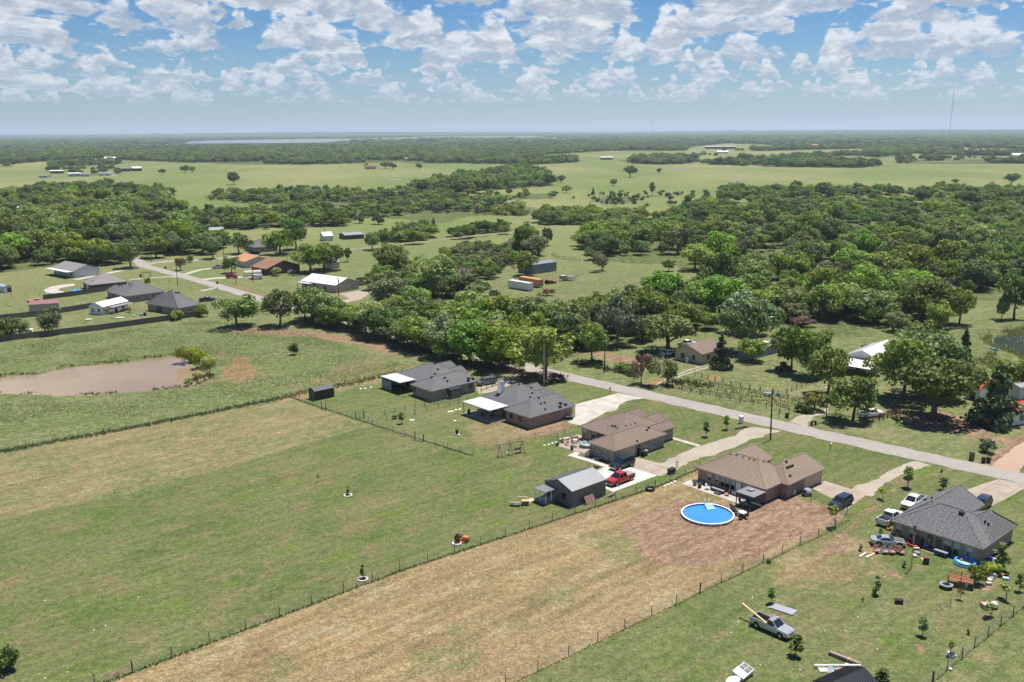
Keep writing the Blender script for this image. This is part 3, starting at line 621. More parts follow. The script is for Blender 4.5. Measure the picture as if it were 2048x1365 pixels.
def plant(k, p, rad, height=None, label=None, group=None, cat=None, seed=0, nm=None):
    """one tree: an Empty at its foot carrying trunk and crown"""
    th = top_h(k); pr = PROTO[k]; sx = rad/pr['wr']; sz = (height/th) if height else sx
    root = thing(nm or pr['nm'], label, cat or pr['cat'], (p[0], p[1], p[2] if len(p) > 2 else 0), random.Random(seed*13+int(p[0]*7+p[1]*3)).uniform(0, 6.28), group)
    root.scale = (sx, sx, sz)
    obj('trunk', pr['trunk'], root, (0, 0, 0))
    vi = (seed+int(abs(p[0])*3)) % len(pr['crowns'])
    c = obj('crown', pr['crowns'][vi], root, (0, 0, pr['lift']))
    CROWN_OBJ.setdefault((k, vi), c)
    return root
def plant_px(k, px, py, wpx, hpx, label, group=None, cat=None, seed=0, nm=None):
    """size taken from its width and height in the photograph"""
    p = at(px, py); s = depth(px, py)/FOC
    return plant(k, p, wpx*s/2, hpx*s*1.03, label, group, cat, seed, nm)
def poisson(P, r, seed, cell=None):
    """random trunk feet inside a polygon, at least about r apart"""
    P = np.asarray(P); lo = P.min(0); hi = P.max(0); g = np.random.default_rng(seed)
    xs = np.arange(lo[0], hi[0]+r, r); ys = np.arange(lo[1], hi[1]+r, r*.87); out = []
    X, Y = np.meshgrid(xs, ys); X[1::2] += r/2
    X = X+g.uniform(-.36, .36, X.shape)*r; Y = Y+g.uniform(-.36, .36, Y.shape)*r
    return X.ravel(), Y.ravel(), g
GN = {}
def scatter_stuff(name, pts, scl, zr, kinds, label):
    """a wood too large to count: points that carry whole crowns"""
    me = bpy.data.meshes.new(name); me.from_pydata([tuple(p) for p in pts], [], []); me.update()
    keys = [(k, v) for k in dict.fromkeys(kinds) for v in range(len(PROTO[k]['crowns'])) if (k, v) in CROWN_OBJ]
    g = np.random.default_rng(len(pts)); by = {}
    for i, kv in enumerate(keys): by.setdefault(kv[0], []).append(i)
    idx = np.array([by[k][g.integers(len(by[k]))] for k in kinds], np.int32)
    for nm, typ, data in (('scl', 'FLOAT', scl), ('zr', 'FLOAT', zr), ('rot', 'FLOAT', g.uniform(0, 6.28, len(pts))), ('idx', 'INT', idx)):
        a = me.attributes.new(nm, typ, 'POINT'); a.data.foreach_set('value', np.asarray(data, np.int32 if typ == 'INT' else np.float32))
    o = obj(name, me); tag(o, label, kind='stuff')
    ng = bpy.data.node_groups.new(name, 'GeometryNodeTree')
    ng.interface.new_socket('Geometry', in_out='INPUT', socket_type='NodeSocketGeometry'); ng.interface.new_socket('Geometry', in_out='OUTPUT', socket_type='NodeSocketGeometry')
    N, L = ng.nodes, ng.links
    gi = N.new('NodeGroupInput'); go = N.new('NodeGroupOutput'); iop = N.new('GeometryNodeInstanceOnPoints'); jn = N.new('GeometryNodeJoinGeometry')
    for kv in reversed(keys):
        oi = N.new('GeometryNodeObjectInfo'); oi.transform_space = 'ORIGINAL'; oi.inputs['Object'].default_value = CROWN_OBJ[kv]; oi.inputs['As Instance'].default_value = True
        L.new(oi.outputs['Geometry'], jn.inputs[0])
    def na(nm, typ):
        n = N.new('GeometryNodeInputNamedAttribute'); n.data_type = typ; n.inputs['Name'].default_value = nm; return n.outputs['Attribute']
    cx = N.new('ShaderNodeCombineXYZ'); L.new(na('rot', 'FLOAT'), cx.inputs[2]); e2r = N.new('FunctionNodeEulerToRotation'); L.new(cx.outputs[0], e2r.inputs[0])
    s = na('scl', 'FLOAT'); mz = N.new('ShaderNodeMath'); mz.operation = 'MULTIPLY'; L.new(s, mz.inputs[0]); L.new(na('zr', 'FLOAT'), mz.inputs[1])
    sx = N.new('ShaderNodeCombineXYZ'); L.new(s, sx.inputs[0]); L.new(s, sx.inputs[1]); L.new(mz.outputs[0], sx.inputs[2])
    iop.inputs['Pick Instance'].default_value = True
    L.new(gi.outputs[0], iop.inputs['Points']); L.new(jn.outputs[0], iop.inputs['Instance']); L.new(na('idx', 'INT'), iop.inputs['Instance Index'])
    L.new(e2r.outputs[0], iop.inputs['Rotation']); L.new(sx.outputs[0], iop.inputs['Scale']); L.new(iop.outputs[0], go.inputs[0])
    md = o.modifiers.new('scatter', 'NODES'); md.node_group = ng
    return o
MIX = {
 'right': dict(elm=30, oak=16, bright=30, low=10, cedar=3, cedarbush=4, olive=8, dead=1), 'mid': dict(elm=25, oak=15, bright=15, olive=25, dead=2, low=14),
 'mid_hedge': dict(elm=36, bright=34, low=14, olive=14),
 'hedge': dict(elm=40, bright=40, low=10, olive=10), 'scrub': dict(olive=40, cedarbush=18, elm=14, dead=1, low=14, bright=8), 'left': dict(elm=34, bright=34, oak=12, low=12, olive=8, cedarbush=4),
 'band': dict(cedarbush=22, cedar=10, elm=20, olive=22, low=14, bright=18), 'creek': dict(elm=40, oak=25, bright=10, low=20), 'row': dict(bright=50, elm=30, low=20), 'row2': dict(elm=50, bright=30, low=20),
 'grove': dict(elm=40, oak=40, bright=20), 'shelter': dict(elm=40, low=40, bright=20), 'shelter2': dict(elm=40, oak=20, low=30), 'copse': dict(cedarbush=40, cedar=20, olive=20, low=20)}
WHERE = {'right': 'in the dense woods right of the grey metal barn', 'mid': 'in the thicket left of the white trailer', 'mid_hedge': 'in the belt across the road from the hedgerow', 'hedge': 'in the hedgerow screening the road', 'scrub': 'in the scrub above the white metal house', 'left': 'in the wood at the left edge',
 'band': 'in the scrubby belt before the far pasture', 'creek': 'in the dark creek line across the pasture', 'row': 'in the bright row behind the grey barn', 'row2': 'in the row along the gravel lane', 'grove': 'in the grove beside the brown shed', 'shelter': 'in the near pasture treeline',
 'shelter2': 'in the far right treeline', 'copse': 'in the dry clearing'}
ADJ = {'elm': 'rounded mid green tree', 'oak': 'dark broad crowned tree', 'bright': 'light yellow green tree', 'low': 'low branching leafy tree', 'cedar': 'dark pointed cedar', 'cedarbush': 'dark bushy cedar', 'olive': 'thin grey green tree', 'dead': 'bare grey brown tree'}

# single trees one can point to: kind, foot x, y, width, height in the photograph, label
TREES = [
 ('elm', 475, 655, 78, 64, 'broad low tree, left of the pair standing over bare dirt at the field corner'),
 ('elm', 560, 652, 60, 70, 'rounder taller tree, right of the pair standing over bare dirt at the field corner'),
 ('elm', 624, 640, 66, 62, 'leftmost tree of the hedgerow, beside the white metal house lawn'),
 ('silver', 880, 716, 78, 88, 'pale silvery tree rising out of the hedgerow'),
 ('bright', 1000, 742, 96, 84, 'light green tree over the ranch rail fence behind the minivan'),
 ('bright', 1090, 756, 110, 96, 'light green tree behind the concrete post at the end of the hedgerow'),
 ('elm', 940, 730, 90, 86, 'tree at the hedgerow above the farthest dark roofed house'),
 ('bright', 1184, 725, 56, 76, 'slender light tree beside the road near the utility pole'),
 ('silver', 1236, 692, 84, 96, 'tall grey green poplar behind the roadside yard'),
 ('oak', 1334, 704, 118, 74, 'wide spreading oak shading the parked white hatchback'),
 ('blush', 1282, 768, 44, 60, 'reddish flowering shrub beside the dirt driveway entrance'),
 ('olive', 1326, 772, 54, 52, 'grey green small tree at the right of the dirt driveway entrance'),
 ('cedar', 1441, 737, 44, 64, 'dark cedar at the right corner of the cream house'),
 ('oak', 1490, 700, 112, 98, 'large dark oak behind the cream house'),
 ('elm', 1503, 724, 50, 44, 'small leafy tree before the blue metal wall'),
 ('silver', 1500, 668, 104, 84, 'broad pale topped tree behind the dark oak'),
 ('elm', 1583, 744, 62, 88, 'tall tree beside the rusty farm machine'),
 ('elm', 1625, 752, 70, 98, 'leafy tree at the right of the paddock posts'),
 ('elm', 1655, 790, 76, 96, 'dense tree behind the street light pole'),
 ('bright', 1706, 840, 92, 84, 'light topped shrubby tree beside the white parked truck'),
 ('bright', 1806, 800, 112, 118, 'tallest light green tree at the right of the white barn'),
 ('elm', 1850, 790, 120, 130, 'tall mid green tree behind the grey green oak'),
 ('elm', 1838, 742, 90, 90, 'tree crown rising behind the white barn roof'),
 ('oak', 1866, 838, 168, 120, 'wide grey green oak casting a big shadow beside the red rail fence'),
 ('bright', 1920, 780, 70, 62, 'bright green tree behind the red roofed shed'),
 ('bright', 2040, 782, 90, 58, 'bright tree at the right edge behind the red roofed shed'),
 ('cedar', 1992, 850, 98, 116, 'big dark conifer between the red roofed shed and the right edge'),
 ('cedar', 1927, 724, 36, 62, 'slim dark cedar near the bank of the right pond'),
 ('bright', 1918, 650, 58, 70, 'light airy tree on the grass left of the right pond'),
 ('elm', 1872, 672, 52, 72, 'leafy tree with bare trunk left of the pond lawn'),
 ('elm', 2028, 641, 62, 92, 'tall tree on the far bank of the right pond'),
 ('elm', 2003, 641, 22, 44, 'small thin tree on the far bank of the right pond'),
 ('low', 1858, 848, 0, 0, None),
 ('willow', 1630, 822, 46, 34, 'bright yellow green bush at the bend of the gravel drive'),
 ('bush', 1606, 824, 26, 18, 'low dark bush beside the bend of the gravel drive'),
 ('elm', 745, 500, 32, 34, 'left of two small trees on the lane before the brown shed'),
 ('elm', 769, 497, 30, 36, 'right of two small trees on the lane before the brown shed'),
 ('elm', 1052, 508, 52, 62, 'tall narrow tree clump above the grey metal barn'), ('olive', 1070, 512, 52, 40, 'grey bushy tree beside the tall clump above the barn'),
 ('elm', 1095, 492, 20, 34, 'small lone tree on the slope above the grey barn'),
 ('bright', 1052, 552, 44, 46, 'light green tree at the left end of the grey metal barn'),
 ('olive', 1201, 543, 34, 34, 'pale lone small tree at the wood edge of the barn field'), ('bright', 1337, 543, 24, 22, 'small bright tree in the clearing at the barn field end'),
 ('elm', 425, 518, 34, 36, 'round tree on the lawn left of the orange roofed house'), ('elm', 463, 546, 28, 34, 'round tree in front of the orange roofed house'),
 ('bright', 478, 508, 44, 38, 'leafy tree behind the orange roofed house'), ('bright', 560, 508, 62, 44, 'light tree before the charcoal roofed house'), ('elm', 592, 500, 46, 58, 'tall tree right of the charcoal roofed house'),
 ('elm', 620, 546, 66, 54, 'dense tree right of the brown roofed house'), ('elm', 648, 540, 60, 50, 'tree hiding the pale grey shed'), ('bright', 553, 552, 20, 16, 'small yellow green tree at the brown house wall'),
 ('elm', 674, 524, 24, 36, 'slim tree behind the pale grey shed'), ('elm', 695, 524, 15, 26, 'thin dark tree beside the lawn edge above the white metal house'),
 ('elm', 785, 556, 62, 66, 'dark tree shading the small livestock trailer'), ('elm', 866, 592, 76, 84, 'large dark leafy tree left of the thicket'), ('dead', 925, 576, 66, 36, 'grey brown bare crowned tree in the thicket'),
 ('olive', 768, 612, 88, 62, 'wide grey green tree at the end of the garage driveway'),
 ('elm', 140, 528, 26, 32, 'dark small tree left of the white house in the left cluster'), ('elm', 166, 528, 22, 26, 'small dark tree behind the white house of the left cluster'), ('elm', 188, 531, 36, 40, 'feathery tree right of the white house of the left cluster'), ('elm', 213, 531, 32, 44, 'tree behind the grey hip roofed house'),
 ('elm', 262, 536, 46, 56, 'leafy tree at the end of the white concrete lane'), ('elm', 242, 528, 20, 30, 'narrow tree at the end of the lane'), ('elm', 312, 516, 46, 40, 'left tree of the lawn at the road junction'), ('silver', 352, 510, 44, 44, 'whitish tree behind the road junction'),
 ('blush', 361, 541, 26, 24, 'reddish small tree on the lawn by the road junction'), ('bush', 379, 525, 14, 14, 'round dark shrub beside the junction side road'), ('bright', 296, 571, 12, 14, 'tiny pale tree before the grey hip roofed house'),
 ('olive', 100, 668, 56, 48, 'large grey green bush at the privacy fence'), ('olive', 40, 672, 36, 32, 'grey bush left of the large one at the privacy fence'), ('bush', 14, 680, 42, 40, 'green bush at the left edge behind the privacy fence'),
 ('bush', 404, 634, 20, 22, 'shrub at the corner of the dark roofed house'), ('bush', 355, 640, 22, 18, 'shrub climbing the privacy fence end'), ('willow', 212, 629, 12, 12, 'yellow bush left of the cottage porch'), ('willow', 259, 625, 10, 12, 'yellow bush right of the cottage porch'),
 ('willow', 368, 724, 30, 30, 'tallest yellow green willow at the pond tip'), ('willow', 388, 722, 24, 24, 'second willow from the pond tip'), ('willow', 402, 734, 28, 30, 'third willow along the pond end'), ('willow', 417, 748, 30, 34, 'rightmost willow along the pond end'), ('willow', 395, 768, 18, 22, 'small willow at the near right bank'), ('willow', 377, 770, 18, 14, 'lowest willow tuft at the near right bank'),
 ('cedarbush', 588, 710, 18, 22, 'lone dark bush in the meadow right of the red earth'),
 ('elm', 468, 370, 24, 24, 'lone round tree in the far left pasture'), ('elm', 370, 346, 16, 14, 'left of two round trees by the far farm'), ('elm', 385, 345, 12, 11, 'right of two round trees by the far farm'), ('oak', 326, 349, 15, 10, 'low dark tree right of the far white barn'), ('oak', 207, 346, 20, 16, 'dark tree between the far farm sheds'), ('elm', 188, 350, 14, 12, 'small tree beside the far white barn'),
 ('oak', 1260, 355, 26, 22, 'compact dark tree clump in the middle of the far pasture'), ('elm', 1319, 347, 10, 11, 'small lone tree right of the dark clump in the pasture'), ('elm', 1122, 366, 16, 14, 'round tree at the end of the creek line'), ('olive', 1133, 386, 18, 14, 'thin tree below the end of the creek line'), ('elm', 1227, 372, 15, 13, 'lone round tree above the clearing'),
 ('elm', 1305, 392, 10, 26, 'slim tall tree in the row of the dry clearing'), ('elm', 1375, 410, 14, 18, 'dark lone tree at the right of the clearing'), ('red', 1343, 411, 18, 9, 'rusty dead shrub in the dry clearing'), ('elm', 1415, 408, 20, 18, 'dark tree at the right end of the clearing'), ('cedar', 1186, 390, 8, 14, 'pointed cedar at the left of the clearing'),
 ('cedarbush', 656, 451, 18, 17, 'rounded cedar standing off the belt above the white shed'), ('cedarbush', 719, 447, 20, 16, 'second cedar standing off the belt'), ('cedarbush', 757, 449, 24, 18, 'third cedar standing off the belt'),
 ('elm', 1911, 368, 14, 9, 'black round bush on the right pasture'), ('elm', 1887, 368, 6, 5, 'small black bush on the right pasture'), ('oak', 2022, 372, 30, 24, 'dark tree at the end of the right pasture'), ('cedar', 867, 462, 18, 24, 'dark pointed tree by the white box on the lane'),
 ('oak', 838, 340, 14, 12, 'left tree beside the far red roofed house'), ('oak', 772, 338, 22, 13, 'dark tree mass beside the far red roofed house'), ('oak', 786, 340, 16, 13, 'rightmost tree of the far red roofed house'), ('oak', 733, 338, 11, 10, 'small tree left of the far red roofed house'),
 ('sapling', 1412, 874, 15, 32, 'left of two young trees on the lawn by the road'), ('sapling', 1453, 860, 15, 30, 'right of two young trees on the lawn by the road'),
 ('sapling', 1815, 976, 21, 46, 'young tree over a painted shadow on the corner lawn'), ('sapyellow', 1766, 999, 21, 24, 'thin young tree left of the white pickups'), ('sapling', 1886, 981, 20, 26, 'dense young tree behind the corner house roof'), ('sapyellow', 1882, 958, 7, 20, 'bare thin sapling beside the ditch'),
 ('sapyellow', 1668, 1056, 26, 44, 'yellow green young tree in front of the black wagon'), ('sapdark', 1752, 1190, 13, 40, 'narrow dark young tree in the lower right yard'), ('sapling', 1543, 1207, 18, 34, 'thin young tree beside the corrugated sheets'),
 ('sapling', 1592, 1312, 28, 44, 'young tree in front of the silver pickup'), ('sapling', 1845, 1272, 20, 40, 'young tree in the middle of the lower right yard'), ('sapyellow', 1901, 1308, 24, 30, 'yellowish sapling in a ring of stones by the wire fence'), ('sapred', 1920, 1199, 13, 24, 'small reddish sapling near the wooden playset'),
 ('sapyellow', 2013, 1199, 30, 34, 'yellow sapling left of the right edge'), ('sapling', 2038, 1183, 17, 38, 'young tree nearest the right edge'), ('sapyellow', 1980, 1236, 28, 26, 'pale sapling standing over the heap of toys'), ('sapdark', 2000, 1140, 28, 56, 'tall dark young tree at the corner of the grey roofed house'), ('willow', 1952, 1167, 34, 36, 'yellow green bushy plant beside the wooden playset'), ('willow', 1985, 1150, 30, 24, 'yellow green brush under the tall dark young tree'),
 ('sapdark', 1721, 1102, 7, 14, 'knee high dark shrub left of the brown chairs'), ('sapdark', 1808, 1135, 7, 14, 'small dark shrub below the yellow pole'), ('sapdark', 1762, 1071, 9, 14, 'dark small shrub behind the silver coupe'), ('sapdark', 1936, 1269, 6, 11, 'tiny green shrub near the lower right fence'), ('sapling', 1725, 1204, 5, 10, 'tiny seedling in the lower right yard'),
 ('sapdark', 726, 1158, 9, 29, 'narrow sapling in a white stone ring by the wire fence'), ('sapdark', 696, 991, 7, 17, 'narrow sapling in the farther white stone ring'), ('sapred', 636, 964, 5, 15, 'bare thin sapling alone in the big lawn'), ('sapdark', 913, 1084, 8, 17, 'small dark sapling beside the orange mower'),
 ('sapling', 803, 848, 13, 24, 'young tree inside the wire fenced back yard'), ('bush', 789, 838, 10, 8, 'small grey shrub along the yard fence'), ('bush', 1537, 1127, 7, 8, 'small dark shrub by the middle wire fence'),
 ('bush', 8, 1345, 50, 44, 'green bush in the lower left corner'), ('sapdark', 1766, 1360, 24, 22, 'dark weedy sapling beside the black metal roof'), ('cedarbush', 1974, 905, 30, 26, 'dark shrub on the verge by the trash carts'),
 ('bush', 1240, 740, 28, 14, 'green brush at the left of the roadside fence'), ('bush', 1255, 745, 28, 14, 'green brush at the right of the roadside fence'), ('bush', 1188, 730, 24, 10, 'brush at the foot of the slender light tree'), ('red', 1112, 761, 26, 14, 'rusty leaved shrub behind the dark roofed house with a chimney'),
 ('red', 662, 650, 22, 28, 'brown leaved shrub in the hedgerow'), ('red', 1096, 592, 22, 14, 'red leaved shrub in front of the orange container'), ('red', 1215, 612, 42, 20, 'reddish tree top among the woods above the cream house'), ('red', 1605, 652, 56, 20, 'rusty shrubs beside the white scrap heap'),
 ('dead', 1650, 622, 44, 36, 'bare brown tree at the gap in the right woods'), ('dead', 1888, 606, 54, 36, 'bare grey tree at the edge of the pond lawn'), ('dead', 1612, 528, 38, 22, 'white bleached dead tree in the woods'), ('dead', 1840, 632, 40, 20, 'pile of dead brush in the woods gap'), ('red', 1732, 700, 22, 9, 'brown leaved low shrub behind the white barn'),
]
for i, (k, px, py, wd, ht, lab) in enumerate(TREES):
    if lab: plant_px(k, px, py, wd, ht, lab, seed=i)
# woods: sizes in metres
SPACE = {'mid_hedge': (7.0, 3.4, 5.4), 'right': (7.8, 2.9, 6.9), 'hedge': (3.9, 3.2, 4.9), 'mid': (6.4, 3.0, 4.8), 'scrub': (5.4, 2.2, 4.0), 'left': (8.8, 3.6, 7.8), 'band': (8.2, 2.8, 5.6), 'creek': (10.5, 5.5, 8.0), 'row': (6.5, 3.8, 5.4), 'row2': (6.2, 3.4, 4.8), 'grove': (6.5, 4, 5.5), 'shelter': (9.0, 4.4, 6.6), 'shelter2': (9.0, 5, 8), 'copse': (11, 2.0, 4.5)}
WT = []
for wi, (zn, P) in enumerate(WOODS.items()):
    sp, r0, r1 = SPACE[zn]; Pw = wpoly(P); X, Y, g = poisson(Pw, sp, 40+wi)
    dd = sdist(X, Y, Pw); gap = fbm(X, Y, 26, 5+wi, 3)
    thr = {'left': -.22, 'right': -.16, 'hedge': -9, 'band': -.16, 'scrub': -.6, 'copse': -.1}.get(zn, -.9)
    ok = (dd > -.5) & (gap > thr); X, Y = X[ok], Y[ok]
    ks = list(MIX[zn]); pw = np.array([MIX[zn][k] for k in ks], float); pw /= pw.sum()
    patch = vnoise(X, Y, 26, 77+wi)
    for x, y, pt in zip(X, Y, patch):
        q = pw.copy()
        for j, k in enumerate(ks): q[j] *= (1+.9*pt if k in ('bright', 'olive', 'low') else 1-.6*pt)
        k = ks[g.choice(len(ks), p=q/q.sum())]
        rd = g.uniform(r0, r1)*{'cedar': .62, 'cedarbush': .72, 'dead': .8, 'olive': .85}.get(k, 1.0)
        zr = g.uniform(.66, 1.04)*(1.0 if zn == 'hedge' else .88 if zn == 'band' else 1.0)*{'cedar': 1.15}.get(k, 1.0)
        big = rd*rd*zr/(y*y) if abs(x/y) < .62 else 0
        WT.append((big, zn, k, x, y, rd, zr))
# nothing grows through the houses, roads and yards
KEEP = [wpoly(p) for p in ([(1690, 690), (1770, 690), (1810, 740), (1740, 770), (1690, 750)], [(1440, 640), (1560, 640), (1640, 655), (1640, 680), (1440, 690)], [(1340, 722), (1350, 700), (1400, 690), (1450, 700), (1445, 735), (1400, 740)], [(590, 622), (600, 560), (680, 540), (740, 560), (740, 592), (690, 608)])]
ROADW = wpoly(ROAD); LANEW = wpoly([(500, 512), (640, 506), (700, 500), (800, 489), (900, 478), (1000, 467), (1100, 457), (1190, 449), (1300, 439)])
_x = np.array([t[3] for t in WT]); _y = np.array([t[4] for t in WT])
bad = (line_dist(_x, _y, ROADW) < 3.7) | (line_dist(_x, _y, LANEW) < 4.0)
for K in KEEP: bad |= sdist(_x, _y, K) > -1
WT = [t for t, b_ in zip(WT, bad) if not b_]
WT.sort(key=lambda t: -t[0])
NIND = 300-len([t for t in TREES if t[5] and PROTO[t[0]]['cat'] == 'tree'])+60
def wood_label(zn, k, rd, zr, px, py):
    size = 'small' if rd < 3.3 else 'tall' if zr > .94 else 'squat' if zr < .74 else 'large' if rd > 5.2 else 'medium'
    if zn == 'left': return size+' '+ADJ[k]+(', front' if py > 505 else ', middle' if py > 455 else ', back')+' of the left wood '+('at the frame edge' if px < 60 else 'beyond the white farm house' if px < 200 else 'beyond the road junction' if px < 330 else 'toward the charcoal house')
    if zn == 'hedge': return size+' '+ADJ[k]+' of the hedgerow '+('near the garage driveway' if px < 700 else 'left of the pale poplar' if px < 850 else 'around the pale poplar' if px < 930 else 'near the ranch rail fence')
    if zn != 'right': return size+' '+ADJ[k]+' '+WHERE[zn]
    col = 'above the chimney house' if px < 1080 else 'behind the slender light tree' if px < 1210 else 'behind the tall poplar' if px < 1300 else 'above the spreading oak' if px < 1400 else 'behind the cream house' if px < 1520 else 'above the white scrap' if px < 1640 else 'behind the white barn' if px < 1760 else 'left of the right pond' if px < 1900 else 'at the far right'
    return size+' '+ADJ[k]+(', front of the woods ' if py > 640 else ', middle of the woods ' if py > 570 else ', back of the woods ')+col
for i, (big, zn, k, x, y, rd, zr) in enumerate(WT[:NIND]):
    if 'wr' not in PROTO[k]: top_h(k)
    dp = y*math.cos(PITCH)+CAMH*math.sin(PITCH); ppx = 1024+x/dp*FOC; ppy = 262+CAMH*FOC/dp
    plant(k, (x, y, 0), rd, rd/PROTO[k]['wr']*top_h(k)*zr, wood_label(zn, k, rd, zr, ppx, ppy), 'trees '+WHERE[zn], seed=i)
rest = WT[NIND:]
def fits(k):
    return k if any(kk[0] == k for kk in CROWN_OBJ) else 'elm'
for nm, zs, lab in (('woodland', ('right', 'hedge', 'mid_hedge', 'mid', 'row', 'shelter', 'shelter2', 'copse', 'scrub'), 'unbroken woodland canopy on the right side running up to the far pasture'), ('scrub_woodland', ('left', 'band', 'creek', 'row2', 'grove'), 'woodland and cedar scrub at the left reaching to the far pasture')):
    rr = [t for t in rest if t[1] in zs]
    scatter_stuff(nm, [(t[3], t[4], PROTO[t[2]]['lift']*t[5]*.6) for t in rr], [t[5] for t in rr], [t[6]*1.05 for t in rr], [fits(t[2]) for t in rr], lab)
# far belts of forest, the crowns of whole groups
pts, scl, zr, ks = [], [], [], []
for wi, (zn, P) in enumerate(FARWOODS.items()):
    Pw = wpoly(P); big = zn in ('belt', 'far_right'); X, Y, g = poisson(Pw, 15.0 if big else 12.0, 90+wi)
    d_ = np.hypot(X, Y); ok = (sdist(X, Y, Pw) > -2) & (fbm(X, Y, 260 if big else 110, 9, 3) > (-.55 if big else -.05)) & (np.abs(X/Y) < .66)
    ok &= (g.uniform(0, 1, X.shape) < np.clip(2600/d_, .25, 1))
    for x, y in zip(X[ok], Y[ok]):
        s = g.uniform(6.0, 9.5)*max(1, min(1.5, math.hypot(x, y)/3800)); pts.append((x, y, 0)); scl.append(s); zr.append(g.uniform(.7, 1.05)/max(1, s/9)); ks.append(['elm', 'oak', 'oak', 'low'][g.integers(4)])
scatter_stuff('forest_belt', pts, scl, zr, [fits(k) for k in ks], 'dark forest belt beyond the far pasture')
pts, scl, zr, ks = [], [], [], []
g = np.random.default_rng(5)
n = 26000; rr = np.sqrt(g.uniform(4200.0**2, 21000.0**2, n)*g.uniform(.25, 1, n)); rr = np.maximum(rr, 4200); aa = g.uniform(-.60, .60, n); X = rr*np.sin(aa); Y = rr*np.cos(aa)
LAKE = wpoly([(340, 294.5), (560, 293.5), (690, 291), (705, 281), (640, 279), (430, 280.5), (350, 284)])
c_ = ((fbm(X, Y*.35, 2600, 12, 3) < .68) | (rr > 12500))*np.clip((rr-4200)/2600+.5*fbm(X, Y*.55, 1500, 5), 0, 1)*(1-np.clip(fbm(X, Y*.5, 1100, 8)*1.8-.45, 0, 1))
ok = (c_ > .45) & (sdist(X, Y, LAKE) < -10)
for x, y in zip(X[ok], Y[ok]):
    r_ = math.hypot(x, y); s = g.uniform(.7, 1.2)*(11+r_/560); pts.append((x, y, 0.0)); scl.append(s); zr.append(g.uniform(.75, 1.3)*9/s); ks.append(['elm', 'oak', 'low'][g.integers(3)])
hz = np.clip((np.hypot(*np.array([p[:2] for p in pts]).T)-9000)/9000, 0, 1)
px_, py_ = np.array([p[0] for p in pts]), np.array([p[1] for p in pts])
zz = hz*np.clip(34*fbm(px_, py_, 6000, 3, 3)+10*np.exp(-((px_+1500)/5000)**2), -20, 60)
pts = [(p[0], p[1], z) for p, z in zip(pts, zz)]
scatter_stuff('far_forest', pts, scl, zr, [fits(k) for k in ks], 'blue green forest reaching to the horizon')
# loose trees between the far fields, seen as dots
pts, scl, zr, ks = [], [], [], []
P = wpoly([(1380, 322), (1440, 286), (1640, 280), (2048, 292), (2100, 330), (1900, 338), (1500, 332)])
X, Y, g = poisson(P, 40, 123); ok = (sdist(X, Y, P) > 0) & (fbm(X, Y, 300, 31, 2) > .12)
for x, y in zip(X[ok], Y[ok]): pts.append((x, y, 0)); scl.append(g.uniform(4, 10)); zr.append(g.uniform(.7, 1)); ks.append(['elm', 'oak', 'low'][g.integers(3)])
P = wpoly([(60, 345), (150, 332), (240, 332), (240, 350), (120, 352)]); X, Y, g = poisson(P, 34, 124); ok = (sdist(X, Y, P) > 0) & (fbm(X, Y, 160, 33, 2) > .0)
for x, y in zip(X[ok], Y[ok]): pts.append((x, y, 0)); scl.append(g.uniform(4, 9)); zr.append(g.uniform(.7, 1)); ks.append(['elm', 'oak', 'low'][g.integers(3)])
P = wpoly([(1130, 400), (1200, 385), (1420, 385), (1420, 412), (1300, 415)]); X, Y, g = poisson(P, 22, 125); ok = (sdist(X, Y, P) > 0) & (fbm(X, Y, 60, 33, 2) > .1)
for x, y in zip(X[ok], Y[ok]): pts.append((x, y, 0)); scl.append(g.uniform(1.2, 3.4)); zr.append(g.uniform(.8, 1.2)); ks.append(['low', 'cedarbush', 'elm', 'olive'][g.integers(4)])
scatter_stuff('scattered_trees', pts, scl, zr, [fits(k) for k in ks], 'scattered trees dotting the far fields')
# undergrowth: low bushes along edges, tufts of tall grass
def tufts(name, pts, h, wd, material, blades=5, seed=1, hv=.5):
    g = np.random.default_rng(seed); pts = np.asarray(pts, float); n = len(pts)*blades; p = np.repeat(pts, blades, 0); p = p[:, :2]+g.normal(size=(n, 2))*wd*.5
    a = g.uniform(0, 2*PI, n); hh = h*g.uniform(1-hv, 1+hv, n); lx = g.normal(size=(n, 2))*hh[:, None]*.3; ww = wd*g.uniform(.12, .32, n)
    V = np.zeros((n, 4, 3)); dx, dy = np.cos(a)*ww, np.sin(a)*ww
    V[:, 0] = np.stack([p[:, 0]-dx, p[:, 1]-dy, 0*dx-.02], -1); V[:, 1] = np.stack([p[:, 0]+dx, p[:, 1]+dy, 0*dx-.02], -1)
    V[:, 2] = np.stack([p[:, 0]+lx[:, 0]*.5+dx*.8, p[:, 1]+lx[:, 1]*.5+dy*.8, hh*.62], -1); V[:, 3] = np.stack([p[:, 0]+lx[:, 0], p[:, 1]+lx[:, 1], hh], -1)
    me = bpy.data.meshes.new(name); me.vertices.add(4*n); me.vertices.foreach_set('co', V.astype(np.float32).ravel()); me.loops.add(4*n); me.loops.foreach_set('vertex_index', np.arange(4*n, dtype=np.int32))
    me.polygons.add(n); me.polygons.foreach_set('loop_start', np.arange(0, 4*n, 4, dtype=np.int32)); me.update(calc_edges=True)
    tv = np.repeat(g.uniform(0, 1, n), 4); at_ = me.color_attributes.new('tint', 'FLOAT_COLOR', 'POINT'); at_.data.foreach_set('color', np.stack([tv]*3+[tv*0+1], -1).astype(np.float32).ravel())
    me.materials.append(material); o = obj(name, me); o['kind'] = 'stuff'; return o
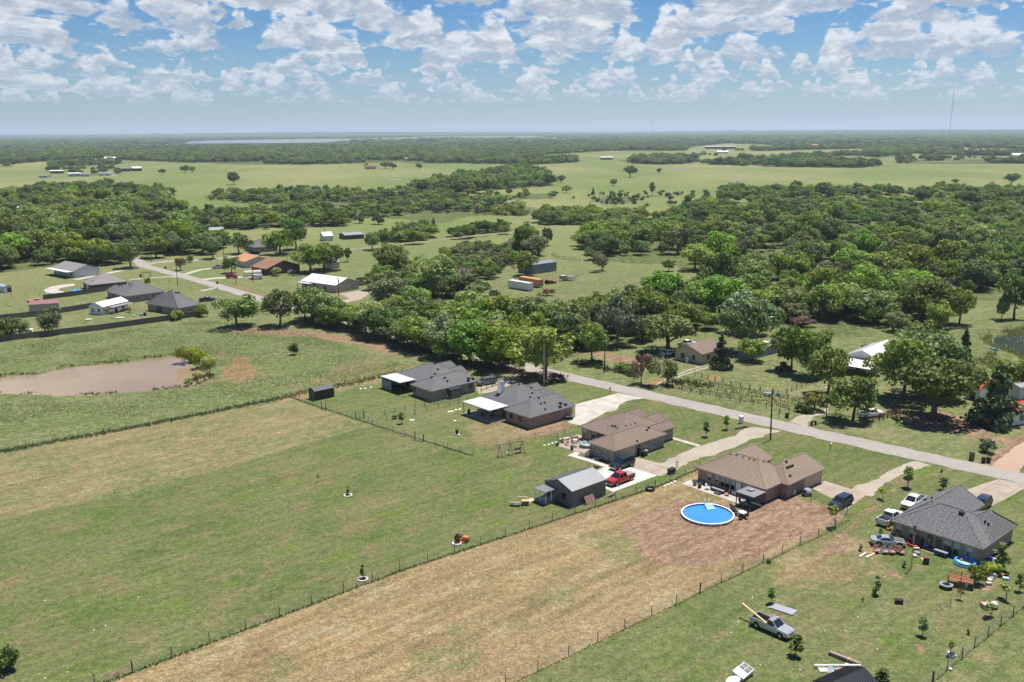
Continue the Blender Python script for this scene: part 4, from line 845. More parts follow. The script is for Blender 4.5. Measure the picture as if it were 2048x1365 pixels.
grassm = leaf_mat('grass_blade', (.105, .135, .040), (.230, .240, .100), .3); meadm = leaf_mat('meadow_blade', (.16, .19, .065), (.33, .34, .16), .3); mixm = leaf_mat('field_edge_blade', (.085, .118, .036), (.215, .225, .095), .3); strawm = leaf_mat('straw_blade', (.24, .22, .11), (.42, .37, .22), .3); weedm = leaf_mat('weed_blade', (.075, .110, .032), (.160, .190, .065), .25)
def along(P, step, wd, seed, px=True):
    g = np.random.default_rng(seed); Q = np.array(wpoly(P) if px else P); out = []
    for a, b in zip(Q, Q[1:]):
        n = max(1, int(np.hypot(*(b-a))/step))
        for k in range(n): out.append(a+(b-a)*(k+g.random())/n+g.normal(size=2)*wd*.5)
    return np.array(out)
def inside(P, step, seed, thr=None, s=9):
    Q = wpoly(P); X, Y, g = poisson(Q, step, seed); ok = sdist(X, Y, Q) > 0
    if thr is not None: ok &= fbm(X, Y, s, seed, 3) > thr
    return np.stack([X[ok], Y[ok]], -1)
tufts('tall_grass', along([(-300, 975), (0, 905), (300, 850), (580, 794)], .13, .9, 3), .52, .5, mixm, 4, 3)
tufts('tall_grass', along([(580, 793), (700, 768), (765, 754), (800, 744)], .13, 1.6, 4), .5, .5, strawm, 4, 4)
MEADOW = [(-300, 760), (0, 692), (410, 642), (600, 662), (820, 735), (765, 755), (580, 794), (0, 903), (-300, 970)]
def dryland(q): return q[sdist(q[:, 0], q[:, 1], POND) < -.4]
tufts('meadow_tufts', dryland(inside(MEADOW, .85, 8, .15)), .15, .40, meadm, 4, 5)
tufts('straw_tufts', dryland(inside(MEADOW, 1.1, 11, .15, 14)), .17, .34, strawm, 4, 6)
def shore(P, keep=None):
    q = along([tuple(p) for p in P]+[tuple(P[0])], .35, .9, 5, px=False); return q[fbm(q[:, 0], q[:, 1], 7, 2, 2) > -.35]
tufts('shore_weeds', shore(grown(POND, .6)), .40, .55, mixm, 4, 7, .7)
tufts('shore_weeds', shore(grown(POND2, 1.0)), .6, .6, grassm, 6, 8, .7)
for k, P in enumerate(([(200, 1370), (265, 1346), (800, 1143), (1310, 976), (1400, 938)], [(1010, 1375), (1400, 1186), (1670, 1059), (1700, 1040)], [(1840, 1385), (1865, 1366), (2048, 1214), (2080, 1186)])):
    tufts('fence_grass', along(P, (.11, .2, .2)[k], .20, 30+k), (.20, .11, .09)[k], .3, weedm if k == 0 else grassm, 3, 9+k)
tufts('fence_grass', along([(583, 796), (745, 850), (946, 913)], .14, .2, 34), .2, .25, weedm, 4, 19)
tufts('garden_crop', np.concatenate([along([(1350+dx, 770+dy), (1430+dx, 786+dy), (1560+dx, 808+dy), (1590+dx, 816+dy)], .42, .45, 50+i) for i, (dx, dy) in enumerate([(0, 0), (6, -5), (12, -10), (-6, 5), (18, -14)])]), .42, .6, leaf_mat('crop_leaf', (.20, .24, .09), (.50, .46, .28), .35), 4, 20, .6)
tufts('pond_bank_weeds', np.concatenate([inside([(1905, 735), (1940, 690), (1985, 668), (2060, 650), (2090, 660), (1990, 690), (1995, 720), (2050, 745), (1960, 745)], 1.0, 61, -.1)]), .7, .6, grassm, 5, 21)
tufts('verge_weeds', np.concatenate([along([(1150, 728), (1250, 748), (1270, 755)], .2, 1.4, 62), along([(1335, 768), (1360, 766), (1420, 775)], .2, 2.0, 63), along([(1110, 752), (1130, 758)], .2, 1.2, 64)]), .8, .6, weedm, 5, 22)

# ------------------------------------------------------------------ building materials
def shingle(name, c1, c2, c3):
    m = bpy.data.materials.new(name); m.use_nodes = True; t = NT(m.node_tree)
    uv = t.node('ShaderNodeUVMap', uv_map='uv').outputs[0]
    tab = t.noise(t.vm('MULTIPLY', uv, (2.6, 7.0, 1)), 1.0, 2, .5); big = t.noise(uv, .22, 3); course = t.m('FRACT', t.mul(t.node('ShaderNodeSeparateXYZ', {0: uv}).outputs[1], 7.1))
    c = t.mix(t.ramp(tab, .34, .66), c1, c2); c = t.mix(t.mul(t.ramp(t.noise(t.vm('MULTIPLY', uv, (1.6, 7, 1)), 2.3, 2), .5, .72), .6), c, c3)
    k = t.add(t.mul(t.sub(big, .5), .35), t.add(t.mul(t.ramp(course, 0, .18, -.22, 0), 1), 1.02)); c = t.vm('MULTIPLY', c, t.xyz(k, k, k))
    b = t.node('ShaderNodeBsdfPrincipled', {'Base Color': c, 'Roughness': .92, 'Specular IOR Level': .15})
    t.put(b.inputs['Normal'], t.node('ShaderNodeBump', {'Strength': .4, 'Distance': .03, 'Height': tab}).outputs[0])
    t.node('ShaderNodeOutputMaterial', {'Surface': b.outputs[0]}); return m
SH_GREY = shingle('charcoal_shingle', (.072, .071, .074), (.155, .153, .156), (.22, .218, .22)); SH_LGREY = shingle('grey_shingle', (.066, .064, .067), (.160, .157, .160), (.28, .275, .28))
SH_BROWN = shingle('brown_shingle', (.120, .090, .070), (.215, .165, .132), (.27, .22, .18)); SH_TAN = shingle('tan_shingle', (.145, .110, .083), (.250, .195, .150), (.31, .255, .205)); SH_PALE = shingle('pale_shingle', (.15, .14, .13), (.24, .225, .21), (.29, .28, .265))
SH_RED = shingle('red_brown_shingle', (.16, .085, .062), (.26, .145, .105), (.31, .19, .14)); SH_ORANGE = shingle('orange_shingle', (.30, .15, .08), (.44, .23, .125), (.50, .30, .19))
def brick_mat(name, c1, c2, mortar):
    m = bpy.data.materials.new(name); m.use_nodes = True; t = NT(m.node_tree)
    p = t.node('ShaderNodeTexCoord').outputs['Object']; s = t.node('ShaderNodeSeparateXYZ', {0: p}).outputs
    v = t.xyz(t.add(s[0], s[1]), s[2], 0.0)
    br = t.node('ShaderNodeTexBrick', {'Vector': v, 'Color1': c1, 'Color2': c2, 'Mortar': mortar, 'Scale': 1.0, 'Mortar Size': .008, 'Brick Width': .42, 'Row Height': .16, 'Bias': .0})
    n = t.noise(p, 2.2, 4, .65); k = t.ramp(n, .25, .75, .62, 1.4, False)
    b = t.node('ShaderNodeBsdfPrincipled', {'Base Color': t.vm('MULTIPLY', br.outputs[0], t.xyz(k, k, k)), 'Roughness': .9, 'Specular IOR Level': .15})
    t.node('ShaderNodeOutputMaterial', {'Surface': b.outputs[0]}); return m
BR_PINK = brick_mat('pink_brick', (.34, .23, .18), (.25, .16, .125), (.40, .35, .30)); BR_GREY = brick_mat('weathered_brick', (.34, .285, .24), (.23, .185, .155), (.42, .38, .34)); BR_STONE = brick_mat('mottled_stone', (.46, .41, .37), (.15, .12, .11), (.36, .32, .29)); BR_TAN = brick_mat('sand_brick', (.30, .25, .21), (.25, .20, .165), (.34, .30, .26)); BR_DARK = brick_mat('brown_brick', (.16, .10, .08), (.12, .075, .06), (.22, .18, .15))
WHITE = mat('white_paint', (.74, .73, .70), .5, .04); CREAM = mat('cream_siding', (.50, .43, .31), .7, .06, 1.5); TRIM = mat('tan_trim', (.42, .36, .29), .6, .05); DARKTRIM = mat('dark_trim', (.07, .055, .05), .6, .1); STUCCO = mat('tan_render', (.40, .345, .285), .8, .06, 1.2)
GARAGE = mat('garage_tan', (.46, .37, .28), .5, .04); GARAGEW = mat('garage_white', (.62, .60, .57), .45, .03); BLACK = mat('black_metal', (.015, .015, .016), .45, .15); STEEL = mat('galvanized', (.36, .37, .38), .4, .1, 1.0, .7); CHROME = mat('bright_metal', (.55, .55, .56), .22, .05, 2, .9)
WHITEMETAL = mat('white_metal_roof', (.70, .70, .70), .42, .05, .5, .0); GREYMETAL = mat('grey_metal_roof', (.27, .275, .28), .45, .05, .5, .2); GREYWALL = mat('grey_siding', (.135, .135, .135), .5, .05, .8); DARKROOF = mat('black_metal_roof', (.032, .034, .040), .38, .08, .6, .4)
GLASS = mat('window_glass', (.022, .030, .034), .06, .1, .4, 0, 0, .8); BLIND = mat('pale_blind', (.36, .42, .41), .35, .06, 3); CARGLASS = mat('car_glass', (.012, .016, .02), .05, .05, 1, 0, 0, .9)
WOOD = mat('weathered_wood', (.19, .155, .125), .9, .3, 4, stretch=(1, 1, .15)); NEWWOOD = mat('fresh_lumber', (.52, .36, .20), .8, .12, 3); REDWOOD = mat('stained_wood', (.25, .085, .050), .7, .2, 3); FENCEWOOD = mat('grey_fence_wood', (.125, .110, .098), .9, .3, 3); DARKWOOD = mat('dark_wood', (.075, .055, .042), .85, .25, 3)
RUBBER = mat('rubber', (.016, .016, .017), .85, .15); RED = mat('red_plastic', (.55, .04, .03), .35, .06); ORANGE = mat('orange_paint', (.52, .16, .045), .4, .08); YELLOW = mat('yellow_paint', (.62, .43, .06), .5, .08); BLUEP = mat('blue_plastic', (.06, .30, .72), .3, .06); GREENP = mat('green_plastic', (.05, .25, .12), .4, .1); GREYP = mat('grey_plastic', (.22, .22, .23), .6, .1); RUST = mat('rusty_iron', (.16, .065, .035), .9, .35, 4)

def hip_solid(x0, x1, y0, y1, ze, slope, ax, h0=1.0, h1=1.0, drop=.17):
    """hipped roof volume; h0 and h1 say how far the hips run in at the two ends of the ridge"""
    half = ((y1-y0) if ax == 'x' else (x1-x0))/2; h = half*slope; zb = ze-drop
    if ax == 'x': r0, r1 = (x0+half*h0, (y0+y1)/2, ze+h), (x1-half*h1, (y0+y1)/2, ze+h)
    else: r0, r1 = ((x0+x1)/2, y0+half*h0, ze+h), ((x0+x1)/2, y1-half*h1, ze+h)
    v = [(x0, y0, ze), (x1, y0, ze), (x1, y1, ze), (x0, y1, ze), r0, r1, (x0, y0, zb), (x1, y0, zb), (x1, y1, zb), (x0, y1, zb)]
    top = [(0, 1, 5, 4), (1, 2, 5), (2, 3, 4, 5), (3, 0, 4)] if ax == 'x' else [(0, 1, 4), (1, 2, 5, 4), (2, 3, 5), (3, 0, 4, 5)]
    return v, top
def roof_h(pieces, ze, x, y):
    best = -1
    for (x0, x1, y0, y1, ax, slope, h0, h1) in pieces:
        if not (x0 <= x <= x1 and y0 <= y <= y1): continue
        half = ((y1-y0) if ax == 'x' else (x1-x0))/2
        if ax == 'x': d = min(y-y0, y1-y); e0, e1 = x-x0, x1-x
        else: d = min(x-x0, x1-x); e0, e1 = y-y0, y1-y
        d = min(d, e0/max(h0, .01), e1/max(h1, .01)); best = max(best, ze+d*slope)
    return best
def set_uv(me):
    uv = me.uv_layers.new(name='uv'); Z = Vector((0, 0, 1))
    for p in me.polygons:
        n = p.normal; e = Z.cross(n)
        e = e.normalized() if e.length > 1e-3 else Vector((1, 0, 0)); s = n.cross(e)
        for li in p.loop_indices:
            co = me.vertices[me.loops[li].vertex_index].co; uv.data[li].uv = (co.dot(e), co.dot(s))
def facade_item(root, axis, c, ctr, wd, z0, z1, kind, sgn=-1, frame=WHITE):
    """window, door or garage door on a wall; axis says which coordinate is constant"""
    def bx(mb, a0, a1, d0, d1, q0, q1):
        lo, hi = sorted((c+sgn*d0, c+sgn*d1))
        if axis == 'x': mb.box(lo, hi, a0, a1, q0, q1)
        else: mb.box(a0, a1, lo, hi, q0, q1)
    a0, a1 = ctr-wd/2, ctr+wd/2; t = .07
    if kind in ('window', 'blind', 'double'):
        mb = MB(); bx(mb, a0-t, a0, -.02, .06, z0-t, z1+t); bx(mb, a1, a1+t, -.02, .06, z0-t, z1+t); bx(mb, a0, a1, -.02, .06, z0-t, z0); bx(mb, a0, a1, -.02, .06, z1, z1+t); bx(mb, a0, a1, .012, .045, (z0+z1)/2-.025, (z0+z1)/2+.025)
        if kind == 'double': bx(mb, ctr-.035, ctr+.035, .013, .052, z0, z1)
        o = mb.build('window', frame, root); g = MB(); bx(g, a0, a1, -.01, .015, z0, (z0+z1)/2-.025); g.build('pane', GLASS, o); g = MB(); bx(g, a0, a1, -.01, .015, (z0+z1)/2+.025, z1); g.build('pane', BLIND if kind == 'blind' else GLASS, o)
    elif kind == 'garage':
        mb = MB(); n = 4
        for k in range(n): bx(mb, a0, a1, -.02, .03, z0+(z1-z0)*k/n+.012, z0+(z1-z0)*(k+1)/n-.012)
        bx(mb, a0, a1, -.02, .008, z0, z1); o = mb.build('garage_door', frame, root); g = MB(); bx(g, a0-.12, a0, -.02, .05, z0, z1+.12); bx(g, a1, a1+.12, -.02, .05, z0, z1+.12); bx(g, a0, a1, -.02, .05, z1, z1+.12); g.build('door_frame', WHITE, o)
    elif kind in ('door', 'glassdoor', 'darkdoor'):
        mb = MB(); bx(mb, a0-t, a0, -.02, .06, z0, z1+t); bx(mb, a1, a1+t, -.02, .06, z0, z1+t); bx(mb, a0, a1, -.02, .06, z1, z1+t); o = mb.build('door_frame', frame, root)
        g = MB(); bx(g, a0, a1, -.02, .03, z0, z1); d = g.build('door', {'door': WHITE, 'glassdoor': GLASS, 'darkdoor': DARKTRIM}[kind], root); g = MB(); bx(g, a1-.16, a1-.08, .03, .08, z0+.95, z0+1.05); g.build('handle', STEEL, d)
    elif kind == 'recess':
        g = MB(); bx(g, a0, a1, -.02, .02, z0, z1); g.build('porch_shade_panel', DARKTRIM, root)  # dark panel on the wall stands in for the shade of a recess
def fit_hips(p):
    x0, x1, y0, y1, ax, s, h0, h1 = p; half = ((y1-y0) if ax == 'x' else (x1-x0))/2; L = (x1-x0) if ax == 'x' else (y1-y0)
    k = min(1.0, (L-.25)/max(.01, half*(h0+h1))); return (x0, x1, y0, y1, ax, s, h0*k, h1*k)
def house(name, label, origin, rz, pieces, ze, roofm, wallm, items=(), over=.45, frame=WHITE, fascia=None, vents=(), gable=False, group=None, cat='house', rib=0, roofname='roof', ventm=None):
    root = thing(name, label, cat, origin, rz, group); pieces = [fit_hips(p) for p in pieces]
    wm = MB(); rm = MB(); fm = MB()
    for i, (x0, x1, y0, y1, ax, slope, h0, h1) in enumerate(pieces):
        e = i*.017; o_ = min(over, (x1-x0)*.2, (y1-y0)*.2)
        wx0, wx1, wy0, wy1 = x0+o_+e, x1-o_-e, y0+o_+e, y1-o_-e; zt = ze-.17 if not gable else ze-.02
        if gable:
            half = ((y1-y0) if ax == 'x' else (x1-x0))/2; h = half*slope; th = .10
            hh = (((wy1-wy0) if ax == 'x' else (wx1-wx0))/2)*slope
            zlow = ze+(o_+e)*slope
            if ax == 'x':
                ym = (y0+y1)/2; wm._add([(wx0, wy0, 0), (wx0, wy1, 0), (wx0, wy1, zlow), (wx0, ym, zlow+hh), (wx0, wy0, zlow), (wx1, wy0, 0), (wx1, wy1, 0), (wx1, wy1, zlow), (wx1, ym, zlow+hh), (wx1, wy0, zlow)], [(0, 4, 3, 2, 1), (5, 6, 7, 8, 9), (0, 5, 9, 4), (1, 2, 7, 6)])
                for s_, ya in ((1, y0), (-1, y1)):
                    p = [(x0, ya, ze), (x1, ya, ze), (x1, ym, ze+h), (x0, ym, ze+h)]; q = [(a, b, z+th) for a, b, z in p]
                    rm._add(p+q, [(4, 5, 6, 7), (3, 2, 1, 0), (0, 1, 5, 4), (1, 2, 6, 5), (3, 7, 6, 2)[::-1], (0, 4, 7, 3)] if s_ == 1 else [(7, 6, 5, 4), (0, 1, 2, 3), (4, 5, 1, 0), (5, 6, 2, 1), (3, 7, 4, 0), (2, 6, 7, 3)])
                    if rib:
                        k = 0
                        while x0+.1+k*rib < x1: xx = x0+.1+k*rib; rm.bar((xx, ya, ze+th+.02), (xx, ym, ze+h+th+.02), .05, .06); k += 1
            else:
                xm = (x0+x1)/2; wm._add([(wx0, wy0, 0), (wx1, wy0, 0), (wx1, wy0, zlow), (xm, wy0, zlow+hh), (wx0, wy0, zlow), (wx0, wy1, 0), (wx1, wy1, 0), (wx1, wy1, zlow), (xm, wy1, zlow+hh), (wx0, wy1, zlow)], [(0, 1, 2, 3, 4), (9, 8, 7, 6, 5), (0, 4, 9, 5), (1, 6, 7, 2)])
                for s_, xa in ((1, x0), (-1, x1)):
                    p = [(xa, y0, ze), (xa, y1, ze), (xm, y1, ze+h), (xm, y0, ze+h)]; q = [(a, b, z+th) for a, b, z in p]
                    rm._add(p+q, [(7, 6, 5, 4), (0, 1, 2, 3), (4, 5, 1, 0), (5, 6, 2, 1), (3, 7, 4, 0), (2, 6, 7, 3)] if s_ == 1 else [(4, 5, 6, 7), (3, 2, 1, 0), (0, 1, 5, 4), (1, 2, 6, 5), (0, 4, 7, 3), (3, 7, 6, 2)])
                    if rib:
                        k = 0
                        while y0+.1+k*rib < y1: yy = y0+.1+k*rib; rm.bar((xa, yy, ze+th+.02), (xm, yy, ze+h+th+.02), .05, .06); k += 1
        else:
            wm.box(wx0, wx1, wy0, wy1, 0, zt)
            v, top = hip_solid(x0+e, x1-e, y0+e, y1-e, ze+e*.3, slope, ax, h0, h1)
            rm._add(v, top+[(9, 8, 7, 6)]); vv = [Vector(q) for q in v]; hp_ = ((0, 4), (3, 4), (1, 5), (2, 5), (4, 5)) if ax == 'x' else ((0, 4), (1, 4), (2, 5), (3, 5), (4, 5))
            for a_, b_ in hp_:
                if (vv[a_]-vv[b_]).length > .3: rm.bar(vv[a_]+Vector((0, 0, .012)), vv[b_]+Vector((0, 0, .004)), .24, .03)
            fm.box(x0+e-.012, x1-e+.012, y0+e-.012, y0+e+.03, ze-.19+e*.3, ze-.015+e*.3); fm.box(x0+e-.012, x1-e+.012, y1-e-.03, y1-e+.012, ze-.19+e*.3, ze-.015+e*.3); fm.box(x0+e-.012, x0+e+.03, y0+e+.03, y1-e-.03, ze-.19+e*.3, ze-.015+e*.3); fm.box(x1-e-.03, x1-e+.012, y0+e+.03, y1-e-.03, ze-.19+e*.3, ze-.015+e*.3)
    wm.build('wall', wallm, root); ro = rm.build(roofname, roofm, root); set_uv(ro.data)
    if fm.v: fm.build('fascia', fascia or TRIM, root)
    for it in items: facade_item(root, *it, **({'frame': frame} if it[6] != 'garage' else {'frame': GARAGE if frame is not WHITE else GARAGEW}))
    inv = Matrix.Rotation(-rz, 3, 'Z'); org = Vector(origin)
    for (vx, vy, *m_) in vents:
        z = 7.5
        while z > ze:
            q = inv @ (at(vx, vy, z)-Vector((org.x, org.y, 0)))
            hgt = roof_h(pieces, ze, q.x, q.y)
            if hgt >= z: break
            z -= .04
        if z > ze: s = m_[1] if len(m_) > 1 else .30; MB().cb(q.x, q.y, hgt+.10, s, s, .34).build('roof_vent', m_[0] if m_ else (ventm or BLACK), ro)
    return root
def uwhouse(name, label, u0, w0, pieces, items, **kw):
    pc = [(a-u0, b-u0, c-w0, d-w0, ax, s, h0, h1) for a, b, c, d, ax, s, h0, h1 in pieces]
    it = [(ax, cc-(u0 if ax == 'x' else w0), ctr-(w0 if ax == 'x' else u0), *r) for ax, cc, ctr, *r in items]
    return house(name, label, uw(u0, w0), YARD, pc, 2.6, items=it, **kw)
# ------------------------------------------------------------------ the five near houses
vp = lambda L, *m_: [(*p, *m_) for p in L]
uwhouse('brick_house', 'brown roofed brick house beside the round blue pool, with black gazebo', 125, 77.5,
    [(125.0, 135.5, 78.9, 93.3, 'y', .50, 1, 1), (127.5, 139.0, 86.4, 93.3, 'x', .62, 1, .35), (129.4, 141.2, 77.5, 84.6, 'x', .66, 1, .38)],
    [('x', 125.45, 90.4, .9, .7, 2.1, 'blind')]+[('x', 125.45, q, .8, .5, 2.15, 'blind') for q in (88.75, 87.7, 86.65, 85.6)]+[('x', 125.45, 84.5, .9, .02, 2.1, 'door'), ('x', 125.45, 82.9, 1.3, .9, 2.1, 'blind'), ('y', 77.98, 137.7, 4.6, .02, 2.2, 'garage'), ('x', 140.73, 81, 1.0, .9, 2.1, 'window', 1)],
    roofm=SH_TAN, wallm=BR_PINK, frame=TRIM, vents=vp(crop(1320, 850, S512, [(725, 295), (790, 312), (853, 330), (918, 348), (970, 362), (1063, 378)]), CHROME, .34)+vp(crop(1320, 850, S512, [(1293, 388), (1300, 447), (1318, 440), (1338, 433), (1358, 424), (1332, 530)])))
uwhouse('brick_house', 'brown roofed stone and brick house behind the black SUV and red pickup', 120, 108,
    [(126.4, 139.5, 110.4, 123.0, 'y', .48, 1, 1), (120.6, 135.7, 108.0, 115.2, 'x', .50, 1, 1), (132.0, 141.6, 117.3, 122.0, 'x', .72, 1, .35), (133.0, 142.0, 112.6, 117.2, 'x', .72, 1, .35), (132.0, 140.6, 109.6, 112.9, 'x', .74, 1, .35)],
    [('x', 126.85, 121.6, 1.0, .7, 2.1, 'blind'), ('x', 126.85, 119.4, 1.1, .05, 2.15, 'glassdoor'), ('x', 126.85, 117.4, 2.0, .05, 2.3, 'recess'), ('y', 108.47, 123.9, 4.9, .02, 2.2, 'garage'), ('y', 108.47, 127.6, .9, .02, 2.1, 'glassdoor'), ('y', 110.87, 138.2, 1.1, .9, 2.1, 'window')],
    roofm=SH_BROWN, wallm=BR_STONE, frame=TRIM, vents=vp(crop(1000, 680, S512, [(1110, 752), (1282, 748), (1205, 908), (1295, 885), (1340, 873), (1383, 860)]), CHROME, .34)+vp(crop(1000, 680, S512, [(1150, 888), (1180, 893), (1505, 932), (1522, 905), (1405, 1043)])))
h2 = uwhouse('brick_house', 'dark roofed brick house with a tall white chimney and white patio cover', 122, 133,
    [(124.4, 137.0, 139.8, 152.0, 'y', .55, 1, 1), (122.8, 136.1, 133.4, 141.8, 'x', .55, 1, .42), (130.0, 139.2, 145.5, 150.4, 'x', .72, 1, .35), (129.0, 138.4, 141.0, 145.8, 'x', .70, 1, .35)],
    [('x', 123.27, 139.7, .8, 1.0, 1.9, 'window'), ('x', 123.27, 136.9, .8, 1.0, 1.9, 'window'), ('x', 124.85, 144.0, .9, .05, 2.1, 'darkdoor'), ('x', 124.85, 147.4, 1.8, .6, 2.1, 'double'), ('x', 124.85, 150.2, 1.0, .8, 2.1, 'window'), ('y', 133.87, 131, 1.0, .9, 2.1, 'window'), ('x', 135.6, 137.6, 4.8, .02, 2.2, 'garage', 1)],
    roofm=SH_GREY, wallm=BR_PINK, frame=DARKTRIM, vents=vp(crop(880, 680, S512, [(1232, 655), (1283, 668), (1228, 690)]), BLACK, .6)+vp(crop(880, 680, S512, [(808, 463), (935, 495), (942, 552), (922, 596), (1010, 603), (1033, 658), (1072, 648), (1075, 718)])))
o = MB().box(5.0, 6.1, 14.3, 15.4, 3.2, 6.5).build('chimney', WHITE, h2); MB().box(4.92, 6.18, 14.22, 15.48, 6.5, 6.62).build('chimney_cap', STEEL, o)
h1 = uwhouse('brick_house', 'dark roofed brick house farthest from the pool, with a small white patio cover', 119, 163,
    [(122.4, 135.2, 167.2, 181.6, 'y', .48, 1, 1), (119.8, 133.4, 163.0, 171.4, 'x', .50, 1, .42), (128.5, 137.4, 175.0, 180.0, 'x', .70, 1, .35), (128.0, 136.8, 170.6, 174.9, 'x', .70, 1, .35)],
    [('x', 120.27, 170.2, .6, 1.2, 1.9, 'window'), ('x', 122.85, 173.2, 1.0, .05, 2.1, 'door'), ('x', 122.85, 176.4, 1.8, .5, 2.1, 'double'), ('x', 122.85, 179.6, 1.8, .5, 2.1, 'double'), ('y', 163.47, 131.6, 1.0, .9, 2.1, 'window')],
    roofm=SH_GREY, wallm=BR_GREY, frame=DARKTRIM, vents=vp(crop(580, 680, S512, [(1827, 400), (1872, 405), (1824, 425)]), BLACK, .6)+vp(crop(580, 680, S512, [(1405, 230), (1482, 250), (1513, 308), (1484, 356), (1452, 388), (1612, 428), (1584, 398)]), BLACK, .4))
uwhouse('brick_house', 'grey roofed tan house at the right, with white pickups and patio clutter', 128, 46,
    [(128.4, 138.6, 46.0, 59.6, 'y', .56, 1, 1), (130.6, 145.0, 52.4, 59.6, 'x', .74, 1, .36), (131.2, 140.8, 46.0, 52.6, 'y', .62, .55, 1)],
    [('x', 128.85, 58.3, .9, .7, 2.1, 'blind'), ('x', 128.85, 56.1, .9, .7, 2.1, 'blind'), ('x', 128.85, 53.5, 1.0, .05, 2.15, 'glassdoor'), ('x', 128.85, 52.3, 1.0, .05, 2.15, 'glassdoor'), ('x', 128.85, 51.0, 1.0, .7, 2.1, 'blind'), ('x', 128.85, 49.7, .8, .3, 2.1, 'blind'), ('x', 128.85, 47.9, .9, .7, 2.1, 'blind'), ('y', 52.87, 142.6, 3.0, .02, 2.2, 'garage'), ('y', 46.47, 137.6, .8, 1.2, 2.0, 'window')],
    roofm=SH_LGREY, wallm=BR_TAN, frame=STUCCO, vents=vp(crop(1648, 900, S512, [(1040, 520), (1105, 500), (1650, 748), (1683, 772)]), BLACK, .26)+vp(crop(1648, 900, S512, [(1412, 655)]), BLACK, .7))
def patio_cover(root, x0, x1, y0, y1, z, posts, ribs=9):
    mb = MB().box(x0, x1, y0, y1, z, z+.10)
    for k in range(ribs): yy = y0+(k+.5)*(y1-y0)/ribs; mb.box(x0+.02, x1-.02, yy-.03, yy+.03, z+.10, z+.14)
    o = mb.build('patio_cover', mat('patio_metal', (.52, .53, .54), .45, .06, .6), root); MB().box(x0-.05, x0, y0-.05, y1+.05, z-.08, z+.16).build('gutter', WHITE, o)
    for p in posts: MB().box(p[0]-.05, p[0]+.05, p[1]-.05, p[1]+.05, 0, z).build('post', DARKTRIM, root)
    return o
patio_cover(h2, -2.5, 2.75, 9.2, 18.4, 2.78, [(-2.3, 9.4), (-2.3, 13.4), (-2.3, 18.2), (2.0, 9.4)])
struct(MB().box(-2.5, 2.8, 9.0, 18.6, .0, .06).build('patio_slab', concrete, None, loc=uw(122, 133))).rotation_euler = (0, 0, YARD)
patio_cover(h1, -.7, 3.75, 10.1, 18.4, 2.78, [(-.5, 10.3), (-.5, 14.0)])
MB().box(-.6, 3.8, 17.9, 18.0, 0, 2.77).build('side_screen', GREYP, h1); MB().box(-.62, -.52, 14.1, 18.0, 0, 2.3).build('side_screen', GREYP, h1)
cl = thing('storage_closet', 'dark lean to closet against the right wall of the farthest near house', 'closet', uw(124.6, 162.2), YARD)
MB().box(0, 3.2, 0, 1.2, 0, 2.1).build('wall', DARKWOOD, cl); MB()._add([(-.1, -.1, 2.12), (3.3, -.1, 2.12), (3.3, 1.22, 2.4), (-.1, 1.22, 2.4), (-.1, -.1, 2.18), (3.3, -.1, 2.18), (3.3, 1.22, 2.46), (-.1, 1.22, 2.46)], [(3, 2, 1, 0), (4, 5, 6, 7), (0, 1, 5, 4), (1, 2, 6, 5), (2, 3, 7, 6), (3, 0, 4, 7)]).build('roof', BLACK, cl)
for xx in (.7, 1.6, 2.5): MB().box(xx-.3, xx+.3, -.05, -.01, .1, 1.9).build('door', GREYP, cl)
# metal workshop with a screened porch
ws = house('metal_shed', 'grey metal workshop with gable roof and a cluttered porch, beside the red pickup', uw(100.7, 99.3), YARD, [(-.15, 8.2, -.15, 6.5, 'x', .36, 0, 0)], 2.75, GREYMETAL, GREYWALL, [('x', .0, 1.9, .9, 1.0, 1.9, 'window'), ('y', 6.36, 4, 2.4, .02, 2.2, 'garage', 1)], over=.14, frame=DARKTRIM, gable=True, cat='shed', rib=.42)
pr = MB().box(-2.7, -.15, 3.4, 6.3, 2.28, 2.34)
for k in range(7): pr.box(-2.7, -.15, 3.5+k*.44, 3.56+k*.44, 2.34, 2.39)
pr.build('porch_roof', STEEL, ws)
pd = MB().box(-2.6, -.16, 3.45, 6.25, .0, .45).build('porch_floor', mat('blue_grey_paint', (.16, .20, .23), .6, .1), ws)
for x_, y_ in ((-2.55, 3.5), (-2.55, 6.2), (-1.3, 3.5), (-2.55, 4.85)): MB().cb(x_, y_, 1.36, .1, .1, 1.82).build('post', WHITE, ws)
for k in range(3): MB().box(-2.58, -2.54, 3.55, 6.15, .75+k*.3, .79+k*.3).build('rail', WHITE, ws); MB().box(-2.5, -.2, 3.46, 3.5, .75+k*.3, .79+k*.3).build('rail', WHITE, ws)
random.seed(3)
for k in range(5): tag(MB().cb(0, 0, .14, random.uniform(.3, .6), random.uniform(.3, .5), .28).build('storage_box', [WOOD, NEWWOOD, WHITE, GREYP, STUCCO][k], None, loc=uw(98.6+.4*k, 103.2+.5*k, .455)), 'small box heaped on the porch of the grey workshop', 'box', 'boxes heaped on the workshop porch')
house('garden_shed', 'dark brown gabled garden shed in the back corner of the fenced yard', uw(100.8, 182.0), YARD, [(0, 5.3, 0, 3.0, 'x', .42, 0, 0)], 2.15, SH_GREY, mat('brown_siding', (.050, .030, .027), .7, .1), [('x', .12, 1.5, 1.4, .05, 1.9, 'darkdoor')], over=.12, frame=TRIM, gable=True, cat='shed')

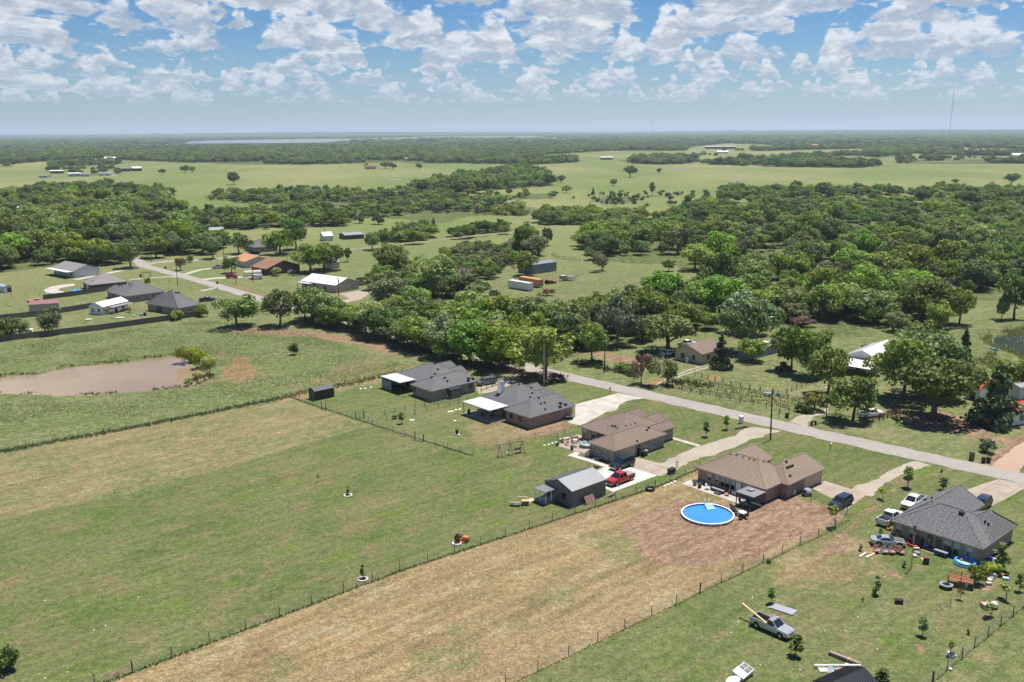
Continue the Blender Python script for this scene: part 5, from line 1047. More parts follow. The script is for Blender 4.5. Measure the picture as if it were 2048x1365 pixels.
# ------------------------------------------------------------------ other buildings, set out from three corners of their plan
def bld(name, label, L, N, Rr, ze, slope, ax, roofm, wallm, items=(), kind='gable', z=0.0, over=.35, h=(1, 1), rib=0, cat='house', minl=None, minr=None, frame=WHITE, vents=(), fascia=None, extra=None):
    n = at(*N, z); l = at(*L, z); r = at(*Rr, z); vl, vr = l-n, r-n
    if minr and vr.length < minr: vr = vr.normalized()*minr
    if minl and vl.length < minl: vl = vl.normalized()*minl
    if vr.length >= vl.length: X = Vector((vr.x, vr.y, 0)).normalized(); Y = Vector((-X.y, X.x, 0))
    else: Y = Vector((vl.x, vl.y, 0)).normalized(); X = Vector((Y.y, -Y.x, 0))
    lx, ly = max(vr.dot(X), minr or 1.5), max(vl.dot(Y), minl or 1.5)
    e = 0 if z else over; pc = [(-e, lx+e, -e, ly+e, ax, slope, *h)]
    pc += extra(lx, ly) if extra else []
    it = []
    for (side, f, wd, z0, z1, k) in items: it.append(('y', -e+over, f*lx, wd, z0, z1, k) if side == 'r' else ('x', -e+over, f*ly, wd, z0, z1, k))
    o = house(name, label, (n.x, n.y, 0), math.atan2(X.y, X.x), pc, ze, roofm, wallm, it, over=over, gable=kind == 'gable', cat=cat, rib=rib, frame=frame, vents=vents, fascia=fascia)
    return o, lx, ly
PALE = mat('pale_siding', (.52, .53, .53), .6, .05, 1); BLUEGREY = mat('blue_grey_metal', (.17, .20, .225), .5, .06, .8); TANW = mat('beige_metal', (.42, .37, .29), .55, .05, .8); MAROON = mat('maroon_metal_roof', (.235, .105, .105), .5, .08, .6); REDM = mat('red_metal_roof', (.40, .065, .05), .4, .08, .6); BROWNW = mat('brown_boards', (.14, .085, .06), .8, .2, 2)
o, lx, ly = bld('farm_house', 'white house with a long white porch roof, back of the left cluster', (108, 548), (150.4, 556.2), (192.4, 548.4), 2.9, .36, 'y', SH_PALE, PALE, cat='house', minl=16)
patio_cover(o, -3.6, -.36, -.2, ly+.3, 2.7, [(-3.4, .2), (-3.4, 5), (-3.4, 10), (-3.4, 15)], 5)
for k in range(3): facade_item(o, 'x', 0, 3+k*4.5, 1.2, .8, 2.1, 'window')
facade_item(o, 'x', 0, .9, .9, .02, 2.1, 'door')
bld('hip_roof_house', 'pale grey hip roofed brick house in the left cluster', (150.4, 565), (180.7, 570.8), (255.9, 563), 2.6, .55, 'x', SH_PALE, BR_DARK, [('l', .5, 2.2, .02, 2.1, 'garage'), ('l', .9, .9, .02, 2.1, 'darkdoor'), ('r', .85, 1.2, .8, 2.0, 'window')], 'hip', z=2.6, over=.45, vents=vp(crop(0, 480, S512, [(955, 420), (1035, 345)]), GREYP, .4))
bld('dark_roof_house', 'charcoal roofed house, middle one of the left cluster', (213.9, 583.5), (250, 593.3), (336.9, 584.5), 2.6, .55, 'x', SH_GREY, BR_TAN, [('l', .3, 1.2, .6, 2.0, 'window'), ('l', .7, 2.0, .05, 2.1, 'recess'), ('r', .3, 1.2, .8, 2, 'window'), ('r', .7, 1.2, .8, 2, 'window')], 'hip', z=2.6, over=.45, extra=lambda a, b: [(a*.05, a*.45, b*.15, b*1.2, 'y', .66, .8, .6)], vents=vp(crop(0, 480, S512, [(1325, 452), (1290, 455), (1345, 470)]), BLACK, .4))
bld('dark_roof_house', 'charcoal roofed house nearest the pond in the left cluster', (291, 607), (357, 617), (414, 610), 2.6, .56, 'x', SH_GREY, BR_TAN, [('l', .3, 1.6, .4, 2.0, 'window'), ('l', .62, 3.0, .05, 2.1, 'recess'), ('r', .5, 1.6, .7, 2, 'double')], 'hip', z=2.6, over=.45, extra=lambda a, b: [(a*.35, a*1.25, b*.45, b*1.15, 'y', .62, 1, .6)], vents=vp(crop(0, 480, S512, [(1800, 545), (1830, 545), (1965, 545), (1990, 548)]), BLACK, .7))
bld('metal_shed', 'beige shed with maroon roof behind the privacy fence', (46.3, 623), (59.6, 627.5), (119.5, 623.5), 2.9, .30, 'x', MAROON, TANW, (), over=.06, cat='shed', rib=1.0, minl=3.6)
o, lx, ly = bld('cottage', 'little white cottage with white roof and shaded porch by the privacy fence', (193.4, 625), (207, 630.4), (257, 618), 2.7, .42, 'x', WHITEMETAL, WHITE, [('l', .3, .9, .8, 2.0, 'window'), ('l', .75, .9, .8, 2.0, 'window'), ('r', .5, 1.0, .05, 2.1, 'glassdoor'), ('r', .8, 1.2, .7, 2.0, 'window')], over=.2, cat='cottage', minl=4)
MB().box(2.2, lx+.2, -2.4, -.2, 2.25, 2.35).build('porch_roof', GREYMETAL, o)
for x_ in (2.4, 5, lx): MB().cb(x_, -2.3, 1.12, .12, .12, 2.24).build('post', WHITE, o)
bld('garden_shed', 'small shed with pale blue roof at the far left edge', (-6, 583), (9, 586.5), (23.6, 584.5), 2.3, .42, 'y', mat('blue_metal_roof', (.24, .33, .40), .45, .06), PALE, [('r', .7, 1.6, .05, 1.9, 'darkdoor'), ('r', .2, 1.0, .05, 1.9, 'door')], over=.15, cat='shed')
o, lx, ly = bld('metal_house', 'long beige house with white metal roof and twin garage doors', (604, 576.7), (672.5, 586.5), (729, 579.6), 2.9, .34, 'y', WHITEMETAL, TANW, [('r', .27, 3.8, .03, 2.35, 'garage'), ('r', .74, 3.8, .03, 2.35, 'garage'), ('l', .32, 1.3, .8, 2.0, 'double'), ('l', .52, .8, .9, 1.9, 'window'), ('l', .62, .9, .05, 2.1, 'darkdoor'), ('l', .86, 1.4, .7, 2.0, 'double')], over=.3, rib=.9, frame=DARKTRIM)
patio_cover(o, -2.4, -.32, ly*.66, ly+.3, 2.55, [(-2.2, ly*.66+.2), (-2.2, ly)], 4); MB().box(-2.4, -.02, ly*.6, ly+.2, 0, .10).build('porch_floor', concrete, o)
bld('ranch_house', 'house with bright orange roof and white end wall', (466, 529), (491, 536.2), (531, 528), 2.7, .30, 'y', SH_ORANGE, PALE, [('r', .5, 1.2, .8, 1.9, 'window'), ('l', .5, 1.6, .7, 2.0, 'window')], over=.5)
bld('ranch_house', 'house with red brown roof and brick gable wall', (511, 545), (534, 551.5), (600, 543), 2.7, .34, 'y', SH_RED, BR_DARK, [('r', .65, 1.2, .9, 2.0, 'window'), ('l', .5, 1.4, .7, 2.0, 'window')], over=.5)
bld('metal_shed', 'pale grey shed behind the trees right of the brown roofed house', (647, 533), (655, 538), (676, 534.5), 2.8, .3, 'x', STEEL, PALE, (), over=.1, cat='shed', rib=.8)
bld('charcoal_house', 'charcoal roofed house among trees behind the orange roof', (490, 500), (507, 506), (548, 500), 2.7, .45, 'x', SH_GREY, BR_GREY, [('r', .4, 1.2, .8, 2, 'window')], 'hip', over=.4)
bld('storage_shed', 'little white gabled shed in the field beyond the trees', (640.6, 480), (647, 483), (664, 481), 2.8, .45, 'x', WHITEMETAL, PALE, [('r', .5, 1.5, .05, 2.0, 'door')], over=.12, cat='shed', minl=4)
bld('open_shed', 'long low open shed with pale metal roof behind the gravel lane', (683, 476.5), (690, 480), (728, 477.5), 2.4, .22, 'x', STEEL, DARKTRIM, (), over=.1, cat='shed', minl=4)
bld('wooden_shed', 'brown board shed with grey roof beside the grove on the lane', (757, 481), (768, 486), (788, 484), 2.8, .35, 'y', STEEL, BROWNW, [('r', .5, 1.4, .05, 2.0, 'darkdoor')], over=.2, cat='shed')
bld('metal_barn', 'grey metal barn in the field above the white trailer', (1049.5, 543), (1064.5, 549.4), (1113, 542.5), 4.0, .12, 'x', STEEL, BLUEGREY, (), over=.1, cat='barn', rib=1.0, minl=8)
o, lx, ly = bld('cream_house', 'cream house with brown gable roof beside the dark cedar', (1351, 719), (1403, 729.5), (1446, 716), 2.7, .40, 'x', SH_BROWN, CREAM, [('l', .30, .8, .8, 2.0, 'window'), ('l', .72, 1.1, .8, 2.0, 'double'), ('r', .3, 1.2, .8, 2.0, 'window')], over=.45, frame=DARKTRIM)
MB().tube((-.75, ly*.48, 0), (-.75, ly*.48, 1.5), .42, .42, 14).build('water_tank', WHITE, o)
o, lx, ly = bld('white_barn', 'white metal roofed barn half hidden by trees, right of the paddock', (1697, 735), (1752, 747), (1800, 724), 3.6, .40, 'x', WHITEMETAL, PALE, [('l', .35, 1.4, 2.4, 3.4, 'window'), ('l', .62, 1.0, .05, 2.1, 'darkdoor')], over=.3, cat='barn', rib=.9)
MB()._add([(-6.5, -1.0, 2.3), (-.32, -1.0, 3.0), (-.32, ly+.5, 3.0), (-6.5, ly+.5, 2.3), (-6.5, -1.0, 2.4), (-.32, -1.0, 3.1), (-.32, ly+.5, 3.1), (-6.5, ly+.5, 2.4)], [(3, 2, 1, 0), (4, 5, 6, 7), (0, 1, 5, 4), (1, 2, 6, 5), (2, 3, 7, 6), (3, 0, 4, 7)]).build('lean_to_roof', WHITEMETAL, o)
for y_ in (-.8, 4, 8): MB().cb(-6.3, y_, 1.14, .14, .14, 2.28).build('post', WOOD, o)
bld('red_roof_shed', 'white shed with bright red roof between trees at the right', (1931, 796), (1958, 803), (1990, 794), 2.8, .38, 'x', REDM, WHITE, [('l', .5, 1.4, .05, 2.0, 'darkdoor')], over=.3, cat='shed', rib=.6)
bld('red_roof_house', 'red roofed white house cut by the right edge', (2020, 836), (2024, 852), (2110, 838), 3.0, .35, 'x', REDM, WHITE, [('r', .2, 1.2, .8, 2.0, 'window')], over=.4, rib=.6, minl=5)
bld('metal_shed', 'grey roofed shed glimpsed behind the conifer at the right edge', (2026, 792), (2038, 800), (2090, 790), 2.8, .3, 'x', STEEL, PALE, (), over=.2, cat='shed')
bld('garden_shed', 'black ribbed metal roofed shed cut by the bottom edge', (1652, 1424), (1692, 1444), (1747, 1417), 2.3, .46, 'x', DARKROOF, GREYWALL, (), over=.2, cat='shed', rib=.30, minl=4.2, minr=5)
for i, (lab, L, N, Rr, ze, sl, ax, rm_, wm_, nm) in enumerate([
    ('far white farm shed with brown walls at the left', (104, 345), (110, 347.8), (128, 347), 4, .2, 'x', WHITEMETAL, BROWNW, 'barn'), ('far low shed with blue grey roof at the left', (84, 355), (86, 356), (105, 355.5), 2.6, .3, 'x', STEEL, PALE, 'barn'),
    ('far white barn, leftmost of the farm buildings in the open', (140, 351), (146, 353.5), (164, 352.5), 4.2, .2, 'x', WHITEMETAL, PALE, 'barn'), ('far pale shed beside the leftmost white barn', (166, 352), (169, 353.5), (186, 352.5), 3, .2, 'x', STEEL, PALE, 'barn'),
    ('far long low white shed in the left pasture', (205, 350.5), (207, 351.8), (236, 350.5), 3, .25, 'x', STEEL, WHITE, 'barn'), ('far grey roofed part of the ranch buildings', (245, 342), (248, 343.5), (266, 342), 4.5, .6, 'x', SH_PALE, BROWNW, 'barn'), ('far dark walled barn with pale roof', (266, 341), (270, 342.8), (285, 341.5), 4.5, .6, 'x', WHITEMETAL, BLACK, 'barn'),
    ('far white building by the forest edge', (214, 320), (217, 321), (238, 320), 4.5, .4, 'x', WHITEMETAL, WHITE, 'barn'), ('far small shed left of the white building by the forest', (184, 321), (186, 322), (198, 321.5), 4, .3, 'x', STEEL, BROWNW, 'barn'),
    ('far red roofed house in the middle pasture', (735, 336), (739, 339), (757, 336), 4.5, .5, 'x', SH_RED, CREAM, 'house'), ('far pale house among the pasture edge trees', (606, 328), (609, 329), (625, 328), 4, .4, 'x', WHITEMETAL, PALE, 'house'), ('far blue roofed house at the forest edge', (812, 321), (815, 322.5), (826, 321), 5, .6, 'x', BLUEGREY, PALE, 'house'),
    ('far long grey barn below the forest', (1208, 318), (1211, 319.8), (1232, 318.5), 4.5, .2, 'x', WHITEMETAL, BLUEGREY, 'barn'), ('far white roofed long arena barn on the right', (1430, 296), (1434, 298), (1490, 296.5), 7, .15, 'x', WHITEMETAL, DARKTRIM, 'barn'), ('far white building among the trees', (1146, 302), (1148, 303), (1160, 302), 5, .3, 'x', WHITEMETAL, WHITE, 'barn'),
    ('far red barn on the right pastures', (1624, 292), (1628, 294), (1644, 293), 5, .4, 'x', mat('far_red_roof', (.35, .11, .08), .6, .1), BROWNW, 'barn'), ('far white farm house right of the arena barn', (1440, 306), (1443, 307.5), (1462, 306.5), 4, .4, 'x', WHITEMETAL, PALE, 'house'), ('far white barn roof at the right edge', (2036, 314), (2040, 316), (2070, 312), 5, .5, 'x', STEEL, PALE, 'barn'),
    ('roof glimpsed among the trees of the left wood', (60, 405), (62, 407), (84, 404), 4.5, .4, 'x', WHITEMETAL, PALE, 'house'), ('second roof glimpsed lower in the left wood', (41, 428), (43, 430), (62, 427), 4.5, .4, 'x', WHITEMETAL, PALE, 'house'), ('low grey roofed house behind the junction trees', (424, 468), (430, 471), (450, 468), 3, .35, 'x', STEEL, PALE, 'house')]):
    s_ = depth(*N)/FOC; wd_ = max(6.0, (Rr[0]-L[0])*s_); dp_ = min(max(7.0, wd_*.5), 16.0); c_ = at(*N); h_ = random.Random(i).uniform(-.35, .35)
    f_ = [('y', 0, wd_*q, wd_*.12, .3, 2.4, 'window') for q in (.3, .7)]
    house('far_'+nm, lab, (c_.x-wd_*.4, c_.y, 0), h_, [(-.3, wd_+.3, -.3, dp_+.3, 'x', sl, 0, 0)], ze, rm_, wm_, f_, over=.3, gable=True, cat=nm)

# ------------------------------------------------------------------ vehicles
def paint(name, col, metal=.2, rough=.28): return mat(name, col, rough, .03, .8, metal, .6)
P_RED = paint('red_car_paint', (.42, .025, .025)); P_BLACK = paint('black_car_paint', (.014, .016, .020)); P_WHITE = paint('white_car_paint', (.74, .74, .73), 0); P_SILVER = paint('silver_car_paint', (.45, .46, .48), .5, .3); P_GREY = paint('grey_car_paint', (.21, .20, .20), .4); P_BLUE = paint('dark_blue_car_paint', (.025, .032, .055)); LAMP = mat('lamp_lens', (.7, .7, .68), .15, .02); TAIL = mat('tail_lens', (.30, .012, .012), .2, .02)
TYRE = MB().tube((0, -.12, 0), (0, .12, 0), .37, .37, 14).mesh('tyre', RUBBER); RIM = MB().tube((0, -.128, 0), (0, .128, 0), .22, .22, 10).mesh('rim', STEEL)
def loft(secs):
    mb = MB(); n = len(secs[0]); v = [p for s in secs for p in s]; f = []
    for i in range(len(secs)-1):
        for j in range(n): a, b = i*n+j, i*n+(j+1) % n; f.append((a, a+n, b+n, b))
    f += [tuple(range(n-1, -1, -1))[::-1], tuple(range((len(secs)-1)*n, len(secs)*n))[::-1]]
    mb._add(v, f); return mb
def hull_sec(x, zb, zt, hw): return [(x, -hw*.90, zb), (x, hw*.90, zb), (x, hw, zb+.22*(zt-zb)), (x, hw, zb+.72*(zt-zb)), (x, hw*.92, zt), (x, -hw*.92, zt), (x, -hw, zb+.72*(zt-zb)), (x, -hw, zb+.22*(zt-zb))]
STYLES = {
 'pickup': dict(L=5.7, hull=[(2.85, .48, .88, .82), (2.7, .40, 1.06, .93), (1.45, .34, 1.16, .98), (-.82, .34, 1.16, .98)], cab=(1.45, .55, -.72, -.86, 1.14, 1.86, .90, .74), bed=(-.84, -2.8), wheels=(1.78, -1.85), split=1),
 'single': dict(L=5.3, hull=[(2.65, .48, .84, .80), (2.5, .36, .98, .92), (1.20, .32, 1.08, .96), (-.32, .32, 1.08, .96)], cab=(1.20, .40, -.18, -.34, 1.06, 1.74, .88, .72), bed=(-.34, -2.6), wheels=(1.65, -1.65), split=0),
 'suv': dict(L=5.0, hull=[(2.5, .50, .88, .80), (2.36, .40, 1.06, .92), (1.20, .34, 1.16, .96), (-2.35, .36, 1.16, .96), (-2.5, .46, 1.08, .88)], cab=(1.20, .45, -2.1, -2.42, 1.14, 1.80, .90, .76), wheels=(1.55, -1.5), split=2),
 'van': dict(L=5.0, hull=[(2.5, .42, .78, .78), (2.3, .32, .98, .92), (1.65, .28, 1.10, .95), (-2.35, .32, 1.12, .95), (-2.48, .40, 1.05, .88)], cab=(1.75, .70, -2.15, -2.42, 1.08, 1.72, .90, .76), wheels=(1.55, -1.45), split=2),
 'cargo': dict(L=5.4, hull=[(2.7, .42, .85, .80), (2.5, .34, 1.10, .94), (1.8, .3, 1.25, .99), (-2.6, .34, 1.25, .99), (-2.7, .40, 1.2, .96)], cab=(1.9, 1.15, -2.55, -2.66, 1.22, 2.05, .96, .86), wheels=(1.7, -1.6), split=0),
 'coupe': dict(L=4.84, hull=[(2.42, .40, .66, .78), (2.2, .28, .80, .90), (.85, .24, .92, .95), (-.9, .24, .96, .96), (-2.2, .30, .98, .93), (-2.42, .42, .90, .80)], cab=(.95, .10, -.85, -1.75, .90, 1.34, .82, .60), wheels=(1.45, -1.4), split=0),
 'hatch': dict(L=4.3, hull=[(2.15, .42, .74, .74), (1.98, .32, .88, .85), (1.1, .28, .98, .88), (-1.95, .32, 1.0, .88), (-2.15, .42, .92, .80)], cab=(1.2, .35, -1.5, -2.0, .96, 1.5, .84, .68), wheels=(1.3, -1.3), split=1)}
def vehicle(style, label, cat, p, hd, body, nm=None, sc=1.0, extras=True):
    S = STYLES[style]; root = thing(nm or {'pickup': 'pickup_truck', 'single': 'pickup_truck', 'suv': 'parked_suv', 'van': 'minivan', 'cargo': 'cargo_van', 'coupe': 'sports_car', 'hatch': 'hatchback_car'}[style], label, cat, (p[0], p[1], p[2] if len(p) > 2 and p[2] else .02), hd); root.scale = (sc, sc, sc)
    H = S['hull']; bo = loft([hull_sec(*h) for h in H]).build('body', body, root)
    x0, x1, x2, x3, zb, zt, wb, wt = S['cab']
    c = [(x0, -wb, zb), (x0, wb, zb), (x1, wt, zt), (x1, -wt, zt), (x3, -wb, zb), (x3, wb, zb), (x2, wt, zt), (x2, -wt, zt), ((x1+x2)/2, wt*.9, zt+.06), ((x1+x2)/2, -wt*.9, zt+.06)]
    MB()._add(c, [(0, 1, 2, 3), (5, 4, 7, 6), (1, 5, 6, 8, 2), (0, 3, 9, 7, 4), (2, 8, 9, 3), (8, 6, 7, 9)]).build('cabin', body, root)
    def pane(name, q, u0, u1, v0, v1, off=.012):
        q = [Vector(a) for a in q]; n = (q[1]-q[0]).cross(q[3]-q[0]).normalized()*off
        f = lambda u, v: (q[0]*(1-u)+q[1]*u)*(1-v)+(q[3]*(1-u)+q[2]*u)*v+n
        a = [f(u0, v0), f(u1, v0), f(u1, v1), f(u0, v1)]; MB()._add(a+[t_-n*.9 for t_ in a], [(0, 1, 2, 3), (7, 6, 5, 4), (0, 4, 5, 1), (1, 5, 6, 2), (2, 6, 7, 3), (3, 7, 4, 0)]).build(name, CARGLASS, root)
    V = [Vector(a) for a in c]
    pane('windshield', (c[0], c[1], c[2], c[3]), .06, .94, .06, .92); pane('rear_window', (c[5], c[4], c[7], c[6]), .10, .90, .22, .88)
    for q, flip in (((c[1], c[5], c[6], c[2]), 0), ((c[4], c[0], c[3], c[7]), 1)):
        cuts = {0: [(.10, .90)], 1: [(.08, .50), (.56, .94)], 2: [(.08, .36), (.40, .66), (.70, .95)]}[S['split']] if style != 'cargo' else [(.04, .22)]
        for a, b in cuts:
            if flip: a, b = 1-b, 1-a
            pane('side_window', q, a, b, .12, .88)
    hw = max(h[3] for h in H)
    for wx in S['wheels']:
        for s in (-1, 1):
            t = obj('wheel', TYRE, root, (wx, s*(hw-.10), .37)); obj('rim', RIM, t)
            MB().tube((wx, s*(hw-.3), .42), (wx, s*(hw+.006), .42), .45, .45, 14).build('wheel_arch', RUBBER, root)
    fx, fz = H[0][0], H[1][2]; L2 = S['L']/2; rx = -L2 if 'bed' not in S else S['bed'][1]; rw = hw*.86
    for s in (-1, 1):
        MB().cb(H[1][0]+.04, s*H[1][3]*.72, fz-.20, .16, .30, .16).build('headlight', LAMP, root)
        MB().cb(rx-.005, s*rw, .92, .10, .14, .34).build('taillight', TAIL, root)
        MB().cb(x0-.28, s*(wb+.13), zb+.10, .14, .20, .16).build('mirror', body, root)
    MB().cb(fx+.02, 0, .52, .14, 1.5, .20).build('bumper', CHROME if style in ('pickup', 'suv') else body, root); MB().cb(fx+.0, 0, .74, .10, .9, .18).build('grille', BLACK, root)
    if 'bed' in S:
        b0, b1 = S['bed']; bw = hw*.97
        m_ = MB().box(b1, b0, -bw, bw, .40, .66); m_.box(b1+.07, b0-.002, -bw, -bw+.09, .66, 1.20).box(b1+.07, b0-.002, bw-.09, bw, .66, 1.20).box(b0-.08, b0-.004, -bw+.09, bw-.09, .66, 1.16); m_.build('bed', body, root)
        MB().box(b1, b1+.07, -bw, bw, .66, 1.20).build('tailgate', body, root); MB().box(b1+.075, b0-.085, -bw+.095, bw-.095, .665, .70).build('bed_liner', RUBBER, root)
        MB().cb(b1-.06, 0, .50, .14, 1.7, .18).build('bumper', CHROME, root)
    return root
def toward(a, b): d = at(*b)-at(*a); return math.atan2(d.y, d.x)
BK = YARD+PI
red = vehicle('pickup', 'red crew cab pickup on the pale slab beside the grey workshop', 'pickup truck', at(1240, 965), BK, P_RED, sc=1.03)
MB().box(-2.75, -.92, -.86, .86, 1.205, 1.235).build('bed_cover', GREYP, red)
vehicle('suv', 'black SUV parked before the tan garage door', 'car', at(1243.5, 935), BK, P_BLACK, sc=1.04)
vehicle('suv', 'dark grey SUV on the driveway behind the yellow green young tree', 'car', at(1681, 1013), BK-.03, P_BLUE, sc=.98)
vehicle('pickup', 'white crew cab pickup showing its tailgate, nearer of the white pair', 'pickup truck', at(1780, 1044), YARD, P_WHITE)
vehicle('pickup', 'white pickup facing the camera with black open bed, behind the other white one', 'pickup truck', at(1826, 1012), BK, P_WHITE)
vehicle('suv', 'dark blue car partly hidden behind the grey roof', 'car', at(1962, 1017), BK+.05, P_BLUE)
cp = vehicle('coupe', 'silver coupe with black hood stripes parked on the grass behind the brown chairs', 'car', at(1775, 1090), toward((1745.7, 1092), (1806, 1096)), P_SILVER)
for s in (-1, 1): MB()._add([(2.1, s*.14, .825), (2.1, s*.48, .825), (.98, s*.48, .918), (.98, s*.14, .918), (2.1, s*.14, .80), (2.1, s*.48, .80), (.98, s*.48, .89), (.98, s*.14, .89)], [(0, 1, 2, 3), (0, 4, 5, 1), (1, 5, 6, 2), (2, 6, 7, 3), (3, 7, 4, 0)]).build('hood_stripe', BLACK, cp)
sp = vehicle('single', 'silver single cab pickup with grey stripes carrying a long plank', 'pickup truck', at(1544, 1262), toward((1513, 1262), (1557, 1282)), P_SILVER)
for s in (-1, 1): MB().box(.42, -.18, s*.28-.11, s*.28+.11, 1.795, 1.815).build('roof_stripe', GREYP, sp); MB()._add([(2.45, s*.28-.11, 1.0), (2.45, s*.28+.11, 1.0), (1.25, s*.28+.11, 1.092), (1.25, s*.28-.11, 1.092), (2.45, s*.28-.11, .96), (2.45, s*.28+.11, .96), (1.25, s*.28+.11, 1.05), (1.25, s*.28-.11, 1.05)], [(0, 1, 2, 3), (0, 4, 5, 1), (1, 5, 6, 2), (2, 6, 7, 3), (3, 7, 4, 0)]).build('hood_stripe', GREYP, sp)
hd = sp.rotation_euler.z; M = Matrix.Translation(sp.location) @ Matrix.Rotation(hd, 4, 'Z')
a, b = M @ Vector((-.5, -.35, .86)), M @ Vector((-4.6, .25, 1.75)); mb = MB().bar(a, b, .24, .09); tag(mb.build('plank', NEWWOOD), 'long orange plank sticking out over the silver pickup tailgate', 'plank')
vehicle('van', 'grey brown minivan beside the farthest near house', 'minivan', at(973, 769), BK-.22, P_GREY)
vehicle('hatch', 'white hatchback in the shade of the spreading oak', 'car', at(1334, 712), toward((1318, 713), (1345, 708))+PI, P_WHITE)
vehicle('pickup', 'white truck under the light topped trees beside the red rail fence', 'pickup truck', at(1741, 834), toward((1722, 836), (1760, 832)), P_WHITE)
vehicle('suv', 'bright red SUV on the driveway across from the left cluster', 'car', at(464, 556.5), toward((454, 557), (476, 557)), P_RED)
vehicle('pickup', 'silver pickup on the upper driveway left of the round lawn tree', 'pickup truck', at(437, 537.5), toward((448, 537), (424, 538)), P_SILVER)
vehicle('cargo', 'white cargo van on the grass by the arched carport', 'van', at(512, 559), toward((524, 559), (500, 560)), P_WHITE)
vehicle('pickup', 'black pickup nose out from behind the left cluster', 'pickup truck', at(414, 603), toward((400, 604), (420, 602)), P_BLACK)
vehicle('hatch', 'pale car at the wall of the brown roofed house', 'car', at(585, 547), toward((576, 549), (594, 546)), P_SILVER)
vehicle('pickup', 'dark pickup behind the orange roofed house', 'pickup truck', at(509, 510), toward((500, 511), (518, 509)), P_BLACK)
vehicle('pickup', 'white pickup at the back of the cream house', 'pickup truck', at(1374, 693), toward((1360, 694), (1384, 690)), P_WHITE)
cpt = thing('carport', 'arched beige carport beside the white van', 'carport', at(505, 552), toward((490, 553), (522, 551)))
sec = [(math.cos(PI*k/10)*1.7, 1.2+math.sin(PI*k/10)*1.2) for k in range(11)]; mb = MB()
for (a, b), (c, d) in zip(sec, sec[1:]): mb._add([(-3.6, a, b), (3.6, a, b), (3.6, c, d), (-3.6, c, d), (-3.6, a*.97, b-.06), (3.6, a*.97, b-.06), (3.6, c*.97, d-.06), (-3.6, c*.97, d-.06)], [(0, 1, 2, 3), (7, 6, 5, 4), (0, 4, 5, 1), (3, 2, 6, 7), (0, 3, 7, 4), (1, 5, 6, 2)])
mb.build('canopy', STUCCO, cpt)
for x_ in (-3.4, 0, 3.4):
    for s in (-1, 1): MB().cb(x_, s*1.66, .62, .08, .08, 1.24).build('post', STEEL, cpt)
def trailer(nm, label, cat, p, hd, L, W, H, m_, z0=.9, axles=2, ax=.3, open_=False):
    r = thing(nm, label, cat, (p[0], p[1], .02), hd)
    b = MB().box(-L/2, L/2, -W/2, W/2, z0, z0+H)
    n = int(L/.6)
    for k in range(n+1):
        x = -L/2+.03+k*(L-.06)/n; b.box(x-.03, x+.03, -W/2-.03, -W/2, z0, z0+H); b.box(x-.03, x+.03, W/2, W/2+.03, z0, z0+H)
    b.build('body', m_, r); MB().box(-L/2-.03, L/2+.03, -W/2-.04, W/2+.04, z0+H, z0+H+.06).build('roof', m_ if not open_ else STEEL, r)
    for k in range(axles):
        for s in (-1, 1): t = obj('wheel', TYRE, r, (-L*ax+k*1.05, s*(W/2-.15), .37)); obj('rim', RIM, t)
    MB().bar((L/2, 0, .75), (L/2+1.2, 0, .62), .14).build('hitch', BLACK, r); return r
trailer('semi_trailer', 'long white box trailer in the barn field', 'trailer', at(1041, 579), toward((1015, 575), (1066, 583.5)), 11.5, 2.5, 2.7, P_WHITE, .35)
trailer('semi_trailer', 'long orange box trailer behind the white one', 'trailer', at(1062, 572.5), toward((1036, 568), (1088, 577)), 11.5, 2.5, 2.7, mat('faded_orange', (.50, .225, .08), .5, .06), .5)
trailer('livestock_trailer', 'small white topped livestock trailer under the dark tree', 'trailer', at(774, 556), toward((762, 557), (790, 556)), 4.6, 2.0, 1.6, STEEL, .55, open_=True)
gt = thing('flatbed_trailer', 'gooseneck flatbed trailer with tarp behind the orange trailer', 'trailer', at(1140, 561), toward((1120, 562), (1156, 559)))
MB().box(-4.5, 2, -1.2, 1.2, .8, .98).build('deck', STEEL, gt); MB().bar((1.9, 0, .95), (4.2, 0, 1.9), .5, .3).build('gooseneck', STEEL, gt); MB().box(-4.4, -2.0, -1.1, 1.1, .98, 2.3).build('load', STUCCO, gt); MB().box(-1.8, 1.6, -1.15, 1.15, 1.7, 1.85).build('rack', STEEL, gt)
for k in range(2):
    for s in (-1, 1): t = obj('wheel', TYRE, gt, (-2.6+k*1.0, s*1.05, .37)); obj('rim', RIM, t); MB().cb(-1.7+k*3.2, s*1.1, 1.33, .08, .08, .72).build('post', STEEL, gt)
tr = thing('tractor', 'orange tractor loader beside the flatbed trailer', 'tractor', at(1098, 568), toward((1090, 569), (1110, 567)))
MB().box(-.3, 1.6, -.45, .45, .7, 1.5).box(-1.3, -.3, -.6, .6, .8, 1.15).build('body', ORANGE, tr); MB().box(-1.2, -.2, -.55, .55, 2.2, 2.3).build('roof', ORANGE, tr); MB().box(2.2, 3.0, -.9, .9, .2, .9).build('bucket', RUST, tr)
for s in (-1, 1):
    MB().bar((-.6, s*.7, 1.3), (2.4, s*.7, .7), .14).build('loader_arm', ORANGE, tr); MB().tube((-.9, s*.7-.2, .75), (-.9, s*.7+.2, .75), .75, .75, 14).build('wheel', RUBBER, tr); MB().tube((1.2, s*.6-.12, .42), (1.2, s*.6+.12, .42), .42, .42, 12).build('wheel', RUBBER, tr); MB().cb(-1.1, s*.5, 1.7, .08, .08, 1.1).build('post', BLACK, tr)
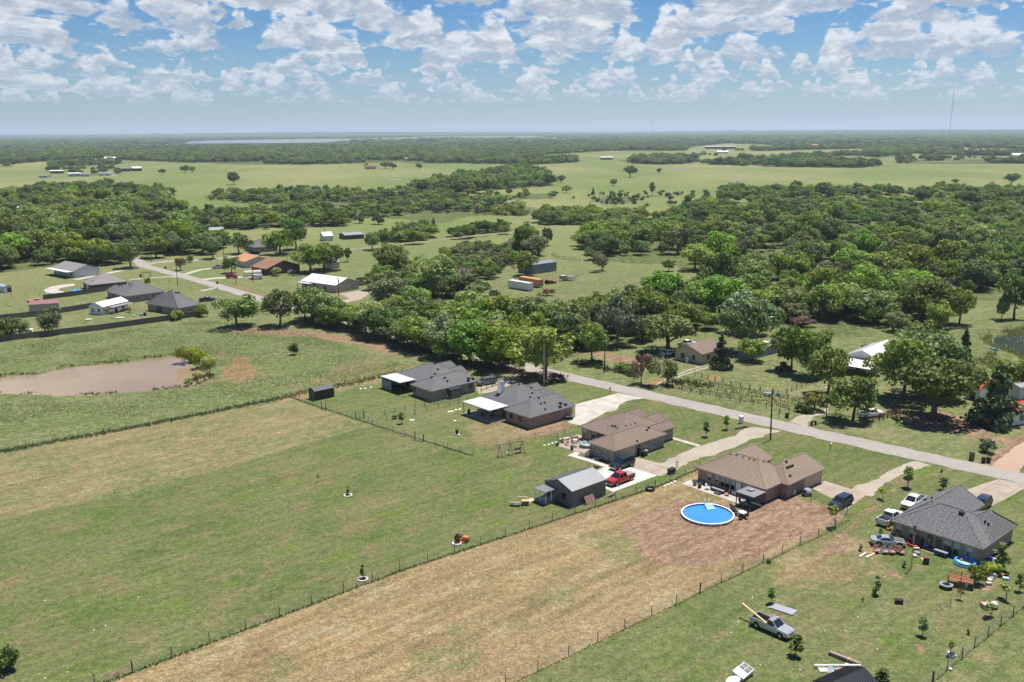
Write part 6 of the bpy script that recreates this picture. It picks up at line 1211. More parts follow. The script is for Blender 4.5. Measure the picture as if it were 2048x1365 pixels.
# ------------------------------------------------------------------ poles
def pole(nm, label, px, py, h, r=.15, m_=None, arms=(), lamp=False, cat='pole', cans=0, lean=(0, 0)):
    p = at(px, py); rt = thing(nm, label, cat, p, YARD)
    MB().tube((0, 0, -.2), (lean[0], lean[1], h), r, r*.68, 10).build('pole', m_ or DARKWOOD, rt)
    for k, (z, L) in enumerate(arms): MB().cb(0, 0, z, .12, L, .14).build('crossarm', DARKWOOD, rt); [MB().tube((0, s*L*.45, z+.07), (0, s*L*.45, z+.25), .05, .04, 6).build('insulator', GREYP, rt) for s in (-1, 1)]
    for k in range(cans): MB().tube((.32, .1+k*.1, h-1.9), (.32, .1+k*.1, h-1.0), .24, .24, 10).build('transformer', PALE, rt)
    if lamp:
        a = MB().bar((0, 0, h-.3), (-.9, 0, h-.05), .06).build('lamp_arm', STEEL, rt); MB().ball((-1.0, 0, h-.08), .28, .2, .14).build('lamp_head', WHITE, rt)
    return rt
POLES = [
 (1541, 880, 10.2, .17, 'tall dark utility pole on the lawn edge between the two brown roofed houses', 0), (1088, 770, 9.9, .26, 'pale grey concrete post behind the dark roofed house with a chimney', 0), (1209, 746, 9.4, .15, 'utility pole with transformer in the roadside grass', 1), (1652, 841, 7.4, .13, 'street light pole with a white lamp beside the gravel drive', 2),
 (1745, 830, 8.5, .12, 'thin pole rising behind the white truck', 0), (1672, 826, 7.0, .10, 'thin pale pole right of the street light', 0), (355.5, 572, 7.5, .14, 'street light pole at the left road, left of the junction', 2), (472.5, 570, 9.0, .14, 'utility pole on the lawn between the road and the red SUV', 0), (506.5, 566, 8.5, .13, 'utility pole in front of the white cargo van', 0), (678, 605, 9.0, .14, 'utility pole at the garage driveway', 1), (760.5, 539, 9.0, .14, 'utility pole in the field right of the pale grey shed', 1), (575.5, 547, 8.5, .13, 'utility pole before the brown roofed house', 0), (448, 519, 9.0, .13, 'utility pole by the round lawn tree', 0), (303, 525, 8.5, .14, 'street light pole behind the junction', 2), (229.5, 534, 9.0, .13, 'utility pole at the end of the white lane', 1), (649, 467, 8.0, .13, 'utility pole above the little white shed', 0), (1030, 672, 9.0, .14, 'utility pole with transformer among the hedgerow trees', 1), (820, 604, 8.5, .13, 'utility pole left of the pale poplar', 0)]
for px, py, h, r, lab, kd in POLES:
    pole('concrete_post' if 'concrete' in lab else 'street_light' if kd == 2 else 'utility_pole', lab, px, py, h, r, STEEL if ('concrete' in lab or 'pale' in lab) else None, ((h-.6, 1.8),) if kd == 1 else (), kd == 2, 'street light' if kd == 2 else 'pole', 1 if kd == 1 else 0, (-.0, .25) if px == 1541 else (0, 0))
yp = pole('lamp_pole', 'tall yellow pole with black lamp on the lawn before the grey roofed house', 1822, 1138, 6.3, .09, YELLOW, cat='pole'); MB().cb(0, 0, 6.35, .3, .5, .14).build('lamp_head', BLACK, yp); MB().tube((0, 0, 5.5), (0, 0, 6.3), .10, .10, 8).build('bracket', BLACK, yp)
# ------------------------------------------------------------------ radio masts and a water tower on the horizon
def far_mast(label, px, py, top, r):
    p = at(px, py); h = CAMH+(262-top-(px-1024)*.0055)/FOC*depth(px, py); rt = thing('radio_mast', label, 'mast', p); mb = MB()
    for k in range(3): a = 2*PI*k/3; mb.bar((r*math.cos(a), r*math.sin(a), 0), (r*math.cos(a), r*math.sin(a), h), r*.32)
    n = 26
    for k in range(n):
        for j in range(3): a, b = 2*PI*j/3, 2*PI*(j+1)/3; mb.bar((r*math.cos(a), r*math.sin(a), h*k/n), (r*math.cos(b), r*math.sin(b), h*(k+1)/n), r*.18)
    mb.build('lattice', GREYP, rt); MB().tube((0, 0, h), (0, 0, h*1.04), r*.2, r*.1, 6).build('antenna', GREYP, rt)
    for j in range(3): a = 2*PI*j/3+.4; MB().bar((0, 0, h*.8), (math.cos(a)*h*.5, math.sin(a)*h*.5, 0), r*.04).build('guy_wire', GREYP, rt)
far_mast('tall thin radio mast on the right horizon', 1898, 282, 185, 1.2); far_mast('short faint mast at the middle of the horizon', 1304, 274, 248, 1.6)
wt = thing('water_tower', 'pale water tower on the left horizon', 'water tower', at(421, 276)); MB().tube((0, 0, 0), (0, 0, 46), 3.2, 3.2, 12).build('stem', PALE, wt); MB().ball((0, 0, 50), 15, 15, 9, 14, 8).build('tank', PALE, wt)

# ------------------------------------------------------------------ fences
def wire_fence(label, P, gap, h, seed=0, group=None, pm=None, pr_=.042, strands=6, px=True, vert=.45):
    Q = [at(*p) for p in P] if px else [Vector((*p, 0)) for p in P]; root = thing('wire_fence', label, 'fence', Q[0], 0, group); g = random.Random(seed); o = Q[0]
    pm_ = MB().cb(0, 0, h/2-.05, pr_*2, pr_*2, h+.1).mesh('post', pm or DARKTRIM); wire = MB()
    for a, b in zip(Q, Q[1:]):
        L = (b-a).length; n = max(1, round(L/gap)); d = (b-a)/n
        for k in range(n+1):
            q = a+d*k-o; pp = obj('post', pm_, root, q+Vector((g.uniform(-.06, .06), g.uniform(-.06, .06), 0)), g.uniform(0, 1)); pp.rotation_euler = (g.uniform(-.04, .04), g.uniform(-.04, .04), 0)
        for s in range(strands): z = h*(.08+.86*s/(strands-1)); wire.bar(a-o+Vector((0, 0, z)), b-o+Vector((0, 0, z)), .011)
        if vert:
            m_ = int(L/vert)
            for k in range(m_): q = a+(b-a)*k/m_-o; wire.bar(q+Vector((0, 0, .08*h)), q+Vector((0, 0, .94*h)), .009)
    w_ = wire.build('wire_mesh', STEEL, root); w_['kind'] = 'stuff'; return root
wire_fence('wire fence on dark posts between the green lawn and the dry mown strip', [(190, 1372), (265, 1346), (800, 1143), (1310, 976), (1400, 938)], 4.6, 1.45, 1)
wire_fence('wire fence on dark posts right of the dry mown strip, passing the bare earth', [(1010, 1375), (1400, 1186), (1670, 1059), (1694, 1030), (1622, 1003)], 4.6, 1.45, 2)
wire_fence('wire fence in the lower right corner', [(1830, 1392), (1865, 1366), (2048, 1214), (2085, 1182)], 3.4, 1.45, 3)
wire_fence('chain link fence running from the garden shed to the open double gate', [(583, 796), (643, 817), (711, 840)], 3.2, 1.3, 4, pm=STEEL)
wire_fence('chain link fence behind the chimney house, meeting the swing set corner', [(728, 836), (745, 850), (830, 880)], 3.2, 1.3, 5, pm=STEEL)
wire_fence('chain link fence round the swing set corner up to the stone house', [(847, 882), (946, 912), (1040, 884), (1158, 862)], 3.2, 1.3, 6, pm=STEEL)
wire_fence('wire fence dividing the back yards of the two dark roofed houses', [(745, 850), (830, 830), (900, 812), (952, 796)], 3.2, 1.2, 7)
wire_fence('rusty wire fence inside the farthest back yard', [(770, 830), (850, 812), (905, 800)], 2.8, 1.1, 8)
wire_fence('wire fence on wooden posts round the paddock right of the cream house', [(1390, 752), (1430, 764), (1462, 772), (1520, 784), (1573, 788), (1612, 770)], 2.4, 1.3, 9, pm=DARKWOOD, pr_=.07, strands=4, vert=0)
wire_fence('wire garden fence along the crop rows by the road', [(1345, 776), (1400, 789), (1480, 806), (1560, 822), (1578, 826)], 2.8, 1.3, 10, pm=DARKWOOD, pr_=.06, strands=5)
wire_fence('old wire fence along the grassy roadside left of the reddish shrub', [(1150, 728), (1215, 740), (1275, 757)], 2.6, 1.3, 11, pm=DARKWOOD, pr_=.06, strands=5)
wire_fence('wire fence left of the yard by the tall meadow grass', [(-120, 932), (0, 907), (300, 852), (583, 796), (690, 770), (768, 756)], 4.5, 1.2, 12, strands=4, vert=0)
wire_fence('wire fence across the left pasture behind the little blue roofed shed', [(24, 592), (80, 592), (130, 588), (190, 570)], 6, 1.3, 13, strands=4, vert=0)
gt = MB()
for nm, lab, A, B, n in (('double_gate', 'open framed grey gate in the fence corner between the two back yards', (711, 840), (728, 836), 3), ('yard_gate', 'narrow grey double gate in the chain link fence', (830, 880), (847, 884), 3), ('yard_gate', 'low grey gate in the chain link beside the garden shed', (643, 818), (652, 822), 2)):
    a, b = at(*A), at(*B); g = thing(nm, lab, 'gate', a); d = b-a
    for q in (Vector((0, 0, 0)), d): MB().tube(q, q+Vector((0, 0, 1.75)), .09, .09, 8).build('post', DARKTRIM, g)
    for z in (.2, .65, 1.1, 1.4)[-n-1:]: MB().bar(d*.06+Vector((0, 0, z)), d*.94+Vector((0, 0, z)), .05).build('rail', STEEL, g)
    for f in (.08, .5, .92): MB().bar(d*f+Vector((0, 0, .2)), d*f+Vector((0, 0, 1.4)), .05).build('upright', STEEL, g)
def board_fence(label, P, h, m_, pw=2.4, brd=.16):
    Q = [at(*p) for p in P]; root = thing('privacy_fence', label, 'fence', Q[0]); o = Q[0]; pmesh = None; posts = MB().cb(0, 0, h/2, .11, .11, h+.06).mesh('post', m_)
    pb = MB(); n = int(pw/brd); g = random.Random(4)
    for k in range(n): x = k*brd; pb.box(x+.006, x+brd-.006, -.012, .012, .03, h+g.uniform(-.03, .03))
    for z in (.4, h-.4): pb.box(0, pw, .0125, .055, z, z+.09)
    panel = pb.mesh('fence_panel', m_)
    for a, b in zip(Q, Q[1:]):
        L = (b-a).length; k_ = max(1, round(L/pw)); d = (b-a)/k_; an = math.atan2(d.y, d.x)
        for k in range(k_):
            p = obj('fence_panel', panel, root, a+d*k-o, an); p.scale = (d.length/pw, 1, 1); obj('post', posts, root, a+d*k-o+Vector((-math.sin(an)*.1, math.cos(an)*.1, 0)), an)
    return root
board_fence('long grey wooden privacy fence along the meadow edge', [(-130, 702), (0, 684), (200, 661), (400, 633)], 1.85, FENCEWOOD)
board_fence('grey wooden privacy fence behind the beige maroon roofed shed', [(-60, 650), (0, 641), (90, 632), (185, 616)], 1.85, FENCEWOOD)
board_fence('grey wooden privacy fence before the hip roofed house', [(87, 600), (150, 592), (228, 580)], 1.85, FENCEWOOD)
board_fence('dark wooden fence stub before the charcoal roof nearest the pond', [(236, 607), (262, 604), (290, 600)], 1.5, FENCEWOOD)
def rail_fence(label, P, h, m_, gap=2.4, rails=3, nm='rail_fence', wd=.15):
    Q = [at(*p) for p in P]; root = thing(nm, label, 'fence', Q[0]); o = Q[0]
    for a, b in zip(Q, Q[1:]):
        n = max(1, round((b-a).length/gap)); d = (b-a)/n
        for k in range(n+1):
            MB().cb(0, 0, h/2, wd, wd, h).build('post', m_, root, loc=a+d*k-o)
            if k < n:
                for r_ in range(rails): z = h*(.25+.65*r_/(rails-1)); MB().bar(a+d*k-o+Vector((0, 0, z)), a+d*(k+1)-o+Vector((0, 0, z)), .05, .14).build('rail', m_, root)
rail_fence('dark brown ranch rail fence at the end of the hedgerow', [(985, 738), (1030, 750), (1072, 760), (1112, 768)], 1.5, mat('brown_rail', (.125, .060, .042), .85, .2), 2.2, 4)
rail_fence('dark rail fence of posts beside the minivan driveway', [(962, 783), (985, 775), (1010, 768)], 1.3, DARKWOOD, 2.2, 2)
rail_fence('red board fence beside the white truck under the trees', [(1745, 846), (1758, 843), (1800, 829)], 1.5, REDWOOD, 1.6, 4)
rail_fence('pipe corral panels left of the grey metal barn', [(1003, 536), (1020, 532), (1030, 540)], 1.6, RUST, 2.4, 4); rail_fence('thin pipe corral right of the grey metal barn', [(1104, 512), (1118, 518), (1160, 523)], 1.4, DARKWOOD, 3, 2)
rail_fence('short dark rail by the field corner tree', [(507, 628), (524, 625)], 1.4, DARKWOOD, 2.2, 3); rail_fence('old post fence at the rear of the slim light tree', [(1155, 726), (1190, 731), (1210, 733)], 1.3, DARKWOOD, 1.4, 2)
mf = thing('metal_fence', 'blue grey corrugated metal wall behind the small leafy tree', 'fence', at(1476, 719)); o = at(1476, 719)
for a, b in (((1476, 719), (1497, 722)), ((1497, 722), (1558, 705))):
    a, b = at(*a), at(*b); n = max(1, round((b-a).length/1.5)); d = (b-a)/n; an = math.atan2(d.y, d.x)
    for k in range(n):
        mb = MB()
        for j in range(6): mb.box(j*d.length/6+.01, (j+1)*d.length/6-.01, -.02+.03*(j % 2), .01+.03*(j % 2), 0, 2.5)
        obj('metal_panel', mb.mesh('metal_panel', BLUEGREY), mf, a+d*k-o, an)

# ------------------------------------------------------------------ round blue pool
PH = .42
pc = (at(1364.5, 1027, PH)+at(1466, 1027, PH))/2; pc = Vector((pc.x, pc.y, 0)); PR = 4.07
pool = thing('swimming_pool', 'big round above ground pool with blue water and white rim', 'pool', pc)
MB().ring((0, 0), PR-.06, PR, 0, PH-.06, 30).build('pool_wall', mat('pool_panel', (.50, .53, .56), .5, .06), pool, True)
MB().ring((0, 0), PR-.12, PR+.12, PH-.06, PH, 30).build('rim', WHITE, pool)
rib = MB().cb(0, 0, PH/2, .08, .16, PH+.01).mesh('upright', WHITE)
for k in range(15): a = 2*PI*k/15; obj('upright', rib, pool, (PR*1.012*math.cos(a), PR*1.012*math.sin(a), 0), a)
liner = MB().ring((0, 0), PR-.10, PR-.062, .02, PH-.065, 30); liner.build('liner', mat('pool_liner', (.035, .17, .46), .5, .08, .8), pool)
pw_ = water_mat('pool_water_surface', (.045, .195, .50), .04, .08, 1.6); MB().tube((0, 0, .05), (0, 0, .16), PR-.102, PR-.102, 40).build('water', pw_, pool)
ld = thing('pool_ladder', 'white pool ladder with pale green steps at the far rim of the round pool', 'ladder', pc+Vector((.9, 2.75, -.84)), .25)
for s in (-.35, .35): MB().bar((s, .55, .95), (s, .75, 2.0), .07).bar((s, .75, 2.0), (s, 1.25, 1.95), .07).bar((s, 1.25, 1.95), (s, 1.35, .86), .07).build('rail', WHITE, ld)
for k in range(4): MB().box(-.62-.04*k, .62+.04*k, .30-.34*k, .60-.34*k, 1.34-.10*k, 1.40-.10*k).build('step', mat('pale_green_step', (.42, .62, .58), .5, .05), ld)
tag(MB().cb(0, 0, 1.15, .5, .24, .30).build('pool_skimmer', WHITE, None, loc=pc+Vector((-3.75, 1.3, -.80))), 'small white skimmer hung inside the left rim of the pool', 'skimmer')
# ------------------------------------------------------------------ furniture helpers
def chair(label, p, hd, m_, group=None, w=.6, reclin=0, nm='patio_chair', cushion=None):
    r = thing(nm, label, 'chair', p, hd, group)
    MB().box(-w/2, w/2, -w/2, w/2, .38, .46).build('seat', cushion or m_, r); MB()._add([(-w/2, -w/2, .46), (-w/2+.08, -w/2, .46), (-w/2+.08, w/2, .46), (-w/2, w/2, .46), (-w/2-.16, -w/2, .98), (-w/2-.08, -w/2, .98), (-w/2-.08, w/2, .98), (-w/2-.16, w/2, .98)], [(3, 2, 1, 0), (4, 5, 6, 7), (0, 1, 5, 4), (1, 2, 6, 5), (2, 3, 7, 6), (3, 0, 4, 7)]).build('backrest', cushion or m_, r)
    for sx in (-1, 1):
        for sy in (-1, 1): MB().cb(sx*w*.42, sy*w*.44, .19, .05, .05, .38).build('leg', m_, r)
    for sy in (-1, 1): MB().cb(0, sy*w*.52, .64, w, .06, .05).build('armrest', m_, r)
    return r
def table(label, p, hd, m_, lx=1.2, ly=.8, h=.72, round_=False, nm='patio_table'):
    r = thing(nm, label, 'table', p, hd)
    (MB().tube((0, 0, h-.05), (0, 0, h), lx/2, lx/2, 18) if round_ else MB().box(-lx/2, lx/2, -ly/2, ly/2, h-.05, h)).build('tabletop', m_, r)
    for sx in (-1, 1):
        for sy in (-1, 1): MB().cb(sx*lx*.32, sy*ly*.34, (h-.05)/2, .06, .06, h-.05).build('leg', m_, r)
    return r
def bin_(label, p, m_=BLACK, hd=YARD, nm='trash_cart'):
    r = thing(nm, label, 'trash cart', p, hd)
    MB()._add([(-.24, -.26, .06), (.24, -.26, .06), (.24, .26, .06), (-.24, .26, .06), (-.31, -.33, .96), (.31, -.33, .96), (.31, .33, .96), (-.31, .33, .96)], [(3, 2, 1, 0), (4, 5, 6, 7), (0, 1, 5, 4), (1, 2, 6, 5), (2, 3, 7, 6), (3, 0, 4, 7)]).build('bin_body', m_, r); MB().box(-.34, .34, -.36, .36, .965, 1.04).build('lid', m_, r)
    for s in (-1, 1): MB().tube((-.26, s*.26, .12), (-.26, s*.33, .12), .12, .12, 10).build('wheel', RUBBER, r)
    return r
def slab(nm, label, cat, p, sx, sy, sz, m_, hd=0.0, group=None, z=0.0): return tag(MB().box(-sx/2, sx/2, -sy/2, sy/2, 0, sz).build(nm, m_, None, loc=(p[0], p[1], z)), label, cat, group) if not hd else _rot(tag(MB().box(-sx/2, sx/2, -sy/2, sy/2, 0, sz).build(nm, m_, None, loc=(p[0], p[1], z)), label, cat, group), hd)
def _rot(o, hd): o.rotation_euler = (0, 0, hd); return o
def stones(label, group, px, m_, r=.24):
    for i, p in enumerate(px):
        g = random.Random(i+int(p[0])); n = 8; P = [(r*g.uniform(.75, 1.2)*math.cos(2*PI*k/n), r*g.uniform(.75, 1.2)*math.sin(2*PI*k/n)) for k in range(n)]
        tag(MB().prism(P, 0, .07).build('stepping_stone', m_, None, loc=at(*p)), label, 'stone', group)
PALESTONE = mat('pale_stone', (.55, .52, .47), .9, .1, 3)
stones('pale round stepping stone in the grass leading to the stone house patio', 'stepping stones by the stone house patio', crop(1000, 850, S512, [(457, 213), (500, 203), (537, 192), (575, 180)]), PALESTONE, .30)
stones('pale stepping stone in the grass leading to the pool house patio', 'stepping stones by the pool house', crop(1320, 850, S512, [(50, 627), (85, 613), (120, 600), (155, 582)]), PALESTONE, .30)
# pool side dining set
c0 = at(1461, 1030); chair('left of three black chairs by the pool rim', at(1465, 1019), .6, BLACK)
chair('middle of three black chairs by the pool rim', at(1467, 1023), .5, BLACK); chair('right of three black chairs by the pool rim', at(1470, 1027.5), .4, BLACK)
tb = table('round white topped table on the bare earth by the pool', at(1485, 1033), 0, WHITE, 1.2, 1.2, .74, True)
for k, (q, hd, l) in enumerate((((1477, 1031), 0, 'white and black chair left of the round table'), ((1494, 1029), 2.6, 'black chair right of the round table'), ((1482, 1038), 1.4, 'black chair in front of the round table'), ((1491, 1037), 2.2, 'fallen looking chair at the front right of the round table'))): chair(l, at(*q), hd, BLACK if k else WHITE, cushion=BLACK)
slab('timber', 'pale board on the earth between pool and table, upper', 'board', at(1468, 1033), 1.1, .22, .06, NEWWOOD, .2); slab('timber', 'pale board on the earth between pool and table, lower', 'board', at(1468, 1037), .9, .22, .06, NEWWOOD, .2)
# gazebo
gz = thing('gazebo', 'black gazebo with square metal roof and small vent cap at the house corner', 'gazebo', uw(123, 80.4), YARD)
v, top = hip_solid(-1.75, 1.75, -1.75, 1.75, 2.35, .20, 'x', 1, 1, .12); MB()._add(v, top+[(9, 8, 7, 6)]).build('roof', mat('gazebo_roof', (.17, .17, .175), .5, .05), gz)
v, top = hip_solid(-.5, .5, -.5, .5, 2.80, .35, 'x', 1, 1, .10); MB()._add(v, top+[(9, 8, 7, 6)]).build('roof_vent', GREYP, gz); MB().cb(0, 0, 2.65, .7, .7, .16).build('vent_frame', BLACK, gz)
for sx in (-1, 1):
    for sy in (-1, 1): MB().cb(sx*1.6, sy*1.6, 1.12, .12, .12, 2.24).build('post', BLACK, gz)
for s in (-1, 1): MB().box(-1.54, 1.54, s*1.6-.04, s*1.6+.04, 2.1, 2.22).build('beam', BLACK, gz)
table('dark table under the gazebo', uw(122.8, 80.6), YARD, BLACK, 1.3, .9, .72)
for i, (u, q, hd) in enumerate(((121.9, 80.2, 0), (122.9, 79.5, PI/2), (123.6, 81.0, PI), (122.2, 81.6, -PI/2))): chair(('front', 'right', 'rear', 'left')[i]+' chair of the dark set under the gazebo', uw(u, q), YARD+hd, BLACK, cushion=GREENP if i == 1 else GREYP)
# back patio of the pool house
sf = thing('patio_sofa', 'black wicker sofa group with pale cushions on the pool house patio', 'sofa', uw(123.9, 87.4), YARD)
MB().box(-.45, .45, -1.3, 1.3, .05, .42).build('base', BLACK, sf); MB().box(.28, .45, -1.3, 1.3, .42, .9).build('backrest', BLACK, sf)
for k in range(3): MB().box(-.42, .26, -1.25+k*.84, -.45+k*.84, .425, .55).build('cushion', GREYP, sf)
table('low black table before the wicker sofa', uw(123.0, 86.9), YARD, BLACK, .6, 1.3, .42); chair('pale armchair left of the wicker sofa', uw(123.5, 89.2), YARD-1.2, STUCCO, cushion=WHITE)
chair('small chair right of the wicker sofa', uw(123.7, 85.5), YARD+2, BLACK, cushion=ORANGE)
slab('ice_chest', 'white ice chest against the pool house wall', 'cooler', uw(125.0, 84.9), .5, .8, .55, WHITE, YARD)
for i, (u, q, m_) in enumerate(((123.3, 91.8, GREYP), (123.0, 90.6, BLACK))): r = thing('flower_pot', ('grey', 'black')[i]+' planter on the pool house patio edge', 'planter', uw(u, q)); MB().tube((0, 0, 0), (0, 0, .4), .28, .36, 12).build('pot', m_, r); obj('plant', PROTO['bush']['crowns'][0], r, (0, 0, .38)).scale = (.4, .4, .4)
for i, (u, q) in enumerate(((124.6, 93.0), (124.7, 92.4), (124.9, 91.7))): slab('paving_block', 'pale block stacked at the left end of the pool house patio', 'block', uw(u, q), .5, .5, .3, PALESTONE, YARD, 'blocks at the end of the patio')
cv = thing('covered_grill', 'grey covered mound beside the pool house side wall', 'cover', at(1614, 990), YARD); MB().ball((0, 0, .45), 1.0, .8, .75, 14, 8).build('cover', mat('grey_tarp', (.23, .24, .28), .7, .12), cv); MB().ring((0, 0), .7, .85, .3, .36, 16).build('strap', BLACK, cv)
bin_('dark trash cart by the tan garage door of the pool house', uw(133.2, 76.6)); slab('garden_statue', 'small white garden ornament at the pool house side wall', 'ornament', at(1588, 990), .3, .3, .9, WHITE, .4)
fp = thing('fire_pit', 'black hexagonal fire pit on the dry grass by the wire fence', 'fire pit', at(1300.5, 981)); MB().ring((0, 0), .72, .86, 0, .5, 6).build('rim', BLACK, fp); MB().tube((0, 0, 0), (0, 0, .12), .7, .7, 6).build('ash', PALESTONE, fp)
dd = thing('dog_house', 'dark brown box hutch at the end of the pale slab', 'hutch', at(1343, 947), YARD); MB().box(-.7, .7, -.4, .4, .1, .85).build('body', DARKWOOD, dd); MB().box(-.8, .8, -.5, .5, .86, .93).build('lid', BLACK, dd)
fr = thing('metal_rack', 'tall dark open rack behind the brown hutch', 'rack', at(1354, 936), YARD)
for s in (-.25, .25): MB().bar((s, 0, 0), (s, 0, 1.4), .06).build('upright', BLACK, fr)
for z in (.2, .6, 1.0, 1.38): MB().bar((-.25, 0, z), (.25, 0, z), .05).build('crossbar', RUST, fr)
# stone house patio
sp_ = thing('wading_pool', 'small round grey stock tank pool on the stone house patio', 'pool', uw(124.0, 118.6)); MB().ring((0, 0), 1.20, 1.27, 0, .62, 26).build('tank_wall', GREYP, sp_, True); MB().tube((0, 0, .1), (0, 0, .50), 1.19, 1.19, 26).build('water', water_mat('tank_water', (.19, .30, .32), .05, .06, 2), sp_); MB().torus((0, 0, .63), 1.24, .05, 26).build('rim', STEEL, sp_)
bn = thing('garden_bench', 'red garden bench at the far end of the stone house patio', 'bench', uw(124.3, 121.9), YARD-.5)
for k in range(4): MB().box(-.8, .8, -.30+k*.15, -.18+k*.15, .42, .46).build('seat_slat', REDWOOD, bn)
for k in range(4): MB().box(-.8, .8, .30+k*.03, .34+k*.03, .5+k*.13, .61+k*.13).build('back_slat', REDWOOD, bn)
for s in (-.7, .7): MB().box(s-.04, s+.04, -.3, .34, 0, .42).build('leg', DARKTRIM, bn)
slab('patio_cushion', 'white cushion on the red garden bench', 'cushion', uw(124.2, 121.8), .9, .5, .16, WHITE, YARD-.5, z=.47)
for i, (x, y, m_, l) in enumerate(((650, 1050, NEWWOOD, 'tan lounge chair at the left edge of the stone house patio'), (680, 1075, NEWWOOD, 'second tan lounge chair on the stone house patio'), (735, 1090, STUCCO, 'wooden chair at the middle of the stone house patio'), (775, 1098, STUCCO, 'wooden chair right of the middle on the stone house patio'), (880, 1080, STUCCO, 'chair by the stone wall corner'))): chair(l, at(1000+x/S512, 680+y/S512), 1+i*1.3, m_)
for i, (x, y) in enumerate(((588, 1080), (738, 1125))):
    q = at(1000+x/S512, 680+y/S512); r = thing('string_light_post', ('left', 'right')[i]+' thin dark light post in a black pot at the stone house patio', 'post', q); MB().tube((0, 0, 0), (0, 0, .45), .26, .32, 10).build('pot', BLACK, r); MB().tube((0, 0, .4), (0, 0, 2.6), .05, .04, 8).build('pole', DARKWOOD, r); MB().ball((0, 0, 2.65), .09, .09, .12, 8, 5).build('lamp', WHITE, r)
tk = slab('bench_top', 'long pale green bench along the patio edge', 'bench', at(1000+660/S512, 680+1030/S512), 2.2, .6, .45, mat('pale_green_paint', (.42, .47, .42), .6, .08), .55)
acm = mat('grey_metal_case', (.26, .27, .27), .5, .08)
for i, (u, q, l) in enumerate(((120.2, 114.3, 'grey air conditioner unit at the left corner of the stone wall'),)): r = thing('air_conditioner', l, 'air conditioner', uw(u, q), YARD); MB().box(-.4, .4, -.4, .4, .05, .95).build('case', acm, r); MB().tube((0, 0, .95), (0, 0, 1.0), .33, .33, 14).build('fan_guard', BLACK, r)
bin_('black trash cart at the garage corner of the stone house', uw(127.9, 107.4)); bin_('second dark trash cart beside the garage corner cart', uw(128.7, 107.4), GREYP)
for i, (x, y) in enumerate(((940, 1180), (1010, 1185), (1045, 1195), (1140, 1235))): r = thing('flower_pot', 'small dark shrub number along the stone wall base'.replace(' number', (', leftmost', ', second from left', ', third from left', ', at the right corner')[i]), 'shrub', at(1000+x/S512, 680+y/S512)); c_ = obj('crown', PROTO['bush']['crowns'][i % 2], r); c_.scale = (.45, .45, .5); r.name = 'foundation_shrub'
stones('white stone in the bed below the stone wall', 'white stones below the stone wall', crop(1000, 680, S512, [(975, 1215), (960, 1222), (1000, 1222)]), WHITE, .28)
slab('yard_cart', 'small dark cart by the corner of the pale slab', 'cart', at(1193, 936), .9, .5, .4, RUST, .3)
# swing set
SWINGWOOD = mat('cedar_timber', (.30, .215, .145), .85, .2, 3)
sw = thing('swing_set', 'wooden A frame swing set at the fence corner on the green lawn', 'swing set', at(1027, 912)); A_, B_ = at(1000, 914)-sw.location, at(1045, 905)-sw.location; d = (B_-A_); dn = d.normalized(); nn = Vector((-dn.y, dn.x, 0)); Cc = A_+d*.47
MB().bar(A_+Vector((0, 0, 2.4)), B_+Vector((0, 0, 2.4)), .13).build('top_beam', SWINGWOOD, sw)
for q in (A_, Cc, B_):
    for s in (-1, 1): MB().bar(q+nn*s*.95, q+Vector((0, 0, 2.45)), .11).build('leg', SWINGWOOD, sw)
    MB().bar(q+nn*.55+Vector((0, 0, 1.0)), q-nn*.55+Vector((0, 0, 1.0)), .08).build('cross_brace', SWINGWOOD, sw)
for f, m_ in ((.16, GREENP), (.34, WHITE)):
    q = A_+d*f; s_ = MB().cb(q.x, q.y, .55, .5, .2, .06).build('swing_seat', m_, sw)
    for s in (-1, 1): MB().bar(q+dn*s*.24+Vector((0, 0, .56)), q+dn*s*.24+Vector((0, 0, 2.36)), .025).build('rope', STEEL, s_)
q = A_+d*.80; s_ = MB().box(-.7, .7, -.3, .3, .4, .46).box(-.7, .7, .3, .36, .46, 1.0).build('bench_swing', SWINGWOOD, sw, loc=q); s_.rotation_euler = (0, 0, math.atan2(d.y, d.x))
for s in (-1, 1): MB().bar((s*.6, 0, .46), (s*.6, 0, 2.36), .03).build('chain', STEEL, s_)
# tree rings, mower, workbench
for i, (px, py, l) in enumerate(((726, 1160, 'white stone ring nearest the wire fence on the left of the lawn'), (696, 992, 'small white stone ring far up the lawn'), (914, 1088, 'white stone ring beside the orange mower'))):
    r = thing('tree_ring', l, 'stone ring', at(px, py)); n = 12
    for k in range(n): a = 2*PI*k/n; MB().cb(0, 0, .09, .22, .30, .18).build('edging_stone', PALESTONE, r, loc=(.62*math.cos(a), .62*math.sin(a), 0)).rotation_euler = (0, 0, a)
    MB().tube((0, 0, 0), (0, 0, .05), .5, .5, 14).build('mulch_and_shadow', DARKWOOD, r)
mw = thing('riding_mower', 'orange riding mower standing on the green lawn', 'mower', at(925, 1083), -.35)
MB().box(.1, 1.0, -.32, .32, .35, .85).build('hood', ORANGE, mw); MB().box(-.75, .1, -.4, .4, .3, .55).build('body', ORANGE, mw); MB().box(-.6, -.15, -.25, .25, .56, .72).box(-.7, -.58, -.25, .25, .72, 1.1).build('seat', BLACK, mw); MB().box(-.35, .55, -.65, .65, .12, .26).build('mower_deck', ORANGE, mw); MB().bar((.05, 0, .6), (-.1, 0, 1.0), .05).build('steering_column', BLACK, mw); MB().torus((-.1, 0, 1.0), .17, .025, 14, 6).build('steering_wheel', BLACK, mw)
for x_, y_, r_ in ((.75, .42, .22), (.75, -.42, .22), (-.55, .48, .30), (-.55, -.48, .30)): MB().tube((x_, y_-.1, r_), (x_, y_+.1, r_), r_, r_, 12).build('wheel', RUBBER, mw)
